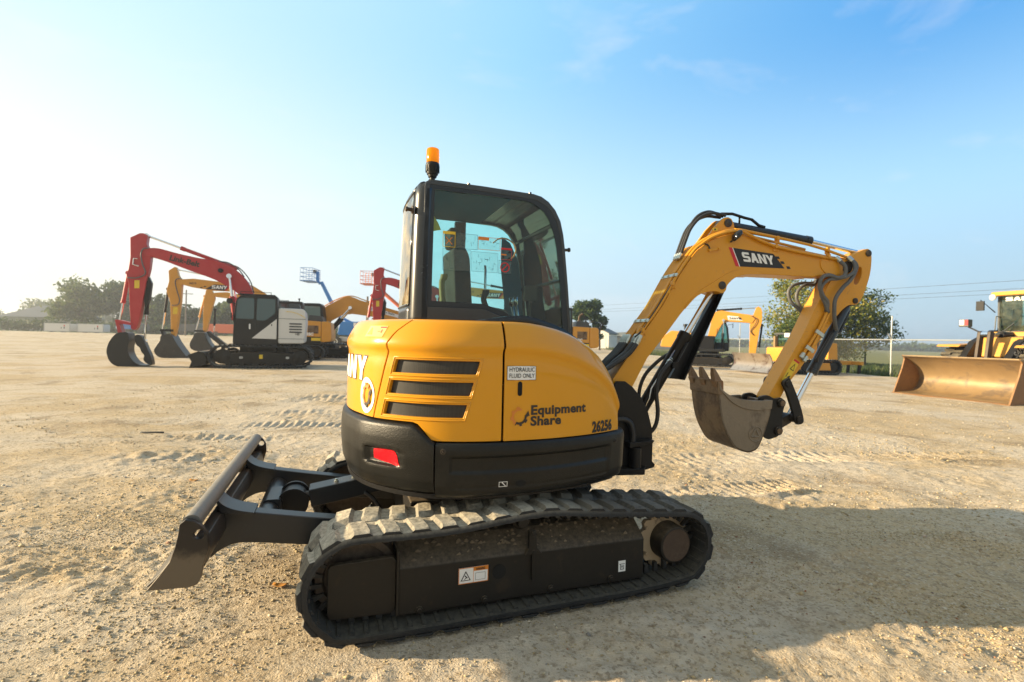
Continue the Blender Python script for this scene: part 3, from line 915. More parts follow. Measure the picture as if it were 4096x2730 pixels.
    if s_ < 0:
        flp = lambda x, z: (x, -0.9035, z); flp2 = lambda x, z: (x, -0.9055, z)
        mb = MB(); mb.cyl((-0.178, -.9005, .258), (-0.178, -.9035, .258), .040, n=28); build('painted_frame_hole', mb, 'hole_shade', tf)  # flush disc, the shade of a hole painted on the frame
        wlb = decal('warning_label', [[(-.411, .220), (-.243, .220), (-.243, .307), (-.411, .307)]], flp, 'white', tf)
        decal('label_border', fr(-.411, .220, -.243, .307, .0035) + [[(-.326, .284), (-.246, .284), (-.246, .304), (-.326, .304)], [(-.3285, .223), (-.3265, .223), (-.3265, .304), (-.3285, .304)]], flp2, 'orange_ink', wlb)
        decal('label_print', [[(-.400, .236), (-.342, .236), (-.371, .290)]], flp2, 'ink', wlb)
        decal('label_print', [[(-.392, .2405), (-.350, .2405), (-.371, .280)]], lambda x, z: (x, -.9065, z), 'white', wlb)
        decal('label_print', [[(-.381, .245), (-.377, .243), (-.362, .256), (-.366, .259)], [(-.378, .262), (-.374, .268), (-.360, .252), (-.364, .249)], [(-.317, .234), (-.26, .234), (-.26, .2355), (-.317, .2355)], [(-.317, .272), (-.26, .272), (-.26, .2735), (-.317, .2735)], [(-.317, .234), (-.3155, .234), (-.3155, .272), (-.317, .272)], [(-.262, .234), (-.26, .234), (-.26, .272), (-.262, .272)]], lambda x, z: (x, -.9075, z), 'ink', wlb)
        V, F = text_tris('WARNING', 0.0165, 0.0006)
        decal_text('label_print', V, F, lambda x, y: (-.314 + x * .66, -.9065, .288 + y), 'ink', wlb)
        wl2 = decal('tie_down_label', [[(.592, .150), (.642, .150), (.642, .217), (.592, .217)]], lambda x, z: (x, -.9035, z), 'white', tf)
        decal('label_print', [[(.597, .196), (.636, .196), (.636, .199), (.597, .199)], [(.604, .163), (.608, .163), (.608, .196), (.604, .196)], [(.604, .163), (.630, .163), (.630, .167), (.604, .167)], [(.626, .163), (.630, .163), (.630, .19), (.626, .19)], [(.613, .175), (.620, .175), (.620, .188), (.613, .188)]], lambda x, z: (x, -.9055, z), 'ink', wl2)

mb = MB()
mb.box((0.0, 0, 0.41), (1.15, 1.32, 0.22)); mb.prism_z([(-.62, -.5), (.6, -.5), (.6, .5), (-.62, .5)], .30, .56)
cb = build('car_body', mb, 'black_dusty', EX, bevel=0.012)
mb = MB(); mb.lathe((0, 0, 0.55), (0, 0, 1), [(0, .50), (.03, .50), (.035, .46), (.13, .46)], 48)
build('slew_ring', mb, 'black_dusty', EX)
mb = MB(); mb.prism_z([shell(u, 0, -0.06)[:2] for u in np.linspace(-2.3, 1.1, 60)] + [(0.73, 0.0), (0.70, 0.80)], 0.672, 0.698)
build('floor_plate', mb, 'black', EX, smooth=0)
def cut(o, mb):
    """subtract a shape from a part and keep the result as its mesh"""
    c = build('cutter', mb, 'hole_shade', None, smooth=0); c.location = o.location; c.rotation_euler = o.rotation_euler
    c.parent = o.parent
    m_ = o.modifiers.new('cut', 'BOOLEAN'); m_.object = c; m_.operation = 'DIFFERENCE'; m_.solver = 'EXACT'
    for _ in range(len(o.modifiers) - 1): o.modifiers.move(len(o.modifiers) - 1, 0) if o.modifiers[0].name != 'cut' else None
    dg = bpy.context.evaluated_depsgraph_get()
    sv = [(x.name, x.show_viewport) for x in o.modifiers]
    for x in o.modifiers: x.show_viewport = (x.name == 'cut')
    dg.update()
    me = bpy.data.meshes.new_from_object(o.evaluated_get(dg))
    o.modifiers.remove(o.modifiers['cut'])
    for x in o.modifiers: x.show_viewport = True
    o.data = me
    bpy.data.objects.remove(c)
# ---- dozer blade at the rear
BL = [(-1.693, .712), (-1.672, .730), (-1.638, .722), (-1.606, .694), (-1.584, .655), (-1.579, .590), (-1.598, .525), (-1.607, .463), (-1.620, .437), (-1.649, .428), (-1.812, .436), (-1.768, .492), (-1.728, .550), (-1.709, .611), (-1.698, .664)]
mb = MB()
front = spline([(-1.672, .722), (-1.688, .66), (-1.705, .60), (-1.735, .543), (-1.776, .487), (-1.826, .436)], 5)
back = [(x + 0.028, z + 0.008) for x, z in front]
mb.prism(front + back[::-1], -0.952, 0.952)
mb.prism([(-1.665, .60), (-1.615, .60), (-1.60, .56), (-1.60, .50), (-1.66, .47), (-1.70, .50)], -0.95, 0.95)
bl = build('dozer_blade', mb, 'blade_steel', EX, bevel=0.004)
M['blade_tube'] = surf('worn_blade_top_tube', (0.11, 0.108, 0.10), rough=0.5, dust=0.35, dust_up=0.35, var=0.15, dust_c=(.30, .265, .21))
mb = MB(); mb.cyl((-1.655, -0.952, .702), (-1.655, .952, .702), 0.038, n=20)
build('top_tube', mb, 'blade_tube', bl)
M['plate_steel'] = surf('scuffed_end_plate', (0.055, 0.040, 0.032), rough=0.5, metal=0.2, dust=0.30, var=0.3, spots=(0.16, 0.125, 0.09), spot_amt=0.45, spot_scale=4, dust_c=(.27, .21, .14))
m, nt, N, L, b, out = nodes_of('worn_end_plate')
tc_ = N.new('ShaderNodeTexCoord'); sz_ = N.new('ShaderNodeSeparateXYZ'); L.new(tc_.outputs['Object'], sz_.inputs[0])
nz_ = noise(N, L, 16, 8, .7, tc_.outputs['Object']); ns_ = N.new('ShaderNodeMapping'); ns_.inputs['Scale'].default_value = (60, 60, 9); ns_.inputs['Rotation'].default_value = (0, .5, 0); L.new(tc_.outputs['Object'], ns_.inputs[0])
sc_ = noise(N, L, 1.0, 5, .6, ns_.outputs[0])
wz_ = math_(N, L, 'ADD', sz_.outputs['Z'], math_(N, L, 'MULTIPLY', math_(N, L, 'SUBTRACT', nz_.outputs['Fac'], .5), .16))
worn = ramp(N, L, wz_, .545, .600, (.125, .098, .066), (.018, .013, .010))
worn = mixc(N, L, math_(N, L, 'MULTIPLY', ramp(N, L, sc_.outputs['Fac'], .66, .72), .5), worn, (.12, .075, .045))
worn = mixc(N, L, math_(N, L, 'MULTIPLY', ramp(N, L, nz_.outputs['Fac'], .60, .70), .4), worn, (.05, .030, .018))
L.new(worn, b.inputs['Base Color']); b.inputs['Roughness'].default_value = .5; b.inputs['Metallic'].default_value = .15
M['plate_steel'] = m
for s_ in (-1, 1):
    mb = MB(); mb.prism(BL, s_ * 0.983, s_ * 0.955)
    ep = build('end_plate', mb, 'plate_steel', bl, bevel=0.004)
    mb = MB(); mb.cyl((-1.618, s_ * 0.90, .660), (-1.618, s_ * 1.02, .660), 0.021, n=24); cut(ep, mb)
    ARM = spline([(-1.640, .665), (-1.575, .612), (-1.49, .585), (-1.2, .528), (-.83, .463), (-.60, .42)], 5) + spline([(-.60, .29), (-.83, .318), (-1.157, .362), (-1.40, .402), (-1.54, .418), (-1.62, .392), (-1.672, .350)], 4)
    mb = MB(); mb.prism(ARM, s_ * 0.50, s_ * 0.41)
    am = build('blade_arm', mb, 'bluegrey', EX, bevel=0.008)
    mb = MB(); mb.prism(spline([(-1.655, .70), (-1.61, .645), (-1.55, .612), (-1.46, .588)], 5) + [(-1.46, .575), (-1.62, .60)], s_ * 0.535, s_ * 0.375)
    build('gusset', mb, 'bluegrey', am, bevel=0.004)
mb = MB(); mb.cyl((-1.435, -.42, .455), (-1.435, .42, .455), .062, n=20); mb.prism(rrect(-1.47, .40, -1.36, .53, .03), -.14, .14)
build('blade_crossbar', mb, 'bluegrey', EX)
mb = MB()
a = Vector((-1.20, 0, .495)); b_ = Vector((-.55, 0, .60)); d_ = (b_ - a).normalized(); ang = math.atan2(d_.z, d_.x)
mb.box((a + b_) / 2, ((b_ - a).length, .15, .115), (0, -ang, 0))
bc = build('blade_cylinder', mb, 'bluegrey', EX, bevel=0.006)
mb = MB(); mb.cyl((-1.30, 0, .478), (-1.10, 0, .512), .033, n=16)
build('piston_rod', mb, 'pin', bc)
mb = MB(); mb.cyl((-1.30, -.06, .478), (-1.30, .06, .478), .082, n=28); mb.cyl((-1.30, -.09, .478), (-1.30, .09, .478), .03, n=18)
for yy in (-.085, .085): mb.prism([(-1.40, .50)] + [(-1.30 + .095 * math.cos(R_(k)), .478 + .095 * math.sin(R_(k))) for k in range(150, -61, -15)] + [(-1.40, .40)], yy - .01, yy + .01)
build('rod_eye', mb, 'black', bc)
for x in (-1.04, -.93):
    mb = MB(); z = .495 + .057 + (x + 1.20) * .1615 + .006
    mb.lathe((x, -.045, z), (0, 0, 1), [(0, .014), (.012, .014), (.013, .009), (.024, .009), (.026, 0)], 8); build('bolt', mb, 'zinc', bc)
mb = MB(); mb.tube(spline([(-.86, -.1, .52), (-.80, -.13, .47), (-.74, -.16, .38), (-.66, -.2, .30)], 6), .014, 8)
build('hose', mb, 'hose', bc, smooth=2)
# ================================================================== cab
CO = [(-.516, 1.60), (-.516, 1.80), (-.514, 2.1), (-.512, 2.40), (-.510, 2.60), (-.500, 2.636), (-.435, 2.648), (-.1, 2.648), (.30, 2.640), (.363, 2.628), (.43, 2.592), (.48, 2.543), (.526, 2.461), (.552, 2.36), (.567, 2.26), (.600, 1.98), (.628, 1.69), (.650, 1.42), (.5, 1.42), (.25, 1.45), (0.0, 1.50), (-.2, 1.55)]
CG = [(-.481, 1.775), (-.479, 1.85), (-.476, 2.1), (-.473, 2.4), (-.470, 2.55), (-.470, 2.617), (-.435, 2.617), (-.1, 2.612), (.27, 2.604), (.323, 2.597), (.385, 2.573), (.435, 2.535), (.485, 2.47), (.522, 2.36), (.540, 2.26), (.575, 1.98), (.603, 1.69), (.622, 1.47), (.48, 1.50), (.25, 1.62), (.103, 1.718), (-.063, 1.775)]
CF = [(-.446, 1.812), (-.446, 1.87), (-.445, 2.1), (-.442, 2.4), (-.440, 2.54), (-.440, 2.582), (-.41, 2.584), (-.1, 2.584), (.22, 2.584), (.275, 2.577), (.335, 2.553), (.385, 2.516), (.428, 2.46), (.472, 2.36), (.495, 2.26), (.532, 1.98), (.558, 1.69), (.580, 1.51), (.45, 1.56), (.24, 1.67), (.09, 1.758), (-.07, 1.808)]
YN, YF = -0.10, 0.87
M['lining'] = flat('cab_headliner', (0.030, 0.125, 0.185), 0.8)
def ring(mb, A, B, ya, yb):
    """frame between two outlines with the same number of points, thickness ya..yb"""
    n = len(A)
    vs = [(p[0], ya, p[1]) for p in A] + [(p[0], ya, p[1]) for p in B] + [(p[0], yb, p[1]) for p in A] + [(p[0], yb, p[1]) for p in B]
    fs = []
    for i in range(n):
        j = (i + 1) % n
        fs += [(i, j, n + j, n + i), (2 * n + i, 3 * n + i, 3 * n + j, 2 * n + j), (i, 2 * n + i, 2 * n + j, j), (n + i, n + j, 3 * n + j, 3 * n + i)]
    mb.add(vs, fs)
# rear plan of the cab, near corner to far corner
RP = [(-.475, YN), (-.520, YN), (-.548, -.092), (-.570, -.075), (-.584, -.045), (-.590, -.01), (-.597, .10), (-.603, .25), (-.603, .40), (-.595, .55), (-.575, .68), (-.545, .76), (-.50, .825), (-.44, .862), (-.36, YF)]
def rx(p, z):   # the rear leans in slightly towards the top
    k = lin(z, [1.6, 2.3, 2.56, 2.61, 2.64, 2.65], [0, .012, .022, .032, .055, .085])
    return (p[0] + k * (1 if p[0] < -.5 else .6), p[1] + (k - .02 if k > .03 and p[1] < -.05 else 0), z)
cab = None
mb = MB()
ring(mb, CO[:], CG[:], YN, YN + .045)
cab = build('cab', mb, 'cab_black', EX, bevel=0.006)
mb = MB()
zz = [1.58, 1.70, 1.9, 2.1, 2.3, 2.45, 2.54, 2.59, 2.62, 2.638, 2.648]
mb.grid([[rx(p, z) for p in RP[:6]] for z in zz])
build('corner_pillar', mb, 'cab_black', cab, solid=0.01, smooth=1.2)
mb = MB(); mb.grid([[rx(p, z) for p in RP[10:]] for z in zz]); build('corner_pillar', mb, 'cab_black', cab, solid=0.01, smooth=1.2)
mb = MB(); mb.grid([[rx(p, z) for p in RP[5:11]] for z in (1.58, 1.66, 1.74, 1.785)])
mb.grid([[rx(p, z) for p in RP[5:11]] for z in (2.575, 2.61, 2.635, 2.648)])
build('rear_panel', mb, 'cab_black', cab, solid=0.01, smooth=1.2)
mb = MB(); mb.grid([[rx(p, z) for p in RP[5:11]] for z in (1.785, 2.0, 2.2, 2.4, 2.575)])
rg = build('rear_window', mb, 'glass_rear', cab, smooth=2)
mb = MB(); mb.tube([rx(p, 1.785) for p in RP[5:11]], .007, 6); mb.tube([rx(p, 2.575) for p in RP[5:11]], .007, 6)
mb.tube([rx((RP[5][0], RP[5][1]), z) for z in (1.785, 2.2, 2.575)], .006, 6)
build('window_seal', mb, 'frit', rg, smooth=2)
# roof
mb = MB(); rows = []
roof_x = [-.50, -.45, -.3, -.1, .1, .30, .363, .43]
roof_z = lambda x: lin(x, [p[0] for p in CO[6:12]], [p[1] for p in CO[6:12]])
for x in roof_x: rows.append([(x + (0.02 if x < -.4 and (y < 0 or y > .8) else 0), y, roof_z(max(x, -.435)) + .004 + .012 * sm(y, YN, YN + .12) * (1 - sm(y, YF - .12, YF))) for y in np.linspace(YN + .005, YF - .005, 15)])
mb.grid(rows)
build('roof', mb, 'cab_black', cab, solid=0.03, smooth=1.0)
mb = MB(); mb.grid([[(x, y, 2.605) for y in np.linspace(YN + .03, YF - .03, 6)] for x in (-.5, -.2, .15)])
build('headliner', mb, 'lining', cab, smooth=1)
# near side window: pane, black ceramic border
mb = MB(); mb.add([(p[0], YN + .010, p[1]) for p in CG], [tuple(range(len(CG)))])
sg = build('side_window', mb, 'glass', cab, smooth=0)
mb = MB(); ring(mb, CG, CF, YN + .0005, YN + .0075); build('glass_border', mb, 'frit', sg, smooth=0)
# windscreen and roof window follow the front curve
FC = [(p[0] - .012, p[1] - .006) for p in CO[8:18]]
mb = MB(); mb.grid([[(p[0], y, p[1]) for y in (YN + .045, .4, YF - .045)] for p in FC])
M['glass_front'] = glass('teal_windscreen_glass', (0.66, 0.90, 0.89), refl=0.25)
ws = build('windscreen', mb, 'glass_front', cab, smooth=2)
mb = MB()
mb.tube([(FC[4][0] - .01, y, FC[4][1]) for y in (YN + .04, YF - .04)], .016, 6)
mb.tube([(FC[0][0], y, FC[0][1]) for y in (YN + .04, YF - .04)], .022, 6)
mb.tube([(FC[7][0] - .02, y, FC[7][1] + .05) for y in (YN + .04, YF - .04)], .012, 6)
build('windscreen_bar', mb, 'cab_black', ws)
# far side: pillars, door frame, door glass
mb = MB()
ring(mb, CO, CG, YF - .045, YF)
mb.prism([(-.09, 1.5), (.01, 1.5), (.02, 2.6), (-.08, 2.6)], YF - .05, YF - .005)
mb.prism([(-.5, 1.55), (.55, 1.45), (.55, 1.80), (-.5, 1.80)], YF - .045, YF)
fs_ = build('door', mb, 'cab_black', cab, bevel=0.005)
mb = MB(); mb.add([(p[0], YF - .02, p[1]) for p in CG], [tuple(range(len(CG)))]); build('door_glass', mb, 'glass', fs_, smooth=0)
mb = MB(); mb.prism([(.40, 1.45), (.60, 1.45), (.57, 2.0), (.52, 2.3), (.44, 2.45), (.36, 2.50), (.36, 2.2), (.40, 1.9)], YF - .06, YF - .046)
build('door_pillar_trim', mb, 'lining', fs_)
mb = MB(); mb.tube([(.20, YF - .07, 1.75), (.20, YF - .09, 1.80), (.20, YF - .09, 2.18), (.20, YF - .07, 2.22)], .012, 8)
build('grab_handle', mb, 'steel', fs_, smooth=2)
# interior
SX = .14
M['seat'] = flat('black_seat_fabric', (0.020, 0.021, 0.022), 0.85)
M['console'] = flat('grey_console_plastic', (0.06, 0.062, 0.06), 0.6)
mb = MB(); mb.prism(round_poly([(-.34 + SX, 1.72), (-.20 + SX, 1.74), (-.235 + SX, 2.20), (-.28 + SX, 2.28), (-.37 + SX, 2.26)], .04, 5), .22, .62)
mb.prism(round_poly([(-.30, 1.60), (.18, 1.58), (.22, 1.70), (-.25, 1.74)], .04, 5), .20, .64)
mb.prism(round_poly([(-.37 + SX, 2.28), (-.28 + SX, 2.28), (-.29 + SX, 2.43), (-.38 + SX, 2.43)], .025, 4), .31, .53)
build('seat', mb, 'seat', cab, bevel=0.015)
mb = MB(); mb.prism(round_poly([(-.35, 1.45), (.20, 1.45), (.17, 1.78), (-.10, 1.82), (-.33, 1.80)], .04, 4), .04, .17)
mb.prism(round_poly([(-.30, 1.45), (.18, 1.45), (.17, 1.76), (-.28, 1.80)], .04, 4), .68, .80)
mb.prism([(.42, 1.40), (.60, 1.40), (.58, 1.62), (.46, 1.66)], .05, .75)
cn = build('console', mb, 'console', cab, bevel=0.012)
M['lever_tan'] = flat('olive_lever_grip', (0.20, 0.15, 0.05), 0.6)
for x, y, h, m_ in ((-.32, .12, 2.03, 'lever_tan'), (.03, .20, 1.94, 'seat'), (.03, .74, 1.94, 'seat')):
    mb = MB(); mb.tube(spline([(x + .01, y, 1.74), (x, y, 1.82), (x - .012, y, h - .07), (x + .004, y, h - .02), (x + .004, y, h)], 4), [.026] * 5 + [.022] * 6 + [.027] * 6, 10)
    build('control_lever', mb, m_, cn, smooth=2)
for y in (.32, .42):
    mb = MB(); mb.tube([(.42, y, 1.40), (.36, y, 1.72), (.33, y, 1.86)], .011, 8); mb.tube([(.33, y, 1.84), (.325, y, 1.91)], .02, 8); build('pedal_lever', mb, 'steel', cn, smooth=2)
mb = MB(); mb.prism(round_poly([(.30, 1.86), (.42, 1.86), (.41, 1.98), (.31, 1.98)], .02), .06, .10); mb.tube([(.36, .08, 1.60), (.36, .08, 1.87)], .012, 8)
build('monitor', mb, 'seat', cn, bevel=0.004)
# stickers on the near window
m, nt, N, L, b, out = nodes_of('clear_sticker_film')
tr_ = N.new('ShaderNodeBsdfTransparent'); df_ = N.new('ShaderNodeBsdfDiffuse'); mx_ = N.new('ShaderNodeMixShader')
tr_.inputs[0].default_value = (.86, .93, .93, 1); df_.inputs[0].default_value = (.62, .72, .72, 1); mx_.inputs[0].default_value = 0.09
L.new(tr_.outputs[0], mx_.inputs[1]); L.new(df_.outputs[0], mx_.inputs[2]); L.new(mx_.outputs[0], out.inputs[0]); N.remove(b)
M['film'] = m
M['ink_mid'] = flat('grey_blue_ink', (0.03, 0.06, 0.07))
st = lambda o: (lambda x, z: (x, YN - .001 - o, z))
rc = lambda x0, z0, x1, z1: [(x0, z0), (x1, z0), (x1, z1), (x0, z1)]
rng = random.Random(11)
def sticker(x0, z0, x1, z1, head=None, head_mat=None, frame='ink_mid', marks=12, fw=.0022):
    s_ = decal('window_sticker', [rc(x0, z0, x1, z1)], st(0), 'film', sg)
    decal('sticker_border', fr(x0, z0, x1, z1, fw), st(.001), frame, s_)
    if head: decal('sticker_header', [rc(*head)], st(.0015), head_mat, s_)
    if marks:
        pl = []
        for _ in range(marks):
            cx = rng.uniform(x0 + .015, x1 - .02); cz = rng.uniform(z0 + .012, z1 - .03)
            if rng.random() < .5: pl.append(rc(cx, cz, cx + rng.uniform(.008, .025), cz + .002))
            else: pl.append(rc(cx, cz, cx + .002, cz + rng.uniform(.008, .022)))
        decal('sticker_print', pl, st(.002), 'ink_mid', s_)
    return s_
s1 = sticker(-.377, 2.194, -.288, 2.304, (-.377, 2.284, -.288, 2.304), 'yellow_ink', 'yellow_ink', 6, .0035)
decal('sticker_print', [[(-.358, 2.215), (-.353, 2.212), (-.308, 2.262), (-.313, 2.265)], [(-.353, 2.265), (-.358, 2.262), (-.313, 2.212), (-.308, 2.215)]], st(.0025), 'orange_ink', s1)
sticker(-.284, 2.190, -.126, 2.298, None, None, 'ink_mid', 14)
sticker(-.122, 2.196, .046, 2.288, (-.122, 2.264, -.040, 2.288), 'orange_ink', 'orange_ink', 14, .003)
sticker(-.376, 2.032, -.176, 2.184, None, None, 'ink_mid', 26, .0015)
sticker(-.169, 2.036, .030, 2.178, None, None, 'ink_mid', 24, .0015)
s5 = sticker(.051, 2.136, .136, 2.223, (.051, 2.209, .136, 2.223), 'red_ink', 'red_ink', 0, .0025)
decal('sticker_print', [[(.104, 2.186), (.132, 2.186), (.118, 2.206)], [(.104, 2.142), (.132, 2.142), (.118, 2.162)], rc(.066, 2.145, .078, 2.165), rc(.060, 2.19, .084, 2.194)], st(.002), 'ink', s5)
decal('sticker_header', [rc(.051, 2.168, .094, 2.178)], st(.002), 'orange_ink', s5)
s6 = sticker(.037, 2.034, .136, 2.130, None, None, 'ink_mid', 4, .002)
c_ = (.084, 2.081)
circ = []
for k in range(32):
    a0, a1 = 2 * math.pi * k / 32, 2 * math.pi * (k + 1) / 32
    circ.append([(c_[0] + r * math.cos(a), c_[1] + r * math.sin(a)) for r, a in ((.029, a0), (.036, a0), (.036, a1), (.029, a1))])
circ.append([(c_[0] - .024, c_[1] - .019), (c_[0] - .019, c_[1] - .024), (c_[0] + .024, c_[1] + .019), (c_[0] + .019, c_[1] + .024)])
decal('prohibition_sign', circ, st(.003), 'red_ink', s6)
tag_ = decal('yellow_tag', [[(-.445, 2.30), (-.385, 2.315), (-.405, 2.36), (-.445, 2.42)]], lambda x, z: (x, YN + .03, z), 'yellow_ink', sg)
mb = MB(); mb.tube(spline([(.00 + .10 * math.cos(a), .10, 2.28 + .085 * math.sin(a)) for a in [R_(d) for d in (150, 115, 80, 40, 5, -35, -60)]], 5), .006, 6)
M['strap'] = flat('faded_orange_strap', (0.55, 0.22, 0.10), .7)
o_ = build('hanging_strap', mb, 'strap', cab, smooth=2); o_.location = (.14, 0, -.03)
# beacon, roof bolts, hinge knobs, mirror
mb = MB(); mb.lathe((-.424, .10, 2.64), (0, 0, 1), [(0, .03), (.012, .03), (.014, .020), (.085, .020), (.088, .030), (.105, .034), (.108, .040), (.130, .046), (.185, .049), (.192, .046)], 24)
for k in range(14):
    a = 2 * math.pi * k / 14; mb.box((-.424 + .048 * math.cos(a), .10 + .048 * math.sin(a), 2.79), (.007, .007, .05), (0, 0, a))
bcn = build('warning_beacon', mb, 'black_plastic', cab)
m, nt, N, L, b, out = nodes_of('amber_lens')
b.inputs['Base Color'].default_value = (0.95, 0.40, 0.0, 1); b.inputs['Roughness'].default_value = 0.15
b.inputs['Transmission Weight'].default_value = 0.35
tl_ = N.new('ShaderNodeBsdfTranslucent'); tl_.inputs[0].default_value = (1.0, .54, .0, 1)
mx_ = N.new('ShaderNodeMixShader'); mx_.inputs[0].default_value = .5
L.new(b.outputs[0], mx_.inputs[1]); L.new(tl_.outputs[0], mx_.inputs[2]); L.new(mx_.outputs[0], out.inputs[0])
M['amber'] = m
mb = MB(); mb.lathe((-.424, .10, 2.832), (0, 0, 1), [(0, .044), (.004, .046), (.045, .0465), (.095, .0455), (.103, .042), (.107, .034), (.108, .0)], 28)
build('beacon_lens', mb, 'amber', bcn)
for x, z in ((-.19, 2.648), (.285, 2.642)):
    mb = MB(); mb.lathe((x, -.06, z - .004), (0, 0, 1), [(0, .016), (.008, .016), (.009, .011), (.026, .011), (.028, 0)], 10); build('roof_bolt', mb, 'cab_black', cab)
mb = MB(); mb.lathe((-.578, -.045, 2.44), (-1, -.15, 0), [(0, .03), (.01, .026), (.014, .014), (.04, .013), (.042, .018), (.055, .016), (.056, 0)], 12); build('window_latch', mb, 'pin', cab)
mb = MB(); mb.lathe((.575, -.06, 2.255), (1, -.1, .1), [(0, .012), (.035, .012), (.036, .018), (.05, .016), (.051, 0)], 10); build('window_latch', mb, 'cab_black', cab)
mb = MB(); mb.loft([[(.74 + d, .95 + .085 * math.cos(a) * k, 2.22 + .115 * math.sin(a) * k) for a in np.linspace(0, 2 * math.pi, 20, False)] for d, k in ((0, .85), (.008, 1), (.03, 1), (.05, .8))])
mir = build('mirror', mb, 'cab_black', cab)
mb = MB(); mb.tube([(.58, .84, 1.95), (.72, .98, 2.0), (.76, 1.0, 2.20)], .011, 8); build('mirror_arm', mb, 'cab_black', mir, smooth=2)

# ================================================================== swing post, boom, arm, bucket
BL_ = dict(loc=(1.15, 0, 0), rot=(0, 0, R_(-8)))
POST = [(-.13, 1.15), (-.115, 1.23), (-.103, 1.246), (-.03, 1.246), (.035, 1.202), (.112, 1.116), (.170, 1.013), (.207, .883), (.219, .753), (.219, .606), (.245, .580), (.235, .556), (.054, .512), (-.047, .528), (-.10, .56), (-.13, .70)]
mb = MB()
mb.prism(POST, -.155, -.125); mb.prism(POST, .125, .155)
mb.prism([(-.12, .53), (.19, .55), (.19, .72), (.10, .80), (-.12, .95)], -.125, .125)
sp = build('swing_post', mb, 'black', EX, bevel=0.006, **BL_)
mb = MB(); mb.prism([(-.02, .735), (.17, .765), (.19, .792), (-.02, .775)], -.24, -.15); mb.cyl((.045, -.20, .53), (.045, -.20, .735), .048, n=18); mb.prism_z([(-.3, -.24), (.10, -.26), (.15, -.17), (-.3, -.12)], .53, .575)
build('swing_lug', mb, 'black', sp, bevel=0.004)
mb = MB(); mb.tube(spline([(-.17, -.18, .93), (-.08, -.20, .955), (-.01, -.20, .93), (.02, -.20, .85), (.02, -.2, .76)], 5), .024, 10); build('hose', mb, 'hose', sp, smooth=2)
mb = MB(); mb.box((0.62, 0.02, .62), (.42, .5, .18)); mb.box((.80, .02, .62), (.24, .3, .26)); mb.cyl((1.08, 0.0, .5), (1.08, 0.0, .92), .08, n=20)
build('swing_bracket', mb, 'black', EX, bevel=0.008)
BOOM = [(-.117, 1.256), (-.10, 1.13), (-.04, 1.07), (.02, 1.13), (.179, 1.432), (.305, 1.586), (.467, 1.799), (.585, 1.936)] + spline([(.585, 1.936), (.64, 1.974), (.70, 1.995), (.781, 2.003), (.838, 1.988), (.872, 2.015), (.885, 2.055), (.954, 2.120), (1.055, 2.155), (1.146, 2.163)], 3)[1:] + [(1.609, 2.166), (1.719, 2.163), (1.80, 2.180), (1.95, 2.183)] + spline([(1.95, 2.183), (2.05, 2.19), (2.12, 2.225), (2.145, 2.28), (2.115, 2.335), (2.04, 2.352)], 4)[1:] + [(1.878, 2.362), (1.334, 2.430)] + spline([(1.334, 2.430), (1.007, 2.490), (.893, 2.480), (.818, 2.460), (.719, 2.419), (.635, 2.359), (.575, 2.300), (.446, 2.117)], 4)[1:] + [(.298, 1.859), (.116, 1.604)]
mb = MB(); mb.prism(BOOM, -.105, .105)
bm_ = build('boom', mb, 'yellow_boom', EX, bevel=0.007, **BL_)
# raised reinforcement round the cylinder pin
RF = spline([(.50, 1.84), (.585, 1.932), (.64, 1.970), (.70, 1.990), (.781, 1.998), (.838, 1.984), (.872, 2.012), (.885, 2.055), (.954, 2.118), (1.055, 2.152), (1.20, 2.160)], 3) + spline([(1.20, 2.168), (1.05, 2.195), (.90, 2.16), (.76, 2.075), (.62, 1.985), (.50, 1.865)], 4)
mb = MB(); mb.prism(RF, -.113, .113); build('boom_bracket', mb, 'yellow_boom', bm_, bevel=0.003)
mb = MB(); mb.lathe((.834, -.112, 2.050), (0, -1, 0), [(0, .034), (.006, .034), (.007, .024), (.010, .02), (.011, 0)], 18); build('pin', mb, 'pin', bm_)
EAR = [(.66, 2.38), (.775, 2.54), (.845, 2.612), (.872, 2.630), (.905, 2.634), (.935, 2.622), (.956, 2.59), (.966, 2.545), (.975, 2.47)]
mb = MB(); mb.prism(EAR, -.075, -.05); mb.prism(EAR, .05, .075)
er = build('cylinder_ear', mb, 'yellow_boom', bm_, bevel=0.004)
mb = MB(); mb.lathe((.901, -.072, 2.583), (0, -1, 0), [(0, .036), (.010, .036), (.011, .022), (.014, .018), (.015, 0)], 18); build('pin', mb, 'pin', er)
M['grease_label'] = M['yellow_ink']
decal('grease_label', [rrect(.755, 2.508, .805, 2.535, .01, 3)], lambda x, z: (x, -.0775, z), 'yellow_ink', er)
decal('label_print', [[(.772, 2.514), (.786, 2.514), (.786, 2.527), (.772, 2.527)]], lambda x, z: (x, -.079, z), 'ink', er)
mb = MB(); mb.lathe((2.078, -.104, 2.270), (0, -1, 0), [(0, .052), (.008, .052), (.010, .04), (.004, .038), (.004, 0)], 22); build('pin', mb, 'pin', bm_)
mb = MB(); mb.prism(spline([(1.80, 2.335), (1.80, 2.26), (1.86, 2.20), (1.95, 2.19), (2.02, 2.21)], 4) + [(2.05, 2.33)], -.112, -.104); build('boss_plate', mb, 'yellow_boom', bm_, bevel=0.003)
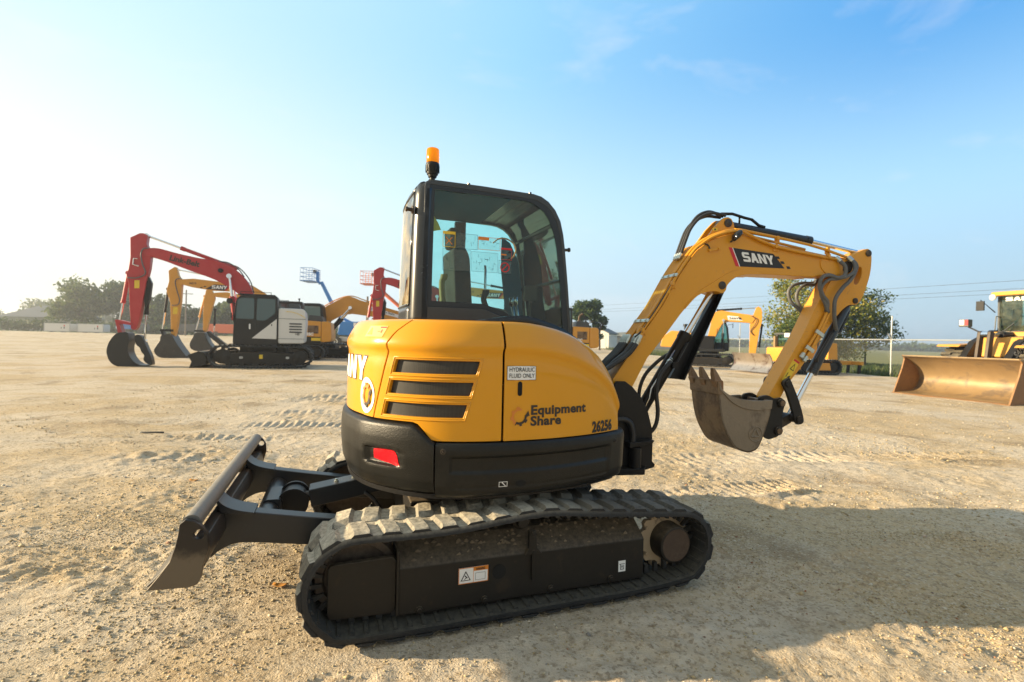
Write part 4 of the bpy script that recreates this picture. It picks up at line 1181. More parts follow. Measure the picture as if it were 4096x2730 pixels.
# maker's plate on the boom
bp = lambda o: (lambda x, z: (x, -.1065 - o, z))
dk = [(.962, 2.216 + .002), (1.438, 2.224), (1.322, 2.343), (.890, 2.374)]
bd = decal('maker_decal', [[(1.005, 2.2175), (1.438, 2.224), (1.322, 2.343), (.933, 2.371)]], bp(0), 'ink', bm_)
decal('red_stripe', [[(.962, 2.2170), (.997, 2.2173), (.925, 2.3715), (.890, 2.374)]], bp(0), 'red_ink', bd)
decal('white_stripe', [[(.997, 2.2173), (1.005, 2.2175), (.933, 2.371), (.925, 2.3715)]], bp(0), 'white', bd)
decal('check_mark', [[(x, z), (x + .034, z + .001), (x + .020, z + .022), (x - .014, z + .021)] for x, z in ((1.466, 2.222), (1.405, 2.262), (1.357, 2.302))], bp(0), 'ink', bd)
P_, w_ = sany_polys('SANY', 0.080, 0.072, 0.06)
k_ = .305 / w_
decal('maker_lettering', P_, lambda x, y: (1.016 + x * k_ - .03 * y / .08 + .022 + (.0), -.1085, 2.262 + y * (1 - .08 * x) - .045 * x), 'white', bd)
# steel pipes along the back of the boom, clamps, hoses
def off_path(P, d):
    out = []
    for i, p in enumerate(P):
        a = Vector(P[max(0, i - 1)]); b_ = Vector(P[min(len(P) - 1, i + 1)]); t = (b_ - a).normalized()
        out.append((p[0] - t.y * d, p[1] + t.x * d))
    return out
BACK = spline([(.150, 1.652), (.20, 1.722), (.298, 1.859), (.446, 2.117), (.575, 2.302), (.635, 2.359), (.719, 2.419), (.818, 2.460), (.893, 2.480), (1.007, 2.490)], 4)
bk = off_path(BACK, .026)
for k in range(7):
    y = -.108 + .036 * k
    pth = [(p[0], y, p[1]) for p in bk]
    if k >= 3: pth = pth[:int(len(pth) * (.60 + .02 * (k % 2)))]
    if k == 0: pth = [(p[0], y - .020 * sm(p[0], .55, .75), p[1]) for p in off_path(BACK, .020)] + [(1.02, -.125, 2.458), (1.326, -.125, 2.404), (1.841, -.125, 2.352), (1.97, -.125, 2.325)]
    if k == 1: pth = [(p[0], y - .050 * sm(p[0], .55, .85), p[1]) for p in off_path(BACK, .030)] + [(1.20, -.125, 2.500), (1.66, -.122, 2.440), (1.965, -.12, 2.392), (2.05, -.12, 2.355)]
    if k == 2: pth = pth + [(1.3, y, 2.462), (1.7, y, 2.415), (2.0, y, 2.39)]
    low = pth[0]
    jog = [(low[0] - .062 + .02 * (k < 3), y - (.02 if k < 3 else -.01), low[2] - .075), (low[0] - .03 + .012 * (k < 3), y - (.012 if k < 3 else -.006), low[2] - .04)]
    mb = MB(); mb.tube(spline(jog + pth[::2], 3), .0125, 8); build('hydraulic_pipe', mb, 'yellow_boom', bm_, smooth=2)
    e = Vector(jog[0]); d_ = Vector((-.45, 0, -.9)).normalized()
    mb = MB(); mb.lathe(e - d_ * .03, d_, [(0, .015), (.01, .018), (.035, .018), (.036, .021), (.06, .021), (.061, .017), (.085, .017), (.086, 0)], 8); ft = build('hose_fitting', mb, 'zinc', bm_)
    mb = MB(); tip = e + d_ * .05
    mb.tube(spline([tip, tip + Vector((-.06, 0, -.075)), tip + Vector((-.15, .0, -.14 - .004 * k)), (-.19, tip.y * 1.1, 1.34 - .014 * k), (-.38, tip.y * 1.2, 1.23 - .012 * k)], 5), .019, 8); build('hose', mb, 'hose', bm_, smooth=2)
for (s0, z0), ang in (((.405, 2.115), 57), ((.162, 1.735), 54)):
    mb = MB(); mb.box((s0, -.012, z0), (.030, .245, .014), (0, -R_(ang), 0)); cl = build('pipe_clamp', mb, 'zinc', bm_, bevel=0.002)
    nrm = Vector((-math.sin(R_(ang)), 0, math.cos(R_(ang))))
    for yy in (-.10, -.01, .08):
        mb = MB(); mb.lathe(Vector((s0, yy, z0)) + nrm * .006, nrm, [(0, .010), (.009, .010), (.010, 0)], 6); build('bolt', mb, 'zinc', cl)
for s0, z0 in ((.12, 1.66), (.375, 2.045), (1.33, 2.405), (1.86, 2.352), (1.34, 2.475), (1.85, 2.41)):
    mb = MB(); mb.box((s0, -.124, z0), (.022, .036, .034)); mb.lathe((s0 + .03, -.107, z0 - .035), (0, -1, 0), [(0, .009), (.010, .009), (.011, 0)], 6); mb.box((s0 + .012, -.110, z0 - .022), (.05, .006, .04)); build('pipe_clip', mb, 'yellow_boom', bm_, bevel=0.002)
mb = MB(); mb.tube(spline([(.06, -.11, 1.60), (.12, -.113, 1.655), (.22, -.112, 1.80), (.36, -.112, 2.02), (.50, -.112, 2.24), (.58, -.113, 2.34), (.66, -.113, 2.385), (.70, -.113, 2.37), (.715, -.113, 2.33)], 5), .006, 6); build('wire', mb, 'hose', bm_, smooth=2)
mb = MB(); mb.box((.745, -.118, 2.345), (.09, .012, .02), (0, -R_(15), 0)); mb.lathe((.79, -.11, 2.355), (0, -1, 0), [(0, .012), (.02, .012), (.021, 0)], 8); build('lamp_stay', mb, 'yellow_boom', bm_)
mb = MB(); mb.loft([[(.93 + d * .8, -.15 + c * 1.0, 2.462 + d * .55 + s2) for c, s2 in [(.036 * k2 * math.cos(a), .036 * k2 * math.sin(a)) for a in np.linspace(0, 2 * math.pi, 14, False)]] for d, k2 in ((-.03, .7), (-.02, 1), (.025, 1), (.045, .8))])
mb.tube([(.90, -.115, 2.415), (.915, -.135, 2.43), (.92, -.15, 2.45)], .008, 6)
build('work_lamp', mb, 'frit', bm_)
for y, lift in ((-.04, 0), (-.005, .02), (.03, -.01)):
    mb = MB(); mb.tube(spline([(.49, y, 2.30), (.525, y, 2.40), (.575, y, 2.52), (.655, y, 2.615 + lift), (.76, y, 2.665 + lift), (.86, y, 2.66 + lift * .4), (.90, y, 2.655)], 6), .014, 8); build('hose', mb, 'hose', bm_, smooth=2)
    mb = MB(); mb.lathe((.47, y, 2.262), (.45, 0, .89), [(0, .013), (.02, .018), (.05, .018), (.052, 0)], 8); build('hose_fitting', mb, 'zinc', bm_)
mb = MB(); mb.tube([(.87, -.02, 2.672), (.98, -.02, 2.680), (1.10, -.02, 2.655), (1.17, -.02, 2.645), (1.24, -.02, 2.600), (1.30, -.02, 2.588)], .013, 8); mb.cyl((1.05, -.02, 2.60), (1.05, -.02, 2.665), .008, n=8); build('cylinder_pipe', mb, 'black', bm_, smooth=2)
# arm cylinder
ac = None
mb = MB(); mb.cyl((.935, 0, 2.585), (1.775, 0, 2.504), .037, n=24); mb.lathe((1.735, 0, 2.508), (.84, 0, -.081), [(0, .041), (.05, .041), (.055, .03)], 24); mb.cyl((.901, -.045, 2.583), (.901, .045, 2.583), .045, n=20)
ac = build('arm_cylinder', mb, 'bluegrey', EX, **BL_)
mb = MB(); mb.cyl((1.77, 0, 2.504), (2.31, 0, 2.428), .020, n=18); build('piston_rod', mb, 'chrome', ac)
mb = MB(); mb.cyl((2.333, -.04, 2.415), (2.333, .04, 2.415), .042, n=20); build('rod_eye', mb, 'yellow_boom', ac)
# boom cylinder with its rod guard
mb = MB(); d_ = (Vector((.584, 0, 1.644)) - Vector((.06, 0, .785))).normalized(); base = Vector((.04, 0, .752))
mb.lathe(base, d_, [(0, .05), (.04, .052), (.98, .052), (.99, .058), (1.04, .058), (1.045, .035)], 28); mb.cyl((.04, -.05, .752), (.04, .05, .752), .06, n=20)
bcy = build('boom_cylinder', mb, 'black', EX, **BL_)
top = base + d_ * 1.04; pin = Vector((.834, 0, 2.050))
mb = MB(); mb.cyl(top, pin, .026, n=18); build('piston_rod', mb, 'chrome', bcy)
mb = MB(); mb.cyl(pin + Vector((0, -.06, 0)), pin + Vector((0, .06, 0)), .045, n=18); build('rod_eye', mb, 'pin', bcy)
mb = MB(); gpts = [(.93, 2.009), (.871, 2.006), (.452, 1.258), (.578, 1.247)]
mb.prism(gpts, .058, .066); mb.prism([(.93, 2.009), (.921, 2.009), (.563, 1.248), (.578, 1.247)], -.01, .058); mb.prism([(.871, 2.006), (.879, 2.006), (.463, 1.258), (.452, 1.258)], .02, .058)
build('rod_guard', mb, 'black', bcy, bevel=0.002)
mb = MB(); mb.tube(spline([(.42, -.05, 1.42), (.386, -.075, 1.389), (.331, -.09, 1.337), (.285, -.10, 1.26), (.268, -.10, 1.148), (.285, -.10, .994), (.272, -.09, .882), (.225, -.07, .815), (.16, -.05, .80)], 5), .017, 8); build('hose', mb, 'hose', bcy, smooth=2)
mb = MB(); mb.lathe((.372, -.07, 1.374), (.6, .25, .6), [(0, .018), (.03, .018), (.032, .022), (.055, .022), (.056, .015), (.08, .014), (.081, 0)], 8); build('hose_fitting', mb, 'zinc', bcy)
mb = MB(); mb.tube(spline([(.44, .04, 1.46), (.36, .06, 1.40), (.25, .07, 1.28), (.20, .07, 1.13), (.215, .06, .95), (.19, .05, .84)], 5), .016, 8); build('hose', mb, 'hose', bcy, smooth=2)
mb = MB(); mb.tube([(.16, -.055, .97), (.23, -.057, 1.10), (.245, -.057, 1.18), (.45, -.055, 1.50)], .006, 6); build('grease_line', mb, 'steel', bcy, smooth=2)
mb = MB(); mb.tube([(.56, -.052, 1.56), (.50, -.062, 1.47), (.46, -.07, 1.40)], .012, 6); mb.box((.445, -.06, 1.375), (.05, .05, .05)); build('port_block', mb, 'black', bcy)
# arm
ARMP = [(1.335, 1.100), (1.35, 1.068), (1.39, 1.050), (1.43, 1.066), (1.47, 1.125), (1.494, 1.167), (1.556, 1.256), (1.656, 1.368), (1.998, 1.813)] + spline([(1.998, 1.813), (2.076, 1.893), (2.140, 1.935), (2.19, 1.940), (2.235, 1.950), (2.275, 1.995), (2.318, 2.087), (2.360, 2.216), (2.374, 2.330), (2.370, 2.415), (2.348, 2.448), (2.315, 2.452), (2.243, 2.427), (2.19, 2.40)], 3)[1:] + [(2.14, 2.36), (2.10, 2.30), (2.03, 2.22), (1.95, 2.15), (1.90, 2.09), (1.852, 2.011), (1.648, 1.624), (1.345, 1.13)]
mb = MB(); mb.prism(ARMP, -.076, .076)
arm = build('arm', mb, 'yellow_arm', EX, bevel=0.006, **BL_)
mb = MB(); mb.prism(spline([(2.225, 2.27), (2.248, 2.285), (2.268, 2.268), (2.266, 2.21), (2.238, 2.145), (2.210, 2.125), (2.190, 2.14), (2.196, 2.18)], 4, closed=True), -.2, .2)
cut(arm, mb)
for s0, z0, r in ((2.333, 2.412, .030), (2.203, 1.977, .026)):
    mb = MB(); mb.lathe((s0, -.075, z0), (0, -1, 0), [(0, r), (.010, r), (.012, r * .7), (.016, r * .55), (.017, 0)], 18); build('pin', mb, 'pin', arm)
mb = MB(); mb.prism(spline([(1.93, 1.76), (2.02, 1.90), (2.10, 2.03), (2.13, 2.12), (2.09, 2.22), (2.02, 2.24), (1.94, 2.15), (1.88, 2.04), (1.86, 1.90)], 4, closed=True), -.082, -.075); build('arm_boss', mb, 'yellow_arm', arm, bevel=0.003)
for dy, ds in ((-.098, 0), (-.098, .03)):
    mb = MB(); mb.tube(spline([(1.885 + ds, dy, 1.86), (1.855 + ds, dy, 1.80), (1.80 + ds, dy, 1.70), (1.70 + ds, dy, 1.555 - ds), (1.655 + ds, dy, 1.49 - ds)], 4), .0125, 8); build('hydraulic_pipe', mb, 'yellow_arm', arm, smooth=2)
    mb = MB(); mb.lathe((1.66 + ds, dy, 1.50 - ds), (-.55, 0, -.83), [(0, .016), (.02, .019), (.05, .019), (.051, .014), (.06, 0)], 8); build('hose_fitting', mb, 'zinc', arm)
for s0, z0 in ((1.81, 1.675), (1.715, 1.535)):
    mb = MB(); mb.box((s0, -.105, z0), (.09, .016, .035), (0, R_(30), 0)); mb.box((s0 + .03, -.09, z0 - .02), (.03, .03, .03)); build('pipe_clamp', mb, 'zinc', arm, bevel=0.003)
al = decal('warning_label', [[(1.462, 1.262), (1.512, 1.232), (1.640, 1.415), (1.580, 1.452)]], lambda x, z: (x, -.0785, z), 'yellow_ink', arm)
lab = lambda x, y: (1.462 + .055 * x + .123 * y, -.0800, 1.262 - .033 * x + .186 * y)
decal('label_header', [[(0, .92), (1, .92), (1, 1.0), (0, 1.0)]], lab, 'red_ink', al)
decal('label_print', [[(.15, .55), (.85, .55), (.5, .86)], [(.2, .2), (.3, .2), (.3, .4), (.2, .4)], [(.5, .12), (.85, .18), (.8, .35), (.5, .25)]], lab, 'ink', al)
decal('label_print', [[(.27, .58), (.73, .58), (.5, .79)]], lambda x, y: (lab(x, y)[0], -.0812, lab(x, y)[2]), 'yellow_ink', al)
# hoses between boom and arm
for pth, r in (([(1.955, -.125, 2.335), (1.985, -.14, 2.30), (2.015, -.15, 2.261), (2.010, -.15, 2.19), (1.942, -.15, 2.163), (1.844, -.15, 2.182), (1.776, -.15, 2.155), (1.765, -.14, 2.085), (1.808, -.13, 2.006), (1.872, -.115, 1.95), (1.882, -.10, 1.87)], .017), ([(2.08, -.12, 2.345), (2.125, -.13, 2.30), (2.12, -.14, 2.235), (2.05, -.145, 2.185), (1.94, -.14, 2.155), (1.86, -.14, 2.145), (1.80, -.13, 2.09), (1.80, -.12, 2.02), (1.86, -.11, 1.93), (1.90, -.10, 1.86)], .015), ([(2.10, -.11, 2.35), (2.148, -.13, 2.294), (2.143, -.13, 2.235), (2.089, -.13, 2.149), (2.007, -.13, 2.074), (1.94, -.13, 1.977), (1.943, -.12, 1.86), (1.974, -.10, 1.767), (2.028, -.06, 1.715)], .017), ([(2.0, .13, 2.24), (1.951, .12, 2.152), (1.82, .12, 2.14), (1.721, .12, 2.11), (1.68, .12, 2.047), (1.711, .12, 1.962), (1.785, .10, 1.891), (1.83, .09, 1.831)], .015), ([(2.0, .09, 2.22), (1.93, .09, 2.13), (1.83, .09, 2.12), (1.76, .09, 2.07), (1.74, .09, 2.0), (1.78, .09, 1.92), (1.83, .085, 1.85)], .015)):
    mb = MB(); mb.tube(spline(pth, 6), r, 8); build('hose', mb, 'hose_grey', arm, smooth=2)
    mb = MB(); mb.lathe(Vector(pth[0]) - (Vector(pth[1]) - Vector(pth[0])).normalized() * .02, Vector(pth[1]) - Vector(pth[0]), [(0, .014), (.012, .019), (.05, .019), (.052, 0)], 8); build('hose_fitting', mb, 'zinc', arm)
# bucket cylinder
mb = MB(); a = Vector((2.203, 0, 1.977)); b_ = Vector((1.852, 0, 1.345)); d_ = (b_ - a).normalized()
mb.lathe(a + d_ * .03, d_, [(0, .03), (.03, .044), (.69, .044), (.692, .047), (.725, .047), (.728, .03)], 24); mb.cyl((2.203, -.05, 1.977), (2.203, .05, 1.977), .045, n=18)
mb.tube([tuple(a + d_ * .10 + Vector((.055, 0, .03))), tuple(a + d_ * .12 + Vector((.07, 0, 0))), tuple(a + d_ * .30 + Vector((.07, 0, -.02))), tuple(a + d_ * .33 + Vector((.03, 0, 0)))], .014, 8)
mb.tube([tuple(a + d_ * .36 + Vector((-.03, -.05, .02))), tuple(a + d_ * .62 + Vector((-.045, -.04, .02))), tuple(a + d_ * .66 + Vector((-.02, -.03, .02)))], .012, 8)
kc = build('bucket_cylinder', mb, 'bluegrey', EX, **BL_)
mb = MB(); mb.cyl(a + d_ * .72, Vector((1.612, 0, .93)), .025, n=18); build('piston_rod', mb, 'chrome', kc)
# linkage
LK = spline([(1.471, 1.275), (1.487, 1.282), (1.505, 1.274), (1.572, 1.145), (1.618, 1.035), (1.652, .924), (1.640, .890), (1.610, .880), (1.575, .893), (1.533, 1.007), (1.476, 1.150), (1.447, 1.205), (1.450, 1.255)], 3, closed=True)
for s_ in (-1, 1):
    mb = MB(); mb.prism(LK, s_ * .130, s_ * .104); mb.cyl((1.488, s_ * .070, 1.232), (1.488, s_ * .140, 1.232), .030, n=16); mb.cyl((1.606, s_ * .10, .925), (1.606, s_ * .142, .925), .032, n=16)
    build('side_link', mb, 'black_dusty', EX, bevel=0.004, **BL_)
mb = MB(); mb.cyl((1.606, -.10, .925), (1.606, .10, .925), .035, n=18); mb.prism(round_poly([(1.40, .785), (1.60, .885), (1.625, .93), (1.59, .965), (1.39, .870)], .02), -.05, .05)
build('bucket_link', mb, 'pin', EX, bevel=0.004, **BL_)
# bucket
sh = spline([(.765, 1.241), (.774, 1.111), (.808, .937), (.871, .796), (.943, .705), (1.043, .668), (1.105, .676), (1.150, .708), (1.195, .800), (1.240, .935), (1.262, 1.02), (1.268, 1.101)], 4)
inn = [(p[0] + q[0], p[1] + q[1]) for p, q in zip(sh, [(.016, 0)] * len(sh))]
ctr = (1.03, .95)
inn = [(p[0] + (ctr[0] - p[0]) * .06, p[1] + (ctr[1] - p[1]) * .06) for p in sh]
mb = MB(); mb.prism(sh + inn[::-1], -.20, .20)
bk_ = build('bucket', mb, 'rust', EX, bevel=0.003, **BL_)
rim = spline([(.765, 1.241), (.79, 1.20), (.831, 1.163), (.90, 1.130), (.98, 1.110), (1.131, 1.097), (1.268, 1.101)], 4)
for s_ in (-1, 1):
    mb = MB(); mb.prism(sh + rim[::-1][1:-1], s_ * .200, s_ * .186); sd = build('side_plate', mb, 'rust_side', bk_, bevel=0.002)
    strip = rim + spline([(1.262, 1.03), (1.15, 1.018), (1.0, 1.035), (.89, 1.085), (.80, 1.165), (.774, 1.19)], 4)
    mb = MB(); mb.prism(strip, s_ * .210, s_ * .19); build('side_cutter', mb, 'rust_side', sd, bevel=0.003)
    if s_ < 0:
        mb = MB()
        for k in range(3):
            a0 = R_(90 + 120 * k); a1 = R_(90 + 120 * (k + 1)); c0 = (1.118, .820)
            p0 = (c0[0] + .042 * math.cos(a0), c0[1] + .042 * math.sin(a0)); p1 = (c0[0] + .042 * math.cos(a1), c0[1] + .042 * math.sin(a1))
            mb.tube([(p0[0], -.201, p0[1]), (p1[0], -.201, p1[1])], .008, 6)
        mb.tube([(1.118 + .062 * math.cos(a), -.2, .820 + .062 * math.sin(a)) for a in np.linspace(0, 2 * math.pi, 24)], .005, 6)
        build('cast_mark', mb, 'rust_side', sd, smooth=1)
mb = MB(); mb.prism([(.752, 1.255), (.785, 1.245), (.800, 1.15), (.772, 1.14), (.760, 1.15)], -.207, .207); build('cutting_edge', mb, 'rust', bk_, bevel=0.003)
for y in (-.165, 0, .165):
    mb = MB()
    mb.loft([[(cx - w, y - hw, cz), (cx + w, y - hw, cz), (cx + w, y + hw, cz), (cx - w, y + hw, cz)] for cx, cz, w, hw in ((.790, 1.185, .026, .030), (.775, 1.245, .036, .034), (.768, 1.262, .036, .035), (.766, 1.266, .030, .030), (.748, 1.31, .022, .027), (.730, 1.362, .007, .020))])
    M['tooth'] = M.get('tooth') or surf('worn_tooth_steel', (0.17, 0.10, 0.055), rough=0.55, metal=.3, dust=.3, var=.3, spots=(.28, .11, .03), spot_amt=.3)
    build('tooth', mb, 'tooth', bk_, bevel=0.003)
EARP = round_poly([(1.215, 1.12), (1.30, 1.135), (1.37, 1.10), (1.44, 1.115), (1.475, 1.07), (1.445, .95), (1.455, .83), (1.41, .775), (1.315, .750), (1.265, .78), (1.255, .92)], .025, 3)
for s_ in (-1, 1):
    mb = MB(); mb.prism(EARP, s_ * .115, s_ * .088)
    for s0, z0 in ((1.426, 1.065), (1.405, .827)):
        mb.cyl((s0, s_ * .06, z0), (s0, s_ * .135, z0), .036, n=18)
    eo = build('bucket_ear', mb, 'black_dusty', bk_, bevel=0.004)
    for s0, z0 in ((1.426, 1.065), (1.405, .827)):
        mb = MB(); mb.cyl((s0, s_ * .134, z0), (s0, s_ * .142, z0), .024, n=16); build('pin', mb, 'rust', eo)
# ================================================================== ground
def vnoise(X, Y, seed, lat=256):
    r = np.random.RandomState(seed); G = r.rand(lat, lat)
    xi = np.floor(X).astype(int); yi = np.floor(Y).astype(int); fx = X - xi; fy = Y - yi
    fx = fx * fx * (3 - 2 * fx); fy = fy * fy * (3 - 2 * fy)
    a = G[xi % lat, yi % lat]; b = G[(xi + 1) % lat, yi % lat]; c = G[xi % lat, (yi + 1) % lat]; d = G[(xi + 1) % lat, (yi + 1) % lat]
    return (a * (1 - fx) + b * fx) * (1 - fy) + (c * (1 - fx) + d * fx) * fy - 0.5
def npsm(x, a, b):
    t = np.clip((x - a) / (b - a), 0, 1); return t * t * (3 - 2 * t)
RUTS = []   # (x0, y0, x1, y1, width, cleat pitch, depth)
def ghit(px, py):
    c, s_ = math.cos(ROLL), math.sin(ROLL); u = (px - 2048) / 1960; v = -(py - 1365) / 1960
    a = u * c - v * s_; b = u * s_ + v * c
    d = (a, math.cos(PITCH) + b * math.sin(PITCH), -math.sin(PITCH) + b * math.cos(PITCH)); t = -CAM_H / d[2]
    return d[0] * t, d[1] * t
RUTS = [(-9, 10.4, 3, 13.4, .45, .17, .03), (-12, 15, 4, 16.5, .6, .25, .035), (-8, 7.9, -1.5, 8.6, .40, .13, .028), (1.2, 4.75, 3.3, 5.55, 0.36, 0.105, 0.032), (2.05, 3.25, 4.2, 4.05, 0.42, 0.115, 0.022), (4.2, 4.05, 6.4, 4.9, 0.42, 0.115, 0.016),
        (-7.0, 6.6, -3.4, 7.4, 0.42, 0.14, 0.030), (-6.5, 5.7, -2.6, 6.2, 0.34, 0.30, 0.022), (-6.5, 8.9, 1.0, 11.2, 0.5, 0.16, 0.03), (-7, 12, 2, 12.6, .6, .2, .04),
        (-0.55, 2.10, 0.9, 2.62, 0.30, 0.12, 0.010), (3.0, 2.6, 6.0, 3.2, .4, .13, .010), (2.0, 6.5, 8.0, 7.4, .5, .16, .02)]
def gz(X, Y):
    X = np.asarray(X, float); Y = np.asarray(Y, float)
    h = 0.75 * npsm(Y, 38, 95) * (1 - npsm(X, 8, 34))
    near = 1 - npsm(np.hypot(X, Y), 30, 60)
    h = h + near * (0.030 * vnoise(X * .55 + 9, Y * .9 + 3, 1) + 0.034 * vnoise(X * 1.5 + 3, Y * 2.4 + 7, 2) + 0.017 * vnoise(X * 4.2, Y * 5.6, 3) + 0.012 * vnoise(X * 11, Y * 13, 4))
    lump = np.clip(vnoise(X * 1.3 + 31, Y * 1.9 + 11, 8) + .20, 0, 1)
    h = h + near * lump * (0.034 * np.abs(vnoise(X * 9, Y * 11, 5)) + 0.032 * vnoise(X * 19, Y * 21, 6) + 0.030 * vnoise(X * 33, Y * 33, 7))
    for x0, y0, x1, y1, w, pit, dep in RUTS:
        L_ = math.hypot(x1 - x0, y1 - y0); tx, ty = (x1 - x0) / L_, (y1 - y0) / L_
        a = (X - x0) * tx + (Y - y0) * ty; b_ = -(X - x0) * ty + (Y - y0) * tx
        wig = 0.04 * vnoise(a * 1.2, a * 0 + 5, 12)
        inside = npsm(-np.abs(b_ + wig), -w / 2 - .04, -w / 2 + .02) * npsm(a, -.15, .25) * (1 - npsm(a, L_ - .3, L_ + .15))
        fade = np.clip(0.85 + 1.6 * vnoise(a * .9 + 3, b_ * 2, 13), 0.15, 1.2)
        saw = ((a + b_ * 0.12 + 0.02 * vnoise(a * 5, b_ * 5, 14)) / pit) % 1.0
        cle = np.where(saw < .62, saw / .62, (1 - saw) / .38)
        edge = np.exp(-((np.abs(b_ + wig) - w / 2 - .03) / .035) ** 2) * npsm(a, -.1, .2) * (1 - npsm(a, L_ - .3, L_ + .1))
        h = h + near * fade * dep * 1.5 * (inside * (cle - .75) + .55 * edge * (1 + 1.2 * vnoise(a * 9, b_ * 9, 15)))
    # packed flat where the machine stands
    cx, cy = EX_O[0], EX_O[1]; ca, sa = math.cos(EX_YAW), math.sin(EX_YAW)
    lx = (X - cx) * ca + (Y - cy) * sa; ly = -(X - cx) * sa + (Y - cy) * ca
    pk = npsm(-np.abs(lx), -1.55, -1.15) * npsm(-np.abs(np.abs(ly) - .78), -.36, -.20)
    h = h * (1 - pk) + (-0.004) * pk
    return h
def axis(lo, f0, f1, hi, step, gr=1.12):
    a = list(np.arange(f0, f1, step)); s_ = step; x = a[-1]
    while x < hi: s_ *= gr; x += s_; a.append(x)
    s_ = step; x = f0; b_ = []
    while x > lo: s_ *= gr; x -= s_; b_.append(x)
    return np.array(b_[::-1] + a)
ax_x = axis(-900, -4.2, 6.2, 1100, 0.022, 1.045); ax_y = axis(-120, 1.7, 6.6, 1500, 0.022, 1.035)
GX, GY = np.meshgrid(ax_x, ax_y); H = gz(GX, GY)
nv = GX.size; ny_, nx_ = GX.shape
me = bpy.data.meshes.new('ground')
idx = np.arange(nv).reshape(ny_, nx_)
q = np.stack([idx[:-1, :-1], idx[:-1, 1:], idx[1:, 1:], idx[1:, :-1]], -1).reshape(-1, 4)
me.vertices.add(nv); me.vertices.foreach_set('co', np.stack([GX, GY, H], -1).astype(np.float32).ravel())
me.loops.add(q.size); me.loops.foreach_set('vertex_index', q.astype(np.int32).ravel())
me.polygons.add(len(q)); me.polygons.foreach_set('loop_start', np.arange(0, q.size, 4, dtype=np.int32))
me.update(calc_edges=True); me.validate(); me.shade_smooth()
# fence line and far edge of the lot: everything beyond is grass
FA, FB = (22.6, 14.0), (13.3, 71.0)
m, nt, N, L, b, out = nodes_of('sandy_gravel_and_grass')
geo = N.new('ShaderNodeNewGeometry'); pos = geo.outputs['Position']
sep = N.new('ShaderNodeSeparateXYZ'); L.new(pos, sep.inputs[0])
nA = noise(N, L, 0.35, 6, .6, pos, .4); nB = noise(N, L, 2.3, 7, .62, pos, .3); nC = noise(N, L, 14, 6, .6, pos); nD = noise(N, L, 90, 4, .6, pos)
stretch = N.new('ShaderNodeMapping'); stretch.inputs['Scale'].default_value = (.10, .55, 1); stretch.inputs['Rotation'].default_value = (0, 0, R_(-6)); L.new(pos, stretch.inputs[0])
nS = noise(N, L, 1.0, 6, .6, stretch.outputs[0], .3)
GR1, GR2, PALE, DAMP = (0.44, 0.328, 0.188), (0.53, 0.412, 0.258), (0.57, 0.482, 0.362), (0.26, 0.190, 0.112)
g1 = mixc(N, L, nB.outputs['Fac'], GR1, GR2)
g1 = mixc(N, L, ramp(N, L, nA.outputs['Fac'], .44, .56), g1, PALE)
g1 = mixc(N, L, math_(N, L, 'MULTIPLY', ramp(N, L, nS.outputs['Fac'], .50, .60), .85), g1, PALE)
g1 = mixc(N, L, math_(N, L, 'MULTIPLY', ramp(N, L, nC.outputs['Fac'], .52, .66), .65), g1, DAMP)
nW = noise(N, L, .8, 5, .6, pos, .5)
g1 = mixc(N, L, math_(N, L, 'MULTIPLY', ramp(N, L, nW.outputs['Fac'], .55, .66), .75), g1, DAMP)
vo = N.new('ShaderNodeTexVoronoi'); vo.inputs['Scale'].default_value = 70; L.new(pos, vo.inputs['Vector'])
vs = N.new('ShaderNodeSeparateColor'); L.new(vo.outputs['Color'], vs.inputs[0])
g1 = mixc(N, L, math_(N, L, 'MULTIPLY', ramp(N, L, vs.outputs[0], .72, .9), .5), g1, (.60, .52, .40))
g1 = mixc(N, L, math_(N, L, 'MULTIPLY', ramp(N, L, vs.outputs[1], .80, .95), .55), g1, (.20, .15, .095))
# grass mask: signed distance to the fence line, and to the far end of the lot
fx, fy = FB[0] - FA[0], FB[1] - FA[1]; fl = math.hypot(fx, fy); nx0, ny0 = fy / fl, -fx / fl
d1 = math_(N, L, 'ADD', math_(N, L, 'MULTIPLY', sep.outputs['X'], nx0), math_(N, L, 'MULTIPLY', sep.outputs['Y'], ny0))
d1 = math_(N, L, 'SUBTRACT', d1, nx0 * FA[0] + ny0 * FA[1])
d1 = math_(N, L, 'ADD', d1, math_(N, L, 'MULTIPLY', math_(N, L, 'SUBTRACT', nB.outputs['Fac'], .5), 1.2))
far1 = math_(N, L, 'SUBTRACT', sep.outputs['Y'], 104.0)
far1 = math_(N, L, 'ADD', far1, math_(N, L, 'MULTIPLY', math_(N, L, 'SUBTRACT', nB.outputs['Fac'], .5), 4.0))
dm = math_(N, L, 'MAXIMUM', d1, far1)
gm = ramp(N, L, math_(N, L, 'ADD', math_(N, L, 'MULTIPLY', dm, .5), .5, True), .42, .58)
path = math_(N, L, 'ABSOLUTE', math_(N, L, 'SUBTRACT', d1, 13.0))
pm = ramp(N, L, math_(N, L, 'MULTIPLY', path, .25, True), .20, .45, (1, 1, 1), (0, 0, 0))
gr = mixc(N, L, nB.outputs['Fac'], (0.050, 0.095, 0.022), (0.085, 0.115, 0.030))
dry = ramp(N, L, math_(N, L, 'MULTIPLY', d1, .02, True), .30, .42)
gr = mixc(N, L, dry, gr, mixc(N, L, nA.outputs['Fac'], (0.16, 0.17, 0.055), (0.22, 0.20, 0.085)))
gr = mixc(N, L, math_(N, L, 'MULTIPLY', pm, .8), gr, (.40, .36, .28))
cfin = mixc(N, L, gm, g1, gr)
L.new(cfin, b.inputs['Base Color']); b.inputs['Roughness'].default_value = .92; b.inputs['Specular IOR Level'].default_value = .15
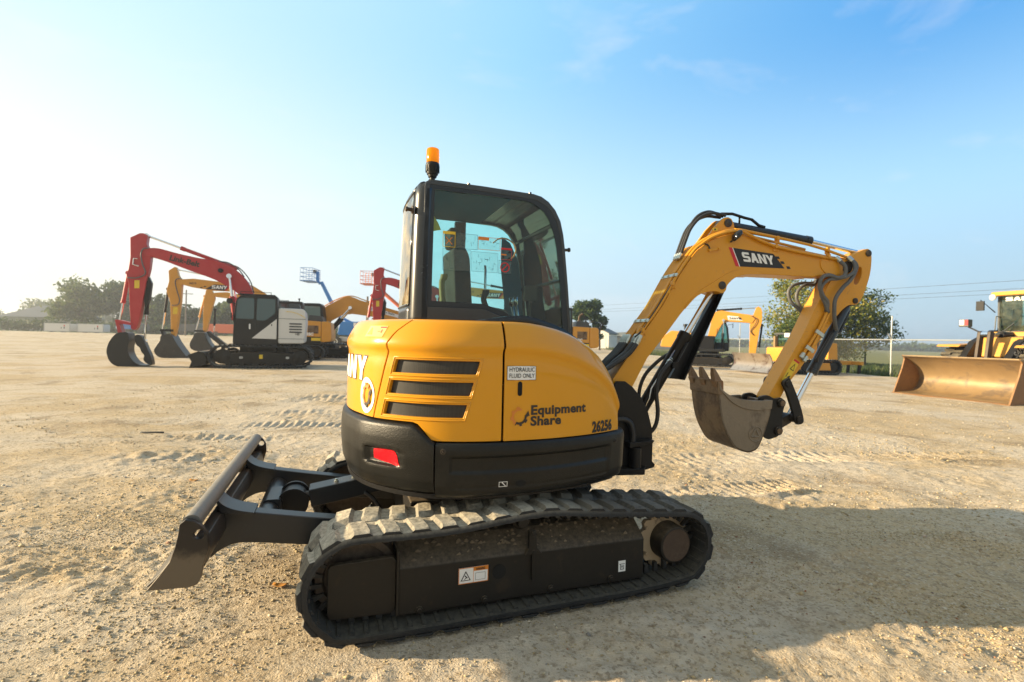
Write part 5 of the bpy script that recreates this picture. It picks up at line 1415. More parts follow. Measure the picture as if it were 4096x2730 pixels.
bump = N.new('ShaderNodeBump'); bump.inputs['Strength'].default_value = 1; bump.inputs['Distance'].default_value = .013
hh = math_(N, L, 'ADD', math_(N, L, 'MULTIPLY', nD.outputs['Fac'], .85), math_(N, L, 'MULTIPLY', vo.outputs['Distance'], -.10))
hh = math_(N, L, 'ADD', hh, math_(N, L, 'MULTIPLY', nC.outputs['Fac'], 1.0))
L.new(hh, bump.inputs['Height']); L.new(bump.outputs[0], b.inputs['Normal'])
M['ground'] = m
me.materials.append(m)
go = bpy.data.objects.new('ground', me); col.objects.link(go)
struct(go, 'sandy gravel lot with pale tyre tracks running into grass fields', 'ground')
# ---- loose stones: one mesh, countless
def stones(n, xr, yr, smin, smax, seed, clump=0.0, rej=None):
    r = np.random.RandomState(seed)
    X = r.uniform(*xr, n); Y = r.uniform(*yr, n)
    if clump:
        dens = vnoise(X * 1.1 + 50, Y * 1.4 + 20, 21) + .5 * vnoise(X * 4, Y * 4, 22)
        k = r.rand(n) < np.clip(.45 + clump * dens, .04, 1); X, Y = X[k], Y[k]; n = len(X)
    S = smin * (smax / smin) ** (r.rand(n) ** 1.8)
    base = np.array([(1, 0, 0), (0, 1, 0), (-1, 0, 0), (0, -1, 0), (0, 0, 1), (0, 0, -1)], float)
    V = base[None] * (1 + .35 * (r.rand(n, 6, 1) - .5)) + .22 * (r.rand(n, 6, 3) - .5)
    V = V * (S[:, None, None] * .5) * np.stack([r.uniform(.8, 1.4, n), r.uniform(.7, 1.1, n), r.uniform(.5, .85, n)], -1)[:, None, :]
    a = r.uniform(0, 6.28, n); ca, sa = np.cos(a)[:, None], np.sin(a)[:, None]
    x = V[:, :, 0] * ca - V[:, :, 1] * sa; y = V[:, :, 0] * sa + V[:, :, 1] * ca
    z0 = gz(X, Y)
    P = np.stack([x + X[:, None], y + Y[:, None], V[:, :, 2] + (z0 + S * .12)[:, None]], -1)
    F = np.array([(0, 1, 4), (1, 2, 4), (2, 3, 4), (3, 0, 4), (1, 0, 5), (2, 1, 5), (3, 2, 5), (0, 3, 5)])
    FF = (np.arange(n)[:, None, None] * 6 + F[None]).reshape(-1, 3)
    return P.reshape(-1, 3), FF
def big_mesh(name, parts, mat):
    V = []; F = []; k = 0
    for v, f in parts: V.append(v); F.append(f + k); k += len(v)
    V = np.concatenate(V); F = np.concatenate(F); me = bpy.data.meshes.new(name)
    w = F.shape[1]
    me.vertices.add(len(V)); me.vertices.foreach_set('co', V.astype(np.float32).ravel())
    me.loops.add(F.size); me.loops.foreach_set('vertex_index', F.astype(np.int32).ravel())
    me.polygons.add(len(F)); me.polygons.foreach_set('loop_start', np.arange(0, F.size, w, dtype=np.int32))
    me.update(calc_edges=True); me.validate()
    for m_ in (mat if isinstance(mat, list) else [mat]): me.materials.append(M[m_] if isinstance(m_, str) else m_)
    o = bpy.data.objects.new(name, me); col.objects.link(o)
    return o
m, nt, N, L, b, out = nodes_of('limestone_chips')
geo = N.new('ShaderNodeNewGeometry')
rp_i = N.new('ShaderNodeValToRGB'); e = rp_i.color_ramp.elements
e[0].position = 0; e[0].color = (.29, .22, .115, 1); e[1].position = 1; e[1].color = (.58, .52, .42, 1)
for p_, c_ in ((.35, (.41, .32, .18, 1)), (.7, (.50, .41, .25, 1)), (.93, (.60, .54, .44, 1)), (.95, (.33, .13, .05, 1)), (.965, (.14, .13, .12, 1)), (.98, (.5, .45, .38, 1))):
    x_ = e.new(p_); x_.color = c_
L.new(geo.outputs['Random Per Island'], rp_i.inputs[0]); L.new(rp_i.outputs[0], b.inputs['Base Color']); b.inputs['Roughness'].default_value = .9
M['stone'] = m
pb = big_mesh('gravel', [stones(76000, (-3.6, 4.8), (1.75, 4.2), .004, .018, 1, 1.5), stones(36000, (-6, 9), (3.6, 8.5), .008, .022, 2, 1.3), stones(22000, (-10, 14), (7, 18), .012, .040, 3, 1.3), stones(2600, (-5, 6.5), (1.8, 8), .016, .042, 4, 2.2)], 'stone')
tag(pb, 'loose limestone chips scattered over the whole lot', 'gravel', kind='stuff')
# ---- small litter on the lot
def lot_pt(px, py): x, y = ghit(px, py); return (x, y, float(gz(x, y)))
p = lot_pt(607, 1737); mb = MB(); mb.tube(spline([(-.17, 0, .015), (-.05, -.01, .02), (.06, .0, .022), (.17, .015, .02)], 4), .013, 7)
o = build('rubber_strip', mb, 'hose', None, smooth=2, loc=p); tag(o, 'short dark rubber strip lying on the sand left of the blade', 'rubber strip')
M['dead_leaf'] = flat('orange_dead_leaf', (.50, .22, .03), .8)
for px, py, s_, lb in ((775, 1926, .05, 'small orange dead leaf on the sand behind the blade arms'), (1135, 1902, .075, 'curled orange dead leaf just left of the rear track'), (1120, 2343, .05, 'small orange dead leaf on the sand below the blade arm')):
    mb = MB(); mb.grid([[(s_ * x, s_ * y * (1 - .6 * abs(x)), s_ * (.12 + .25 * x * x + .2 * y * y)) for y in (-.5, -.2, .1, .5)] for x in (-.9, -.5, 0, .5, .9)])
    o = build('dead_leaf', mb, 'dead_leaf', None, smooth=2, loc=lot_pt(px, py), solid=.002); tag(o, lb, 'leaf', 'dead leaves on the sand')
# ================================================================== vegetation
def leaf_mat(name, c0, c1, c2):
    m, nt, N, L, b, out = nodes_of(name)
    geo = N.new('ShaderNodeNewGeometry')
    r = N.new('ShaderNodeValToRGB'); e = r.color_ramp.elements
    e[0].color = (*c0, 1); e[1].color = (*c2, 1); x = e.new(.5); x.color = (*c1, 1)
    L.new(geo.outputs['Random Per Island'], r.inputs[0])
    L.new(r.outputs[0], b.inputs['Base Color']); b.inputs['Roughness'].default_value = .6; b.inputs['Specular IOR Level'].default_value = .25
    t = N.new('ShaderNodeBsdfTranslucent'); L.new(r.outputs[0], t.inputs[0])
    mx = N.new('ShaderNodeMixShader'); mx.inputs[0].default_value = .35
    L.new(b.outputs[0], mx.inputs[1]); L.new(t.outputs[0], mx.inputs[2]); L.new(mx.outputs[0], out.inputs[0])
    M[name] = m
leaf_mat('leaf_dark', (0.030, 0.060, 0.016), (0.052, 0.092, 0.022), (0.090, 0.130, 0.030))
leaf_mat('leaf_mid', (0.045, 0.080, 0.018), (0.080, 0.120, 0.028), (0.140, 0.165, 0.038))
leaf_mat('leaf_yellow', (0.11, 0.155, 0.026), (0.22, 0.240, 0.042), (0.38, 0.30, 0.060))
leaf_mat('grass_blade', (0.045, 0.085, 0.020), (0.070, 0.105, 0.028), (0.130, 0.140, 0.050))
M['bark'] = surf('rough_bark', (0.075, 0.055, 0.04), rough=.9, var=.3, bump=.02, bscale=12)
def leaves(centers, radii, n, size, r, flat_=1.0, core=0.35):
    """leaf-sized quads through the volume of a set of clumps"""
    C = np.asarray(centers, float); Rd = np.asarray(radii, float)
    w = Rd.prod(1) ** (2 / 3); k = r.choice(len(C), n, p=w / w.sum())
    d = r.normal(size=(n, 3)); d /= np.linalg.norm(d, axis=1)[:, None]
    rad = (core + (1 - core) * r.rand(n) ** .6) * (1 + .18 * r.randn(n))
    P = C[k] + d * Rd[k] * rad[:, None]
    a = r.normal(size=(n, 3)); a /= np.linalg.norm(a, axis=1)[:, None]
    b_ = np.cross(a, r.normal(size=(n, 3))); b_ /= np.linalg.norm(b_, axis=1)[:, None]
    s_ = size * r.uniform(.6, 1.4, n)[:, None]
    a = a * s_; b_ = b_ * s_ * .55
    V = np.stack([P - a, P - b_ * .9, P + a, P + b_], 1).reshape(-1, 3)
    F = np.arange(n * 4).reshape(n, 4)
    return V, F
def limb_mesh(h, spread, r, th, nl=6, fork=.35, lean=(0, 0), levels=2):
    mb = MB(); tips = []
    top = Vector((lean[0], lean[1], h * .62))
    base = [Vector((0, 0, -.15)), Vector((lean[0] * .2, lean[1] * .2, h * fork * .5)), Vector((lean[0] * .5, lean[1] * .5, h * fork)), top]
    mb.tube(spline([tuple(p) for p in base], 3), th, 7, r_end=th * .35)
    for k in range(nl):
        a = 6.283 * k / nl + r.uniform(-.4, .4); t = r.uniform(fork * .8, .6)
        p0 = Vector((lean[0] * t, lean[1] * t, h * t)); l = spread * r.uniform(.55, 1.0)
        p2 = p0 + Vector((math.cos(a) * l, math.sin(a) * l, h * r.uniform(.15, .38)))
        p1 = p0.lerp(p2, .45) + Vector((0, 0, h * .05))
        mb.tube(spline([tuple(p0), tuple(p1), tuple(p2)], 3), th * .45, 6, r_end=th * .1); tips.append(p2)
        for _ in range(levels):
            a2 = a + r.uniform(-1, 1); q2 = p1 + Vector((math.cos(a2) * l * .5, math.sin(a2) * l * .5, h * r.uniform(.05, .22)))
            mb.tube([tuple(p1), tuple(q2)], th * .2, 5, r_end=th * .06); tips.append(q2)
    return mb, tips
def tree(name, label, x, y, h, w, nleaf, size, mat, seed, zc=.62, vert=.42, group='trees beyond the fence', nclump=14, th=.16, depth=None, cat='tree', fork=.35, skirt=0.0):
    r = np.random.RandomState(seed); rr = random.Random(seed)
    z = float(gz(x, y))
    root = empty(name, label, cat, (x, y, z), 0, group)
    mb, tips = limb_mesh(h, w * .36, rr, th, fork=fork); build('trunk', mb, 'bark', root)
    C = []; Rd = []
    for k in range(nclump):
        a = r.uniform(0, 6.283); q = math.sqrt(r.rand()) * .78; zz = r.uniform(-1, 1)
        rr_ = math.sqrt(max(.08, 1 - zz * zz * .8))
        C.append((math.cos(a) * q * rr_ * w * .42, math.sin(a) * q * rr_ * (depth or w) * .42, h * zc + zz * h * vert * .72 - skirt * q * h * .3)); s_ = w * r.uniform(.13, .22)
        Rd.append((s_, s_, s_ * .75))
    for t in tips[:10]:
        C.append((t.x, t.y, t.z)); Rd.append((w * .13, w * .13, w * .10))
    V, F = leaves(C, Rd, nleaf, size, r)
    V[:, 2] = np.maximum(V[:, 2], .25)
    o = big_mesh('crown', [(V, F)], mat); o.parent = root
    return root
tree('mesquite_tree', 'loose yellowish green tree with drooping branches behind the raised boom', 26.8, 43.0, 8.0, 10.0, 19000, .125, 'leaf_yellow', 3, zc=.54, vert=.47, nclump=34, th=.17, skirt=.5)
tree('mesquite_tree', 'thin trunked young tree at the right edge of the yellowish tree', 30.3, 42.0, 6.4, 6.0, 4600, .115, 'leaf_mid', 4, zc=.62, vert=.40, nclump=11, th=.08)
tree('mesquite_tree', 'low shrubby tree left of the yellowish tree behind the yellow dozer', 24.0, 41.0, 4.2, 5.0, 3600, .115, 'leaf_mid', 41, zc=.5, vert=.45, nclump=10, th=.08)
tree('round_tree', 'dense round dark green tree just right of the cab', 9.75, 66.0, 6.8, 5.2, 5200, .20, 'leaf_dark', 5, zc=.58, vert=.44, nclump=16, group='trees behind the lot')
tree('round_tree', 'small dark tree leaning right beside the round tree', 11.9, 66.5, 4.9, 2.6, 1500, .18, 'leaf_dark', 6, zc=.6, vert=.42, nclump=7, group='trees behind the lot')
for (x, y, h, w, n, s_, mt, sd, lb) in (
        (-98.5, 112, 11.6, 15.0, 5200, .42, 'leaf_mid', 7, 'broad green oak left of the red excavator, above the white containers'),
        (-90.5, 113, 12.0, 12.0, 4400, .40, 'leaf_dark', 8, 'dark green oak touching the broad oak on its right side'),
        (-81.0, 112, 9.2, 11.0, 3000, .42, 'leaf_mid', 9, 'green tree seen just right of the red excavator arm'),
        (-74.5, 114, 6.8, 9.0, 2000, .42, 'leaf_mid', 10, 'small tree between the two yellow excavator arms'),
        (-68.0, 113, 8.0, 9.0, 2400, .42, 'leaf_mid', 12, 'tree behind the further yellow excavator arm'),
        (-60.0, 115, 7.5, 10.0, 2200, .42, 'leaf_mid', 13, 'tree behind the white and black cab'),
        (-172.0, 205, 11.5, 18.0, 1800, .55, 'leaf_mid', 14, 'hazy tree at the far left edge behind the hedge'),
        (-192.0, 200, 12.5, 19.0, 1800, .55, 'leaf_mid', 15, 'hazy tree cut by the left edge of the picture'),
        (-30.0, 120, 6.0, 12.0, 1800, .5, 'leaf_dark', 17, 'low dark trees under the blue lift boom'),
        (-18.0, 122, 5.5, 12.0, 1600, .5, 'leaf_dark', 18, 'low dark tree behind the red arm beside the cab')):
    tree('oak_tree', lb, x, y, h, w, n, s_, mt, sd, zc=.56, vert=.46, group='trees along the far left edge', nclump=18, th=.3)
def hedge(label, x0, y0, x1, y1, h, n, mat, seed):
    r = np.random.RandomState(seed); L_ = math.hypot(x1 - x0, y1 - y0); k = max(4, int(L_ / 1.6))
    z0 = float(gz((x0 + x1) / 2, (y0 + y1) / 2)); o0 = np.array(((x0 + x1) / 2, (y0 + y1) / 2, z0))
    C = [(x0 + (x1 - x0) * (i + .5) / k, y0 + (y1 - y0) * (i + .5) / k, z0 + h * r.uniform(.4, .6)) for i in range(k)]
    Rd = [(1.3, 1.3, h * r.uniform(.42, .58)) for _ in range(k)]
    V, F = leaves(C, Rd, n, .3, r); V[:, 2] = np.maximum(V[:, 2], z0 + .05)
    o = big_mesh('hedge', [(V - o0, F)], mat); o.location = tuple(o0)
    return tag(o, label, 'hedge')
hedge('dark green hedge along the left end of the lot', -140, 103, -96.5, 105, 2.6, 5200, 'leaf_dark', 31)
hedge('green scrub behind the white containers and red arm', -95.5, 106.5, -62, 107, 2.2, 4200, 'leaf_dark', 32)
hedge('low scrub at the far end of the lot behind the yellow excavators', -61, 107, -20, 109, 2.0, 3800, 'leaf_mid', 33)
# far woods along the horizon: one mass nobody could count
def woods(name, label, spans, mat, seed):
    r = np.random.RandomState(seed); parts = []
    for x0, y0, x1, y1, h, n, s_ in spans:
        L_ = math.hypot(x1 - x0, y1 - y0); k = int(L_ / 7) + 2
        C = [(x0 + (x1 - x0) * i / (k - 1) + r.uniform(-3, 3), y0 + (y1 - y0) * i / (k - 1) + r.uniform(-8, 8), h * r.uniform(.25, .55)) for i in range(k)]
        Rd = [(6.5, 6.5, h * r.uniform(.35, .62)) for _ in range(k)]
        V, F = leaves(C, Rd, n, s_, r); V[:, 2] = np.maximum(V[:, 2], -.2)
        parts.append((V, F))
    o = big_mesh(name, parts, mat); return tag(o, label, 'woods', kind='stuff')
woods('far_woods', 'hazy line of far woods along the horizon beyond the fields', [(60, 300, 258, 290, 5.0, 5200, 1.1), (235, 330, 420, 320, 3.6, 3200, 1.1), (-260, 210, -110, 190, 9.0, 4200, 1.2), (-110, 190, 60, 240, 6.0, 3600, 1.2)], 'leaf_dark', 51)
# grass beyond the fence
def grass(n, seed):
    r = np.random.RandomState(seed); t = r.rand(n) ** 1.5
    fx, fy = FB[0] - FA[0], FB[1] - FA[1]; fl = math.hypot(fx, fy); nx0, ny0 = fy / fl, -fx / fl
    s_ = r.uniform(0, 1, n) ** .8; d = .3 + 16 * t
    X = FA[0] + fx * s_ + nx0 * d; Y = FA[1] + fy * s_ + ny0 * d
    z = gz(X, Y); a = r.uniform(0, 3.14, n); h = r.uniform(.12, .5, n) * (1 - .5 * t); w = r.uniform(.02, .05, n)
    dx, dy = np.cos(a) * w, np.sin(a) * w; lx, ly = r.normal(0, .1, n), r.normal(0, .1, n)
    V = np.stack([np.stack([X - dx, Y - dy, z], -1), np.stack([X + dx, Y + dy, z], -1), np.stack([X + lx, Y + ly, z + h], -1)], 1).reshape(-1, 3)
    return V, np.arange(n * 3).reshape(n, 3)
tag(big_mesh('grass', [grass(26000, 61)], 'grass_blade'), 'rough green grass growing beyond the wire fence', 'grass', kind='stuff')

# ================================================================== distant machines
M['red'] = surf('red_boom_paint', (0.42, 0.016, 0.022), rough=.4, var=.08, dust=.12)
M['white_paint'] = surf('white_body_paint', (0.62, 0.61, 0.58), rough=.4, var=.05, dust=.15)
M['blue'] = surf('blue_lift_paint', (0.015, 0.16, 0.48), rough=.4, var=.06, dust=.10)
M['orange'] = surf('orange_lift_paint', (0.62, 0.13, 0.04), rough=.45, var=.06)
M['grey_steel'] = surf('galvanised_steel', (0.42, 0.43, 0.42), rough=.45, metal=.5, var=.1)
M['dark_grey'] = surf('dark_grey_paint', (0.05, 0.055, 0.06), rough=.5, dust=.2)
M['tyre'] = surf('dusty_tyre_rubber', (0.035, 0.032, 0.028), rough=.85, dust=.45, dust_up=.3, var=.2)
M['tan_bucket'] = surf('worn_tan_bucket_steel', (0.285, 0.195, 0.098), rough=.40, metal=.35, var=.18, spots=(.15, .11, .075), spot_amt=.55, spot_scale=1.5, dust=.25, dust_c=(.42, .34, .22))
def stadium(x0, x1, z0, z1, n=9):
    r = (z1 - z0) / 2; cz = (z0 + z1) / 2
    return [(x1 - r + r * math.sin(a), cz - r * math.cos(a)) for a in np.linspace(0, math.pi, n)] + [(x0 + r - r * math.sin(a), cz + r * math.cos(a)) for a in np.linspace(0, math.pi, n)]
def resample(P, n):
    P = np.array(P + [P[0]]); l = np.concatenate([[0], np.cumsum(np.linalg.norm(np.diff(P, axis=0), axis=1))])
    t = np.linspace(0, l[-1], n, False); return [(float(np.interp(k, l, P[:, 0])), float(np.interp(k, l, P[:, 1]))) for k in t]
def far_track(root, x0, x1, h, y0, y1, shoes=52):
    cx = (x0 + x1) / 2
    mb = MB(); ring_ = resample(stadium(x0, x1, 0.03, h - .03, 12), shoes * 4); out = []
    m_ = len(ring_)
    for i, p in enumerate(ring_):
        a, b_ = Vector(ring_[i - 1]), Vector(ring_[(i + 1) % m_]); t = (b_ - a).normalized(); d = .035 if i % 4 in (0, 1) else 0.0
        out.append((p[0] + t.y * d, p[1] - t.x * d))
    inn = []
    for i, p in enumerate(ring_):
        a, b_ = Vector(ring_[i - 1]), Vector(ring_[(i + 1) % m_]); t = (b_ - a).normalized(); inn.append((p[0] - t.y * .07, p[1] + t.x * .07))
    n = len(out)
    vs = [(p[0], y0, p[1]) for p in out] + [(p[0], y0, p[1]) for p in inn] + [(p[0], y1, p[1]) for p in out] + [(p[0], y1, p[1]) for p in inn]
    fs = []
    for i in range(n):
        j = (i + 1) % n
        fs += [(i, j, n + j, n + i), (2 * n + i, 3 * n + i, 3 * n + j, 2 * n + j), (i, 2 * n + i, 2 * n + j, j), (n + i, n + j, 3 * n + j, 3 * n + i)]
    mb.add(vs, fs)
    tr = build('track', mb, 'rubber', root, smooth=.5)
    s_ = 1 if y1 > y0 else -1; ya = y0 + s_ * .10; yb = y1 - s_ * .05
    mb = MB(); mb.prism([(x0 + h * .55, h * .18), (x1 - h * .55, h * .18), (x1 - h * .62, h * .62), (cx + .2, h * .70), (cx - .2, h * .70), (x0 + h * .62, h * .62)], ya, yb)
    build('track_frame', mb, 'black_dusty', tr, bevel=.02)
    for xx, rr in ((x0 + h * .52, h * .33), (x1 - h * .52, h * .33)):
        mb = MB(); mb.lathe((xx, ya - s_ * .03, h / 2), (0, s_, 0), [(0, rr * .35), (.01, rr * .5), (.02, rr * .95), (.3, rr * .95)], 20); build('track_wheel', mb, 'black_dusty', tr)
    for k in range(6):
        xx = x0 + h * .75 + (x1 - x0 - 1.5 * h) * k / 5
        mb = MB(); mb.cyl((xx, ya - s_ * .02, h * .17), (xx, yb, h * .17), h * .10, n=10); build('track_roller', mb, 'black_dusty', tr)
    for k in (-.25, .25):
        mb = MB(); mb.cyl((cx + k * (x1 - x0) * .5, ya, h * .80), (cx + k * (x1 - x0) * .5, yb, h * .80), h * .07, n=10); build('carrier_roller', mb, 'black_dusty', tr)
    return tr
def jack(root, p0, p1, frac, r, body='black', y=0.0, name='cylinder', ext=True):
    a, b_ = Vector((p0[0], y, p0[1])), Vector((p1[0], y, p1[1])); m_ = a.lerp(b_, frac)
    mb = MB(); mb.tube([a, m_], r, 10); d = (b_ - a).normalized(); mb.tube([m_ - d * r * 2, m_], r * 1.15, 10)
    mb.cyl(a + Vector((0, -r * 1.2, 0)), a + Vector((0, r * 1.2, 0)), r * 1.3, n=10)
    o = build(name, mb, body, root)
    mb = MB(); mb.tube([m_, b_], r * .55, 8); mb.cyl(b_ + Vector((0, -r * 1.2, 0)), b_ + Vector((0, r * 1.2, 0)), r * 1.1, n=10); build('piston_rod', mb, 'chrome', o)
    return o
def far_cab(root, prof, y0, y1, panes, base=None, mat='far_black', bar=None):
    """cab shell from a side profile; panes are window outlines on the near side"""
    mb = MB(); mb.prism(round_poly(prof, .10, 3), y0, y1)
    c = build('cab', mb, mat, root, bevel=.03)
    for p in panes:
        mb = MB(); mb.prism(round_poly(p, .06, 3), y0 - .012, y0 - .004); build('window', mb, 'far_pane', c, smooth=0)
    return c
m, nt, N, L, b, out = nodes_of('dark_cab_window')
b.inputs['Base Color'].default_value = (.04, .075, .08, 1); b.inputs['Roughness'].default_value = .05; b.inputs['Metallic'].default_value = 0; b.inputs['Specular IOR Level'].default_value = .8
M['far_pane'] = m
m, nt, N, L, b, out = nodes_of('bright_cab_window')
b.inputs['Base Color'].default_value = (.16, .24, .24, 1); b.inputs['Roughness'].default_value = .05; b.inputs['Specular IOR Level'].default_value = .9
M['far_pane_light'] = m
def lettering(root, s, size, fn, mat, bold=.01, name='lettering', **kw):
    V, F = text_tris(s, size, bold, **kw); return decal_text(name, V, F, fn, mat, root)
def copy_tree(o, parent=None):
    c = o.copy(); col.objects.link(c)
    if parent is not None: c.parent = parent
    for ch in list(o.children): copy_tree(ch, c)
    return c
def boom_arm_bucket(root, boom, arm, bucket, paint, bw=.24, aw=.18, kw=.62, tooth=True, btm='blade_steel'):
    mb = MB(); mb.prism(boom, -bw, bw); bo = build('boom', mb, paint, root, bevel=.02)
    mb = MB(); mb.prism(arm, -aw, aw); ar = build('arm', mb, paint, root, bevel=.02)
    bu = None
    if bucket:
        mb = MB(); mb.prism(bucket, -kw, kw); bu = build('bucket', mb, btm, root, bevel=.02)
    return bo, ar, bu
# ---- R: red boom, white and black house, on the left
RD = empty('crawler_excavator', 'red boomed excavator with white rear body and black cab, left of the yellow mini excavator', 'excavator', (-11.54, 23.0, 0), R_(21), 'excavators parked round the lot')
for y0, y1 in ((-1.5, -.9), (1.5, .9)): far_track(RD, -2.08, 2.06, 1.02, y0, y1)
mb = MB(); mb.box((0, 0, .72), (1.9, 1.9, .5)); mb.lathe((0, 0, .9), (0, 0, 1), [(0, .75), (.25, .75)], 30); build('car_body', mb, 'black_dusty', RD)
c = far_cab(RD, [(-1.17, 1.06), (-1.14, 2.3), (-1.06, 3.02), (-.90, 3.18), (-.70, 3.22), (.57, 3.22), (.59, 1.07), (-.3, 1.00)], -1.42, -.42, [[(-1.06, 2.17), (-1.00, 3.0), (-.84, 3.08), (-.36, 3.08), (-.36, 2.17)], [(-.26, 2.12), (-.24, 3.08), (.48, 3.08), (.48, 2.45), (.1, 2.12)]])
mb = MB(); mb.prism([(-1.04, 3.22), (.50, 3.22), (.46, 3.27), (-.9, 3.27)], -1.40, -.44); build('roof', mb, 'far_black', c, bevel=.02)
mb = MB(); mb.tube([(-1.10, -1.46, 1.9), (-1.14, -1.48, 2.1), (-1.14, -1.48, 2.9)], .02, 6); build('grab_rail', mb, 'far_black', c)
mb = MB(); mb.lathe((-1.30, -1.5, 2.92), (0, 1, 0), [(0, .12), (.03, .13), (.05, .10)], 12); mb.tube([(-1.05, -1.42, 2.80), (-1.30, -1.47, 2.86)], .015, 5); build('mirror', mb, 'far_black', c)
mb = MB(); mb.box((-1.22, -1.5, 2.3), (.05, .03, .22)); mb.tube([(-1.1, -1.42, 2.3), (-1.22, -1.48, 2.3)], .015, 5); build('mirror', mb, 'far_black', c)
mb = MB(); mb.prism([(-.43, 1.32), (.55, 2.20), (.55, 1.30)], -1.432, -1.40); sp_ = build('side_panel', mb, 'white_paint', c, smooth=0)
mb = MB(); mb.prism(rrect(.22, 1.40, .50, 1.72, .03), -1.436, -1.43); build('hatch', mb, 'white_paint', sp_, smooth=0)
mb = MB(); mb.prism(rrect(.33, 1.88, .37, 1.96, .015), -1.436, -1.43); build('lock', mb, 'ink', sp_, smooth=0)
mb = MB(); mb.prism_z([(-1.15, -1.40), (.58, -1.40), (.58, 1.40), (-1.10, 1.40)], 1.00, 1.30); mb.prism_z([(.0, -1.30), (1.5, -1.30), (1.5, 1.30), (0, 1.30)], 1.05, 2.2)
build('deck', mb, 'far_black', RD, bevel=.02)
mb = MB(); mb.prism(round_poly([(.60, 1.10), (1.70, 1.12), (1.76, 2.1), (1.72, 2.62), (1.60, 2.70), (.60, 2.70)], .12, 4), -1.36, 1.36)
cw_ = build('counterweight', mb, 'white_paint', RD, bevel=.05)
for k in range(4):
    z = 2.04 - .125 * k
    mb = MB(); mb.prism([(1.08, z), (1.56, z), (1.60, z - .035), (1.56, z - .065), (1.08, z - .065), (1.05, z - .03)], -1.374, -1.355); build('vent', mb, 'dark_grey', cw_, smooth=0)
mb = MB(); mb.prism([(.60, 2.22), (1.75, 2.22), (1.75, 2.235), (.60, 2.235)], -1.372, -1.35); mb.prism([(.60, 1.32), (1.72, 1.32), (1.72, 1.335), (.60, 1.335)], -1.372, -1.35); build('panel_gap', mb, 'ink_mid', cw_, smooth=0)
mb = MB(); mb.tube(spline([(.9, -1.365, 2.56), (1.2, -1.365, 2.53), (1.5, -1.365, 2.43), (1.74, -1.365, 2.28)], 4), .012, 5); build('pinstripe', mb, 'yellow_ink', cw_)
mb = MB(); mb.prism(round_poly([(.95, 2.70), (1.50, 2.70), (1.44, 2.93), (1.02, 2.95)], .05), -.9, .3); build('engine_hood', mb, 'dark_grey', RD, bevel=.03)
mb = MB(); mb.prism(rrect(-.55, 1.72, -.48, 1.95, .02), -1.44, -1.42); build('door_handle', mb, 'steel', c)
mb = MB(); mb.prism([(-.305, 1.05), (-.292, 1.05), (-.292, 3.12), (-.305, 3.12)], -1.428, -1.415); build('door_seam', mb, 'ink', c, smooth=0)
mb = MB(); mb.tube([(.62, -1.30, 2.70), (.62, -1.30, 3.05), (1.0, -1.30, 3.05), (1.0, -1.30, 2.70)], .02, 6); mb.tube([(-.9, -1.38, 3.26), (-.9, -1.38, 3.36), (.3, -1.38, 3.36), (.3, -1.38, 3.26)], .018, 6); build('hand_rail', mb, 'far_black', RD)
mb = MB(); mb.prism([(-.12, .42), (.02, .42), (.02, .60), (-.12, .60)], -1.42, -1.398); build('track_label', mb, 'yellow_ink', RD, smooth=0)
for xx in (-.9, .95):
    mb = MB(); mb.prism(rrect(xx, .42, xx + .14, .52, .03), -1.42, -1.398); build('frame_eye', mb, 'grey_steel', RD, smooth=0)
lettering(cw_, '145', .13, lambda x, y: (1.30 + x, -1.374, 1.50 + y), 'dark_grey', .004)
BO = spline([(-4.70, 5.10), (-4.25, 5.13), (-3.54, 4.97), (-2.66, 4.82), (-2.01, 4.76), (-1.34, 4.45), (-.97, 4.12), (-.70, 3.73), (-.50, 3.20)], 3) + [(-.35, 2.6), (-.30, 2.0), (-.75, 1.9), (-.95, 2.5)] + spline([(-1.06, 3.18), (-1.32, 3.45), (-2.15, 3.93), (-3.14, 4.28), (-4.11, 4.64), (-4.70, 4.80), (-4.86, 4.95)], 3)
AR = [(-5.29, 5.51), (-4.95, 5.73), (-4.82, 5.74), (-4.66, 5.66), (-4.70, 5.30), (-4.60, 5.0), (-4.53, 4.75), (-4.57, 4.27), (-4.69, 3.59), (-4.88, 2.14), (-4.98, 1.66), (-5.08, 1.55), (-5.20, 1.62), (-5.25, 2.46), (-5.31, 3.56), (-5.40, 3.93), (-5.33, 4.16), (-5.27, 4.66)]
BU = spline([(-5.30, 1.47), (-5.61, 1.41), (-5.83, 1.13), (-5.93, .85), (-5.95, .58), (-5.86, .26), (-5.66, .05), (-5.35, -.02), (-4.9, .02), (-4.47, .04)], 3) + spline([(-4.52, .06), (-4.80, .08), (-5.02, .24), (-5.17, .50), (-5.22, .78), (-5.18, 1.10), (-5.22, 1.42)], 3)
bo, ar, bu = boom_arm_bucket(RD, BO, AR, BU, 'red', .22, .17, .40, btm='far_black')
jack(bo, (-1.34, 4.52), (-4.73, 5.67), .63, .085, 'red', 0, 'arm_cylinder')
jack(ar, (-5.36, 4.0), (-5.68, 1.66), .56, .075, 'red', 0, 'bucket_cylinder')
for y in (-.42, .42): jack(bo, (-1.25, 2.2), (-1.50, 4.08), .52, .10, 'red', y, 'boom_cylinder')
mb = MB(); mb.prism([(-5.75, 1.98), (-5.62, 1.98), (-5.15, 1.86), (-5.15, 1.76), (-5.70, 1.84)], -.22, .22); mb.prism([(-5.74, 1.92), (-5.62, 1.92), (-5.46, 1.35), (-5.62, 1.35)], -.2, .2); build('bucket_link', mb, 'red', ar)
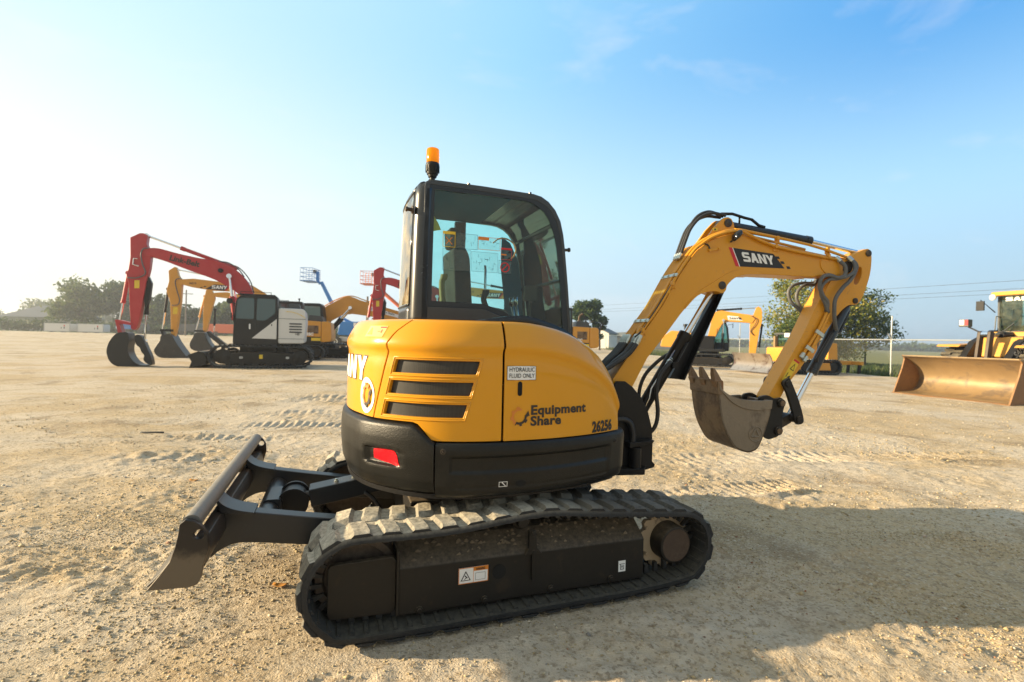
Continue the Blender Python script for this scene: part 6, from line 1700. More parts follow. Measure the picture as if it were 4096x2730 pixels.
mb = MB(); mb.prism(spline([(-5.05, 1.30), (-4.90, 1.36), (-4.76, 1.22), (-4.60, .80), (-4.45, .42), (-4.40, .06), (-4.62, .14), (-4.72, .30), (-4.70, .48), (-4.80, .62), (-4.86, .80), (-5.0, .95)], 3, closed=True), -.2, .2); build('thumb', mb, 'far_black', ar, bevel=.02)
jack(ar, (-4.64, 3.62), (-4.74, 1.10), .55, .075, 'black', 0, 'thumb_cylinder')
mb = MB(); mb.prism(round_poly([(-4.62, 3.9), (-4.50, 3.62), (-4.56, 2.9), (-4.72, 2.5), (-4.78, 2.9)], .04), -.1, .1); build('valve_cover', mb, 'black', ar)
for pth in ([(-4.60, -.27, 5.10), (-4.78, -.28, 5.05), (-4.86, -.28, 4.80), (-4.80, -.27, 4.4), (-4.70, -.24, 4.0), (-5.0, -.22, 3.80), (-5.35, -.22, 3.78)], [(-1.6, 0, 4.58), (-1.3, .05, 4.60), (-.98, .05, 4.34), (-.70, 0, 3.92), (-.55, 0, 3.4)], [(-2.0, -.1, 4.76), (-1.6, -.1, 4.72), (-1.2, -.1, 4.47), (-.95, -.1, 4.12)]):
    mb = MB(); mb.tube(spline(pth, 5), .028, 6); build('hose', mb, 'hose_grey', ar if pth[0][0] < -3 else bo, smooth=2)
mb = MB(); mb.tube([(-5.0, -.19, 4.62), (-5.14, -.20, 4.62), (-5.16, -.20, 4.36), (-4.95, -.19, 4.30)], .025, 6); build('hydraulic_pipe', mb, 'steel', ar)
decal('warning_label', [[(-5.10, 3.35), (-4.92, 3.36), (-4.92, 3.70), (-5.10, 3.69)]], lambda x, z: (x, -.176, z), 'yellow_ink', ar)
mb = MB(); mb.lathe((-1.85, -.23, 4.33), (-.3, -1, 0), [(0, .05), (.03, .10), (.12, .10), (.13, .06)], 12); build('work_lamp', mb, 'black', bo)
lettering(bo, 'Link-Belt', .34, lambda x, y: (-3.86 + x * .92, -.226, 4.655 + y - x * .92 * .20), 'ink_brown', .012, shear=.25)
mb = MB(); mb.prism([(-2.83, .56), (-2.45, .72), (-2.25, .70), (-2.12, .40), (-2.15, .16), (-2.78, 0.0), (-2.68, .28)], -1.45, 1.45); mb.prism([(-2.3, .35), (-1.2, .55), (-1.2, .75), (-2.3, .62)], -.6, -.4); mb.prism([(-2.3, .35), (-1.2, .55), (-1.2, .75), (-2.3, .62)], .4, .6); build('dozer_blade', mb, 'black_dusty', RD, bevel=.02)
# ---- D: the same kind of machine further back, its arm rising beside the cab
DD = copy_tree(RD); DD.location = (-3.35, 31.0, float(gz(-3.35, 31))); DD.rotation_euler = (0, 0, R_(14))
DD['label'] = 'second red boomed excavator, only its red arm rising between the yellow hood and the cab'
# ---- A: yellow excavator behind it, facing left
def yellow_machine(label, loc, rz, boom, arm, bucket, cabx, tail, num, group='excavators parked round the lot', th=1.0, hood=(2.0, 2.9), roof=3.3):
    root = empty('crawler_excavator', label, 'excavator', (loc[0], loc[1], float(gz(loc[0], loc[1]))), R_(rz), group)
    tx = (tail[0] - 3.9, tail[0] + .2)
    for y0, y1 in ((-1.4, -.85), (1.4, .85)): far_track(root, tx[0], tx[1], .95 * th, y0, y1)
    cx = (tx[0] + tx[1]) / 2
    mb = MB(); mb.box((cx, 0, .68), (1.7, 1.8, .45)); mb.lathe((cx, 0, .85), (0, 0, 1), [(0, .65), (.25, .65)], 26); build('car_body', mb, 'black_dusty', root)
    c = far_cab(root, [(cabx, 1.12), (cabx + .02, 2.3), (cabx + .12, roof - .16), (cabx + .3, roof), (cabx + 1.7, roof), (cabx + 1.72, 1.10)], -1.3, -.35, [[(cabx + .10, 2.1), (cabx + .18, roof - .2), (cabx + .75, roof - .16), (cabx + .75, 2.1)], [(cabx + .85, 2.1), (cabx + .85, roof - .16), (cabx + 1.6, roof - .16), (cabx + 1.6, 2.1)]])
    mb = MB(); mb.lathe((cabx + 1.45, -.8, roof), (0, 0, 1), [(0, .03), (.12, .03), (.13, .06), (.22, .055), (.23, 0)], 10); build('beacon', mb, 'dark_grey', c)
    mb = MB(); mb.prism(round_poly([(cabx + 1.75, 1.10), (tail[0], 1.10), (tail[0], hood[0] + .35), (cabx + 1.75, hood[0] + .40)], .06), -1.28, 1.28); bd_ = build('engine_body', mb, 'yellow_far', root, bevel=.03)
    mb = MB(); mb.prism(round_poly([(tail[0] + .01, 1.10), (tail[1] - .06, 1.14), (tail[1], 1.3), (tail[1] - .04, hood[0] + .25), (tail[1] - .16, hood[0] + .36), (tail[0] + .01, hood[0] + .36)], .10), -1.30, 1.30); cw_ = build('counterweight', mb, 'yellow_far', root, bevel=.06)
    mb = MB(); mb.prism(round_poly([(cabx + 2.0, hood[0] + .36), (tail[0] + .1, hood[0] + .34), (tail[0], hood[1] - .22), (cabx + 2.05, hood[1] - .16)], .06), -.95, .95); build('engine_hood', mb, 'dark_grey', root, bevel=.03)
    mb = MB(); mb.prism(rrect(tail[0] - .75, 1.62, tail[0] - .15, 2.1, .03), -1.286, -1.27); build('vent', mb, 'rust', bd_, smooth=0)
    mb = MB(); mb.prism([(cabx + 1.75, 1.08), (tail[0] - .02, 1.08), (tail[0] - .02, 1.42), (cabx + 1.75, 1.42)], -1.292, -1.27); build('lower_panel', mb, 'far_black', bd_, smooth=0)
    if num:
        lettering(bd_, num, .23, lambda x, y: (tail[0] - 1.18 + x, -1.296, 1.50 + y), 'white', .012)
        lettering(bd_, 'C', .2, lambda x, y: (tail[0] - 1.45 + x, -1.296, 1.62 + y), 'white', .012)
        mb = MB(); mb.prism([(tail[0] - .55, 1.18), (tail[0] - .02, 1.18), (tail[0] - .02, 1.36), (tail[0] - .55, 1.36)], -1.296, -1.29); build('sticker', mb, 'yellow_ink', bd_, smooth=0)
        lettering(bd_, 'Share', .1, lambda x, y: (tail[0] - 1.40 + x, -1.296, 2.05 + y), 'white', .004)
    mb = MB(); mb.prism([(cabx, .98), (tail[0], .98), (tail[0], 1.10), (cabx, 1.10)], -1.25, 1.25); build('deck', mb, 'far_black', root)
    if boom:
        bo, ar, bu = boom_arm_bucket(root, boom, arm, bucket, 'yellow_far', .20, .16, .5)
        return root, bo, ar, bu
    return root, None, None, None
ABO = [(-4.86, 4.40), (-4.80, 4.58), (-4.14, 4.66), (-2.4, 4.52), (-1.02, 4.42), (-.30, 3.98), (.30, 3.2), (.85, 2.0), (.55, 1.8), (.2, 2.0), (-.15, 2.9), (-.94, 3.75), (-1.98, 4.02), (-3.2, 4.02), (-4.26, 4.17), (-4.79, 4.30)]
AAR = [(-5.42, 5.05), (-5.12, 5.29), (-5.02, 5.27), (-4.97, 5.05), (-4.93, 4.85), (-4.80, 4.57), (-4.73, 4.35), (-4.77, 3.3), (-4.94, 1.73), (-5.03, 1.22), (-5.12, 1.18), (-5.22, 1.30), (-5.29, 3.2), (-5.49, 3.86), (-5.46, 4.1), (-5.38, 4.46)]
ABU = spline([(-5.20, 1.42), (-5.60, 1.30), (-5.66, 1.0), (-5.80, .75), (-5.94, .44), (-5.81, .15), (-5.5, -.0), (-5.0, -.02), (-4.45, -.0)], 3) + [(-4.32, .12), (-4.55, .45), (-4.75, .75), (-4.90, 1.0), (-5.04, 1.3)]
AA, bo, ar, bu = yellow_machine('yellow excavator with a maker decal on its boom, parked behind the red one', (-14.8, 30.0), 16, ABO, AAR, ABU, 0.25, (3.02, 3.62), 'SY135C', roof=3.50)
jack(bo, (-1.3, 4.55), (-5.0, 5.15), .45, .07, 'black', 0, 'arm_cylinder')
jack(ar, (-5.46, 4.0), (-5.72, 1.5), .55, .07, 'black', 0, 'bucket_cylinder')
mb = MB(); mb.prism([(-5.80, 1.55), (-5.75, 1.66), (-5.1, 1.66), (-5.1, 1.52)], -.16, .16); mb.prism([(-5.78, 1.6), (-5.64, 1.6), (-5.48, 1.1), (-5.62, 1.1)], -.16, .16); build('bucket_link', mb, 'black', ar)
for pth in ([(-4.7, -.2, 4.62), (-4.95, -.2, 4.6), (-5.05, -.2, 4.4), (-4.95, -.2, 3.9), (-4.82, -.19, 3.4), (-4.9, -.18, 3.1), (-5.2, -.18, 3.05)],):
    mb = MB(); mb.tube(spline(pth, 5), .025, 6); build('hose', mb, 'hose_grey', ar, smooth=2)
decal('warning_label', [[(-5.15, 2.55), (-4.93, 2.55), (-4.90, 2.95), (-5.12, 2.95)]], lambda x, z: (x, -.166, z), 'yellow_ink', ar)
bl_ = decal('maker_decal', [[(-3.50, 4.09), (-2.50, 4.02), (-2.22, 4.36), (-3.05, 4.37)]], lambda x, z: (x, -.206, z), 'ink', bo)
P_, w_ = sany_polys('SANY', .20, .22, .08)
decal('maker_lettering', P_, lambda x, y: (-3.18 + x * .80 / w_ + y * .15, -.210, 4.12 + y), 'white', bl_)
decal('red_stripe', [[(-2.50, 4.02), (-2.40, 4.02), (-2.12, 4.36), (-2.22, 4.36)]], lambda x, z: (x, -.208, z), 'red_ink', bl_)
decal('check_mark', [[(-3.62, 4.19), (-3.52, 4.18), (-3.44, 4.25), (-3.54, 4.26)], [(-3.80, 4.13), (-3.70, 4.12), (-3.62, 4.18), (-3.72, 4.19)]], lambda x, z: (x, -.208, z), 'ink', bl_)
lettering(bo, '26219', .15, lambda x, y: (-4.35 + x, -.206, 4.33 + y), 'ink_brown', .004)
# ---- B: a further one, arm down to the left
BBO = [(-3.55, 4.50), (-3.22, 4.60), (-2.43, 4.68), (-1.6, 4.55), (-.4, 4.3), (.5, 3.7), (1.2, 2.0), (.8, 1.9), (.2, 3.0), (-.6, 3.85), (-1.88, 4.15), (-3.13, 4.27), (-3.5, 4.35)]
BAR = [(-3.88, 4.75), (-3.62, 4.95), (-3.50, 4.93), (-3.45, 4.7), (-3.28, 4.4), (-3.26, 4.1), (-3.46, 3.33), (-3.76, 1.62), (-3.90, 1.5), (-4.02, 1.63), (-4.03, 3.2), (-4.02, 3.9)]
BBU = spline([(-4.0, 1.5), (-4.45, 1.42), (-4.60, 1.1), (-4.78, .7), (-4.74, .3), (-4.4, .08), (-3.9, .05), (-3.25, .12)], 3) + [(-3.2, .3), (-3.5, .7), (-3.72, 1.15), (-3.82, 1.45)]
BB, bo, ar, bu = yellow_machine('further yellow excavator whose arm hangs left of the black cab', (-20.0, 39.0), 16, BBO, BAR, BBU, 1.2, (4.0, 4.6), None)
jack(ar, (-3.98, 4.3), (-4.55, 1.55), .60, .07, 'yellow_far', 0, 'bucket_cylinder')
mb = MB(); mb.prism([(-4.65, 1.52), (-4.6, 1.66), (-3.85, 1.68), (-3.85, 1.55)], -.16, .16); build('bucket_link', mb, 'black', ar)
jack(ar, (-3.25, 3.3), (-3.32, 1.0), .55, .07, 'black', 0, 'thumb_cylinder')
mb = MB(); mb.prism([(-3.75, 1.55), (-3.6, 1.62), (-2.3, .5), (-2.2, .25), (-2.6, .35), (-3.6, 1.2)], -.25, .25); build('thumb', mb, 'black_dusty', ar, bevel=.02)
# ---- C: yellow excavator whose boom arches to the right behind the red arm
CBO = spline([(-.50, 2.6), (-.10, 3.42), (.35, 3.72), (.93, 4.07), (1.44, 4.25), (1.9, 4.16), (2.39, 3.98), (3.87, 3.60), (5.6, 3.15), (6.6, 2.9)], 3) + [(6.7, 2.6), (5.4, 2.45), (3.98, 2.78), (2.41, 2.98), (1.7, 3.06), (1.04, 2.96), (.35, 2.55), (.0, 2.1)]
CAR = [(6.2, 3.1), (6.8, 3.2), (6.95, 2.5), (7.0, .9), (6.8, .5), (6.6, .9)]
CC = empty('crawler_excavator', 'yellow excavator with its boom arching right behind the second red arm', 'excavator', (-12.9, 34.0, float(gz(-12.9, 34))), R_(10), 'excavators parked round the lot')
for y0, y1 in ((-1.5, -.9), (1.5, .9)): far_track(CC, -2.3, 1.9, .98, y0, y1)
mb = MB(); mb.box((-.2, 0, .7), (1.9, 1.9, .5)); mb.lathe((-.2, 0, .9), (0, 0, 1), [(0, .7), (.25, .7)], 26); build('car_body', mb, 'black_dusty', CC)
mb = MB(); mb.prism(round_poly([(-2.6, 1.12), (.4, 1.12), (.4, 2.3), (-2.5, 2.4)], .1), -1.3, 1.3); build('engine_body', mb, 'yellow_far', CC, bevel=.04)
mb = MB(); mb.prism(round_poly([(-1.55, 1.2), (-.02, 1.2), (.10, 2.4), (-.05, 3.52), (-.2, 3.64), (-1.45, 3.62)], .12), -1.30, -.35); c = build('cab', mb, 'far_black', CC, bevel=.03)
mb = MB(); mb.prism(round_poly([(-1.38, 2.55), (-.12, 2.55), (-.18, 3.42), (-1.35, 3.42)], .08), -1.312, -1.304); build('window', mb, 'far_pane_light', c, smooth=0)
bo, ar, bu = boom_arm_bucket(CC, CBO, CAR, None, 'yellow_far', .22, .18)
for y in (-.40, .40): jack(CC, (.25, 1.8), (1.62, 3.45), .55, .11, 'black', y, 'boom_cylinder')
w_p = decal('white_placard', [[(2.75, 3.36), (5.2, 2.78), (5.16, 3.0), (2.80, 3.66)]], lambda x, z: (x, -.226, z), 'white', bo)
lettering(w_p, 'Equipment Share', .22, lambda x, y: (3.25 + x * .9, -.230, 3.32 + y - x * .9 * .215), 'ink_mid', .004)
decal('gear_emblem', gear(3.10, 3.42, .10, 0, 250), lambda x, z: (x, -.230, z), 'ink_mid', w_p)
mb = MB(); mb.tube(spline([(-.2, 0, 3.5), (.5, .05, 3.95), (1.2, .05, 4.25), (1.8, .05, 4.28), (2.6, .05, 4.02), (4.0, 0, 3.66)], 5), .04, 6); build('hydraulic_pipe', mb, 'yellow_far', bo, smooth=2)
# ---- G: rear of another yellow excavator just right of the cab
GG = copy_tree(AA); GG.location = (1.55, 30.5, float(gz(1.55, 30.5))); GG.rotation_euler = (0, 0, R_(4))
GG['label'] = 'yellow excavator rear with black hood and brown exhaust pipe, half hidden behind the cab'
mb = MB(); mb.tube(spline([(2.55, -.3, 2.6), (2.56, -.3, 2.95), (2.62, -.3, 3.1), (2.78, -.3, 3.22)], 4), .07, 10); build('exhaust_pipe', mb, 'rust', GG)
# ---- E: yellow excavator facing right, beyond the mini excavator boom
EE = empty('crawler_excavator', 'yellow excavator facing right with its arm straight down, seen under the raised boom', 'excavator', (14.0, 34.5, 0), R_(-27), 'excavators parked round the lot')
for y0, y1 in ((-1.35, -.80), (1.35, .80)): far_track(EE, -1.75, 1.60, .90, y0, y1)
mb = MB(); mb.box((-.1, 0, .65), (1.5, 1.7, .45)); mb.lathe((-.1, 0, .8), (0, 0, 1), [(0, .65), (.28, .65)], 26); build('car_body', mb, 'black_dusty', EE)
mb = MB(); mb.prism_z([(-2.2, -1.25), (.9, -1.25), (.9, 1.25), (-2.2, 1.25)], 1.02, 1.22); build('deck', mb, 'far_black', EE, bevel=.02)
mb = MB(); mb.prism(round_poly([(-3.25, 1.28), (-1.2, 1.22), (-.6, 1.22), (-.6, 2.1), (-1.3, 2.32), (-2.5, 2.44), (-3.1, 2.0)], .12), -1.22, .2); eb = build('engine_body', mb, 'yellow_far', EE, bevel=.05)
mb = MB(); mb.prism(round_poly([(-3.25, 1.25), (-2.0, 1.25), (-2.0, 2.35), (-2.7, 2.38), (-3.15, 1.9)], .1), .2, 1.22); build('counterweight', mb, 'yellow_far', EE, bevel=.05)
mb = MB(); mb.prism(round_poly([(-.60, 1.2), (.30, 1.2), (.30, 2.1), (-.60, 2.1)], .04), -1.2, -.35); build('pump_box', mb, 'black', EE, bevel=.02)
mb = MB(); mb.lathe((-1.65, -.5, 2.3), (0, 0, 1), [(0, .10), (.45, .10), (.46, .17), (.62, .16), (.63, 0)], 12); build('air_intake', mb, 'black', EE)
mb = MB(); mb.tube([(-1.2, -1.1, 2.2), (-1.15, -1.1, 3.1), (-.9, -1.1, 3.1), (-.75, -1.1, 2.1)], .022, 6); build('hand_rail', mb, 'black', EE)
ecp = [(.10, 1.10), (1.10, 1.10), (1.14, 1.7), (1.05, 2.7), (.90, 3.10), (.75, 3.20), (.05, 3.20), (0, 2.0)]
mb = MB(); mb.prism([(.02, 1.08), (1.12, 1.08), (1.14, 1.66), (.02, 1.66)], .30, 1.22)
mb.prism([(0, 3.12), (.85, 3.12), (.78, 3.20), (0, 3.20)], .30, 1.22)
for p in (((0, 1.6), (.12, 1.6), (.12, 3.2), (0, 3.2)), ((1.06, 1.66), (1.14, 1.66), (1.02, 2.75), (.86, 3.14), (.78, 3.14), (.95, 2.7))):
    mb.prism(list(p), .30, .37); mb.prism(list(p), 1.15, 1.22)
c = build('cab', mb, 'far_black', EE, bevel=.015)
mb = MB(); mb.prism([(.12, 1.66), (1.07, 1.66), (.96, 2.7), (.80, 3.12), (.12, 3.12)], .318, .326); mb.prism([(.12, 1.66), (1.07, 1.66), (.96, 2.7), (.80, 3.12), (.12, 3.12)], 1.19, 1.198); build('window', mb, 'glass_far', c, smooth=0)
mb = MB(); mb.box((1.38, .22, 2.85), (.04, .20, .30)); mb.tube([(1.05, .3, 2.9), (1.36, .24, 2.95)], .015, 5); build('mirror', mb, 'far_black', c)
EBO = [(-.30, 1.7), (-.10, 2.5), (.02, 3.3), (.20, 3.78), (.62, 3.90), (1.5, 3.74), (2.62, 3.56), (2.75, 3.30), (2.58, 3.02), (1.9, 3.08), (1.08, 3.12), (.72, 2.98), (.45, 2.4), (.15, 1.7)]
EAR_ = [(2.80, 4.05), (2.93, 4.16), (3.10, 4.05), (3.17, 3.80), (3.18, 3.13), (3.05, 2.58), (2.72, .0), (2.52, -.02), (2.42, .1), (2.45, 2.2), (2.44, 3.03), (2.6, 3.5)]
bo, ar, bu = boom_arm_bucket(EE, EBO, EAR_, None, 'yellow_far', .20, .16)
jack(bo, (.40, 3.92), (2.88, 4.08), .62, .07, 'black', 0, 'arm_cylinder')
jack(ar, (3.18, 2.9), (2.95, .45), .62, .065, 'black', 0, 'bucket_cylinder')
jack(EE, (.75, 1.2), (.80, 3.2), .55, .08, 'black', -.26, 'boom_cylinder')
mb = MB(); mb.prism([(2.45, .38), (3.05, .46), (3.05, .34), (2.45, .26)], -.2, .2); mb.prism([(2.82, .40), (3.02, .42), (3.0, -.25), (2.85, -.25)], -.2, .2); build('bucket_link', mb, 'black', ar)
mb = MB(); mb.tube(spline([(2.5, -.2, 3.5), (2.85, -.22, 3.3), (2.75, -.22, 2.9), (2.5, -.2, 2.5), (2.7, -.2, 2.2)], 4), .025, 6); build('hose', mb, 'hose', ar, smooth=2)
bl_ = decal('maker_decal', [[(1.10, 3.24), (2.0, 3.20), (1.75, 3.46), (1.02, 3.54)]], lambda x, z: (x, -.206, z), 'white', bo)
decal('maker_lettering', sany_polys('SANY', .16, .14, .06)[0], lambda x, y: (1.16 + x, -.209, 3.28 + y - x * .06), 'ink', bl_)
decal('maker_decal', [[(1.78, 3.26), (1.98, 3.24), (1.88, 3.40), (1.70, 3.44)]], lambda x, z: (x, -.209, z), 'ink', bl_)
# ---- F: yellow dozer with a straight blade
FF_ = empty('bulldozer', 'yellow crawler dozer with a bare steel blade, beside the wire fence', 'bulldozer', (17.2, 28.0, 0), R_(10))
for y0, y1 in ((-1.25, -.80), (1.25, .80)):
    t_ = far_track(FF_, -1.85, .75, .86, y0, y1, 38)
    mb = MB(); mb.prism([(-1.2, .25), (.1, .25), (.0, .66), (-1.1, .66)], y0 + (.03 if y0 < 0 else -.03), y0 + (.09 if y0 < 0 else -.09)); build('track_guard', mb, 'yellow_far', t_, bevel=.02)
mb = MB(); mb.prism(round_poly([(-2.4, .65), (.55, .65), (.60, 1.0), (.45, 1.75), (-.05, 1.80), (-.9, 1.55), (-2.4, 1.45)], .08), -.75, .75); fb = build('body', mb, 'yellow_far', FF_, bevel=.04)
mb = MB(); mb.prism(round_poly([(-.10, .75), (.55, .75), (.48, 1.75), (-.06, 1.80)], .06), -1.18, 1.18); build('fuel_tank', mb, 'yellow_far', FF_, bevel=.04)
mb = MB()
for x in (-1.72, -.35):
    for y in (-.72, .72): mb.box((x, y, 1.75), (.10, .10, .95))
mb.prism([(-1.85, 2.18), (-.20, 2.22), (-.20, 2.32), (-1.85, 2.28)], -.85, .85)
c = build('cab', mb, 'dark_grey', FF_, bevel=.02)
for y in (-.72, .72):
    mb = MB(); mb.prism([(-1.67, 1.45), (-.4, 1.55), (-.4, 2.18), (-1.67, 2.18)], y - .01, y + .01); build('window', mb, 'glass_far', c, smooth=0)
mb = MB(); mb.box((-1.95, -.55, 2.14), (.42, .40, .24)); build('air_unit', mb, 'white_paint', c, bevel=.03)
for y in (-.60, .60):
    mb = MB(); mb.box((-1.95, y, 1.6), (.16, .14, 1.0)); build('post', mb, 'tan_bucket', FF_, bevel=.02)
mb = MB(); fbp = spline([(-4.05, 1.10), (-3.92, .90), (-3.85, .65), (-3.90, .38), (-4.10, .10)], 4)
mb.prism(fbp + [(p[0] + .06, p[1]) for p in fbp[::-1]], -1.6, 1.6)
M['bare_steel'] = surf('scoured_blade_steel', (.42, .36, .30), rough=.30, metal=.75, var=.2, spots=(.12, .06, .04), spot_amt=.45, spot_scale=1.6)
fbl = build('dozer_blade', mb, 'bare_steel', FF_, smooth=1)
mb = MB(); mb.prism([(-3.82, .35), (-1.9, .30), (-1.9, .48), (-3.82, .60)], -1.35, -1.27); mb.prism([(-3.82, .35), (-1.9, .30), (-1.9, .48), (-3.82, .60)], 1.27, 1.35); build('push_arm', mb, 'yellow_far', FF_)
mb = MB(); mb.prism([(.60, .50), (2.30, .55), (2.52, .55), (2.52, .76), (.60, .80)], -.35, .35); mb.box((2.35, 0, .66), (.2, 1.9, .2)); fr_ = build('ripper_frame', mb, 'yellow_far', FF_, bevel=.02)
for y in (-.75, 0, .75):
    mb = MB(); mb.prism([(2.30, .58), (2.45, .58), (2.40, .10), (2.28, .05)], y - .05, y + .05); build('ripper_shank', mb, 'black_dusty', fr_)
# ---- H: wheel loader on the right edge
HH = empty('wheel_loader', 'yellow wheel loader with a wide tan bucket on the ground, cut by the right edge', 'wheel loader', (17.5, 16.5, 0), R_(14))
HB = spline([(-3.42, 1.33), (-3.05, 1.16), (-2.72, .88), (-2.60, .56), (-2.72, .24), (-3.05, .05), (-3.78, .0)], 4)
HBi = spline([(-3.42, 1.30), (-3.06, 1.12), (-2.76, .86), (-2.65, .56), (-2.76, .27), (-3.06, .09), (-3.70, .04)], 4)
mb = MB(); mb.prism(HB + HBi[::-1], -1.64, 1.64); hb = build('bucket', mb, 'tan_bucket', HH, smooth=.6)
M['rust_edge'] = surf('orange_rust_edge', (.24, .125, .05), rough=.6, metal=.2, var=.25, spots=(.12, .06, .03), spot_amt=.3)
for y in (-1.66, 1.66):
    mb = MB(); mb.prism([(-3.42, 1.34), (-3.34, 1.20), (-3.44, .85), (-3.80, .0), (-3.05, .03), (-2.72, .24), (-2.60, .56), (-2.72, .88), (-3.05, 1.16)], y - .025, y + .025); build('side_plate', mb, 'rust_edge', hb, bevel=.008)
mb = MB(); mb.prism([(-3.84, -.01), (-3.60, .0), (-3.56, .045), (-3.80, .03)], -1.70, 1.70); build('cutting_edge', mb, 'rust_edge', hb)
mb = MB(); mb.prism([(-3.46, 1.29), (-3.36, 1.34), (-3.20, 1.27), (-3.24, 1.22)], -1.69, 1.69); build('bucket_lip', mb, 'tan_bucket', hb, bevel=.01)
def loader_wheel(x, y):
    mb = MB(); s_ = -1 if y < 0 else 1
    mb.lathe((x, y - s_ * .32, .80), (0, s_, 0), [(0, .45), (.0, .70), (.06, .80), (.18, .83), (.46, .83), (.58, .80), (.64, .70), (.64, .45)], 40)
    for k in range(22):
        a = 2 * math.pi * k / 22
        for q in (-1, 1):
            ca, sa = math.cos(a + q * .07), math.sin(a + q * .07)
            mb.box((x + .845 * ca, y + q * .15, .80 + .845 * sa), (.09, .30, .11), (0, -(a + q * .07), 0))
    w = build('wheel', mb, 'tyre', HH, smooth=.6)
    mb = MB(); mb.lathe((x, y - s_ * .1, .80), (0, s_, 0), [(0, .44), (.38, .44), (.34, .38), (.20, .20), (.26, .14), (.30, .0)], 24); build('rim', mb, 'yellow_far', w)
for x, y in ((-1.35, -1.12), (-1.35, 1.12), (1.75, -1.12), (1.75, 1.12)): loader_wheel(x, y)
mb = MB(); mb.box((-1.1, 0, .95), (1.2, 1.2, .6)); mb.prism([(-1.6, .9), (-.3, .9), (-.3, 2.0), (-1.1, 2.05), (-1.6, 1.4)], -.42, .42); mb.box((1.2, 0, 1.1), (3.2, 1.3, .7)); build('chassis', mb, 'black_dusty', HH, bevel=.03)
mb = MB(); mb.prism(round_poly([(-1.75, 1.35), (-.95, 1.30), (-.85, 1.75), (-1.2, 2.02), (-1.5, 2.0)], .06), -.62, .62); mb.prism(round_poly([(-1.0, 1.9), (-.1, 1.9), (-.1, 2.2), (-.95, 2.2)], .05), -.8, .8); build('front_frame', mb, 'yellow_far', HH, bevel=.04)
mb = MB(); mb.prism(round_poly([(.9, 1.2), (2.9, 1.2), (2.95, 2.3), (.9, 2.5)], .12), -.85, .85); build('engine_hood', mb, 'yellow_far', HH, bevel=.06)
for y in (-1.12, 1.12):
    mb = MB(); mb.prism([(-2.15, 1.66), (-2.05, 1.74), (-.7, 1.80), (-.45, 1.60), (-.5, 1.55), (-.75, 1.72), (-2.05, 1.66)], y - .36, y + .36); build('fender', mb, 'yellow_far', HH, bevel=.02)
for y in (-.62, .62):
    mb = MB(); mb.prism(round_poly([(-2.60, .35), (-2.35, .30), (-2.05, .95), (-1.55, 1.55), (-.60, 2.05), (-.45, 1.85), (-.75, 2.28), (-1.75, 1.85), (-2.35, 1.1)], .05), y - .10, y + .10); la = build('lift_arm', mb, 'black', HH, bevel=.02)
    if y < 0: lettering(la, 'SANY', .30, lambda x, y_: (-1.95 + x * .62 - y_ * .6, -.725, 1.33 + y_ * .75 + x * .50), 'white', .01)
for y in (-.14, .14):
    mb = MB(); mb.prism(round_poly([(-2.42, .75), (-2.20, .75), (-2.02, 2.12), (-2.08, 2.20), (-2.20, 2.18)], .04), y - .05, y + .05); build('bell_crank', mb, 'pin', HH, bevel=.02)
jack(HH, (-.55, 2.10), (-2.1, 2.08), .6, .10, 'black', 0, 'tilt_cylinder')
mb = MB()
CX0, CX1, CY0, CY1 = -.30, 1.05, -.82, .82
for x in (CX0 + .05, CX1 - .05):
    for y in (CY0 + .05, CY1 - .05): mb.tube([(x, y, 1.9), (x - (.06 if x < 0 else 0), y * .97, 3.44)], .05, 6)
mb.prism_z([(CX0, CY0), (CX1, CY0), (CX1, CY1), (CX0, CY1)], 1.85, 2.25)
c = build('cab', mb, 'dark_grey', HH)
mb = MB(); mb.prism_z(round_poly([(CX0 - .28, CY0 - .06), (CX1 + .1, CY0 - .06), (CX1 + .1, CY1 + .06), (CX0 - .28, CY1 + .06)], .12), 3.46, 3.60); build('roof', mb, 'yellow_far', c, bevel=.03)
for nm, a, b_, in (('window', (CX0 + .02, CY0 + .08), (CX0 + .02, CY1 - .08)), ('window', (CX0 + .1, CY0 + .02), (CX1 - .1, CY0 + .02)), ('window', (CX0 + .1, CY1 - .02), (CX1 - .1, CY1 - .02))):
    mb = MB(); mb.grid([[(a[0] - (.05 * k if a[0] == b_[0] else 0), a[1], 2.25 + k * 1.20), (b_[0] - (.05 * k if a[0] == b_[0] else 0), b_[1], 2.25 + k * 1.20)] for k in (0, 1)]); wn_ = build(nm, mb, 'glass_far', c, solid=.008, smooth=0)
    if a[0] == b_[0]: decal('maker_lettering', sany_polys('SANY', .14, .16, .1)[0], lambda x, y: (CX0 - .045, .55 - x * 1.25, 3.28 + y), 'white', wn_)
mb = MB(); mb.prism([(.3, 1.9), (.75, 1.9), (.80, 2.9), (.62, 2.9), (.58, 2.3), (.3, 2.25)], -.28, .28); build('seat', mb, 'seat', c, bevel=.03)
mb = MB(); mb.tube([(CX0 - .05, CY1 + .02, 2.9), (CX0 - .12, 1.24, 3.36), (CX0 - .12, 1.25, 3.2)], .02, 6); mb.box((CX0 - .12, 1.25, 3.15), (.05, .24, .34)); build('mirror', mb, 'far_black', c)
mb = MB(); mb.lathe((CX0 - .2, .78, 3.42), (-1, .2, 0), [(0, .08), (.08, .11), (.10, .09)], 12); build('work_lamp', mb, 'white_paint', c)
hl_ = MB(); hl_.box((-1.30, 1.12, 2.50), (.20, .30, .26)); hl_.tube([(-1.0, .8, 2.15), (-1.25, 1.08, 2.38)], .03, 6); hp = build('headlight', hl_, 'dark_grey', HH, bevel=.02)
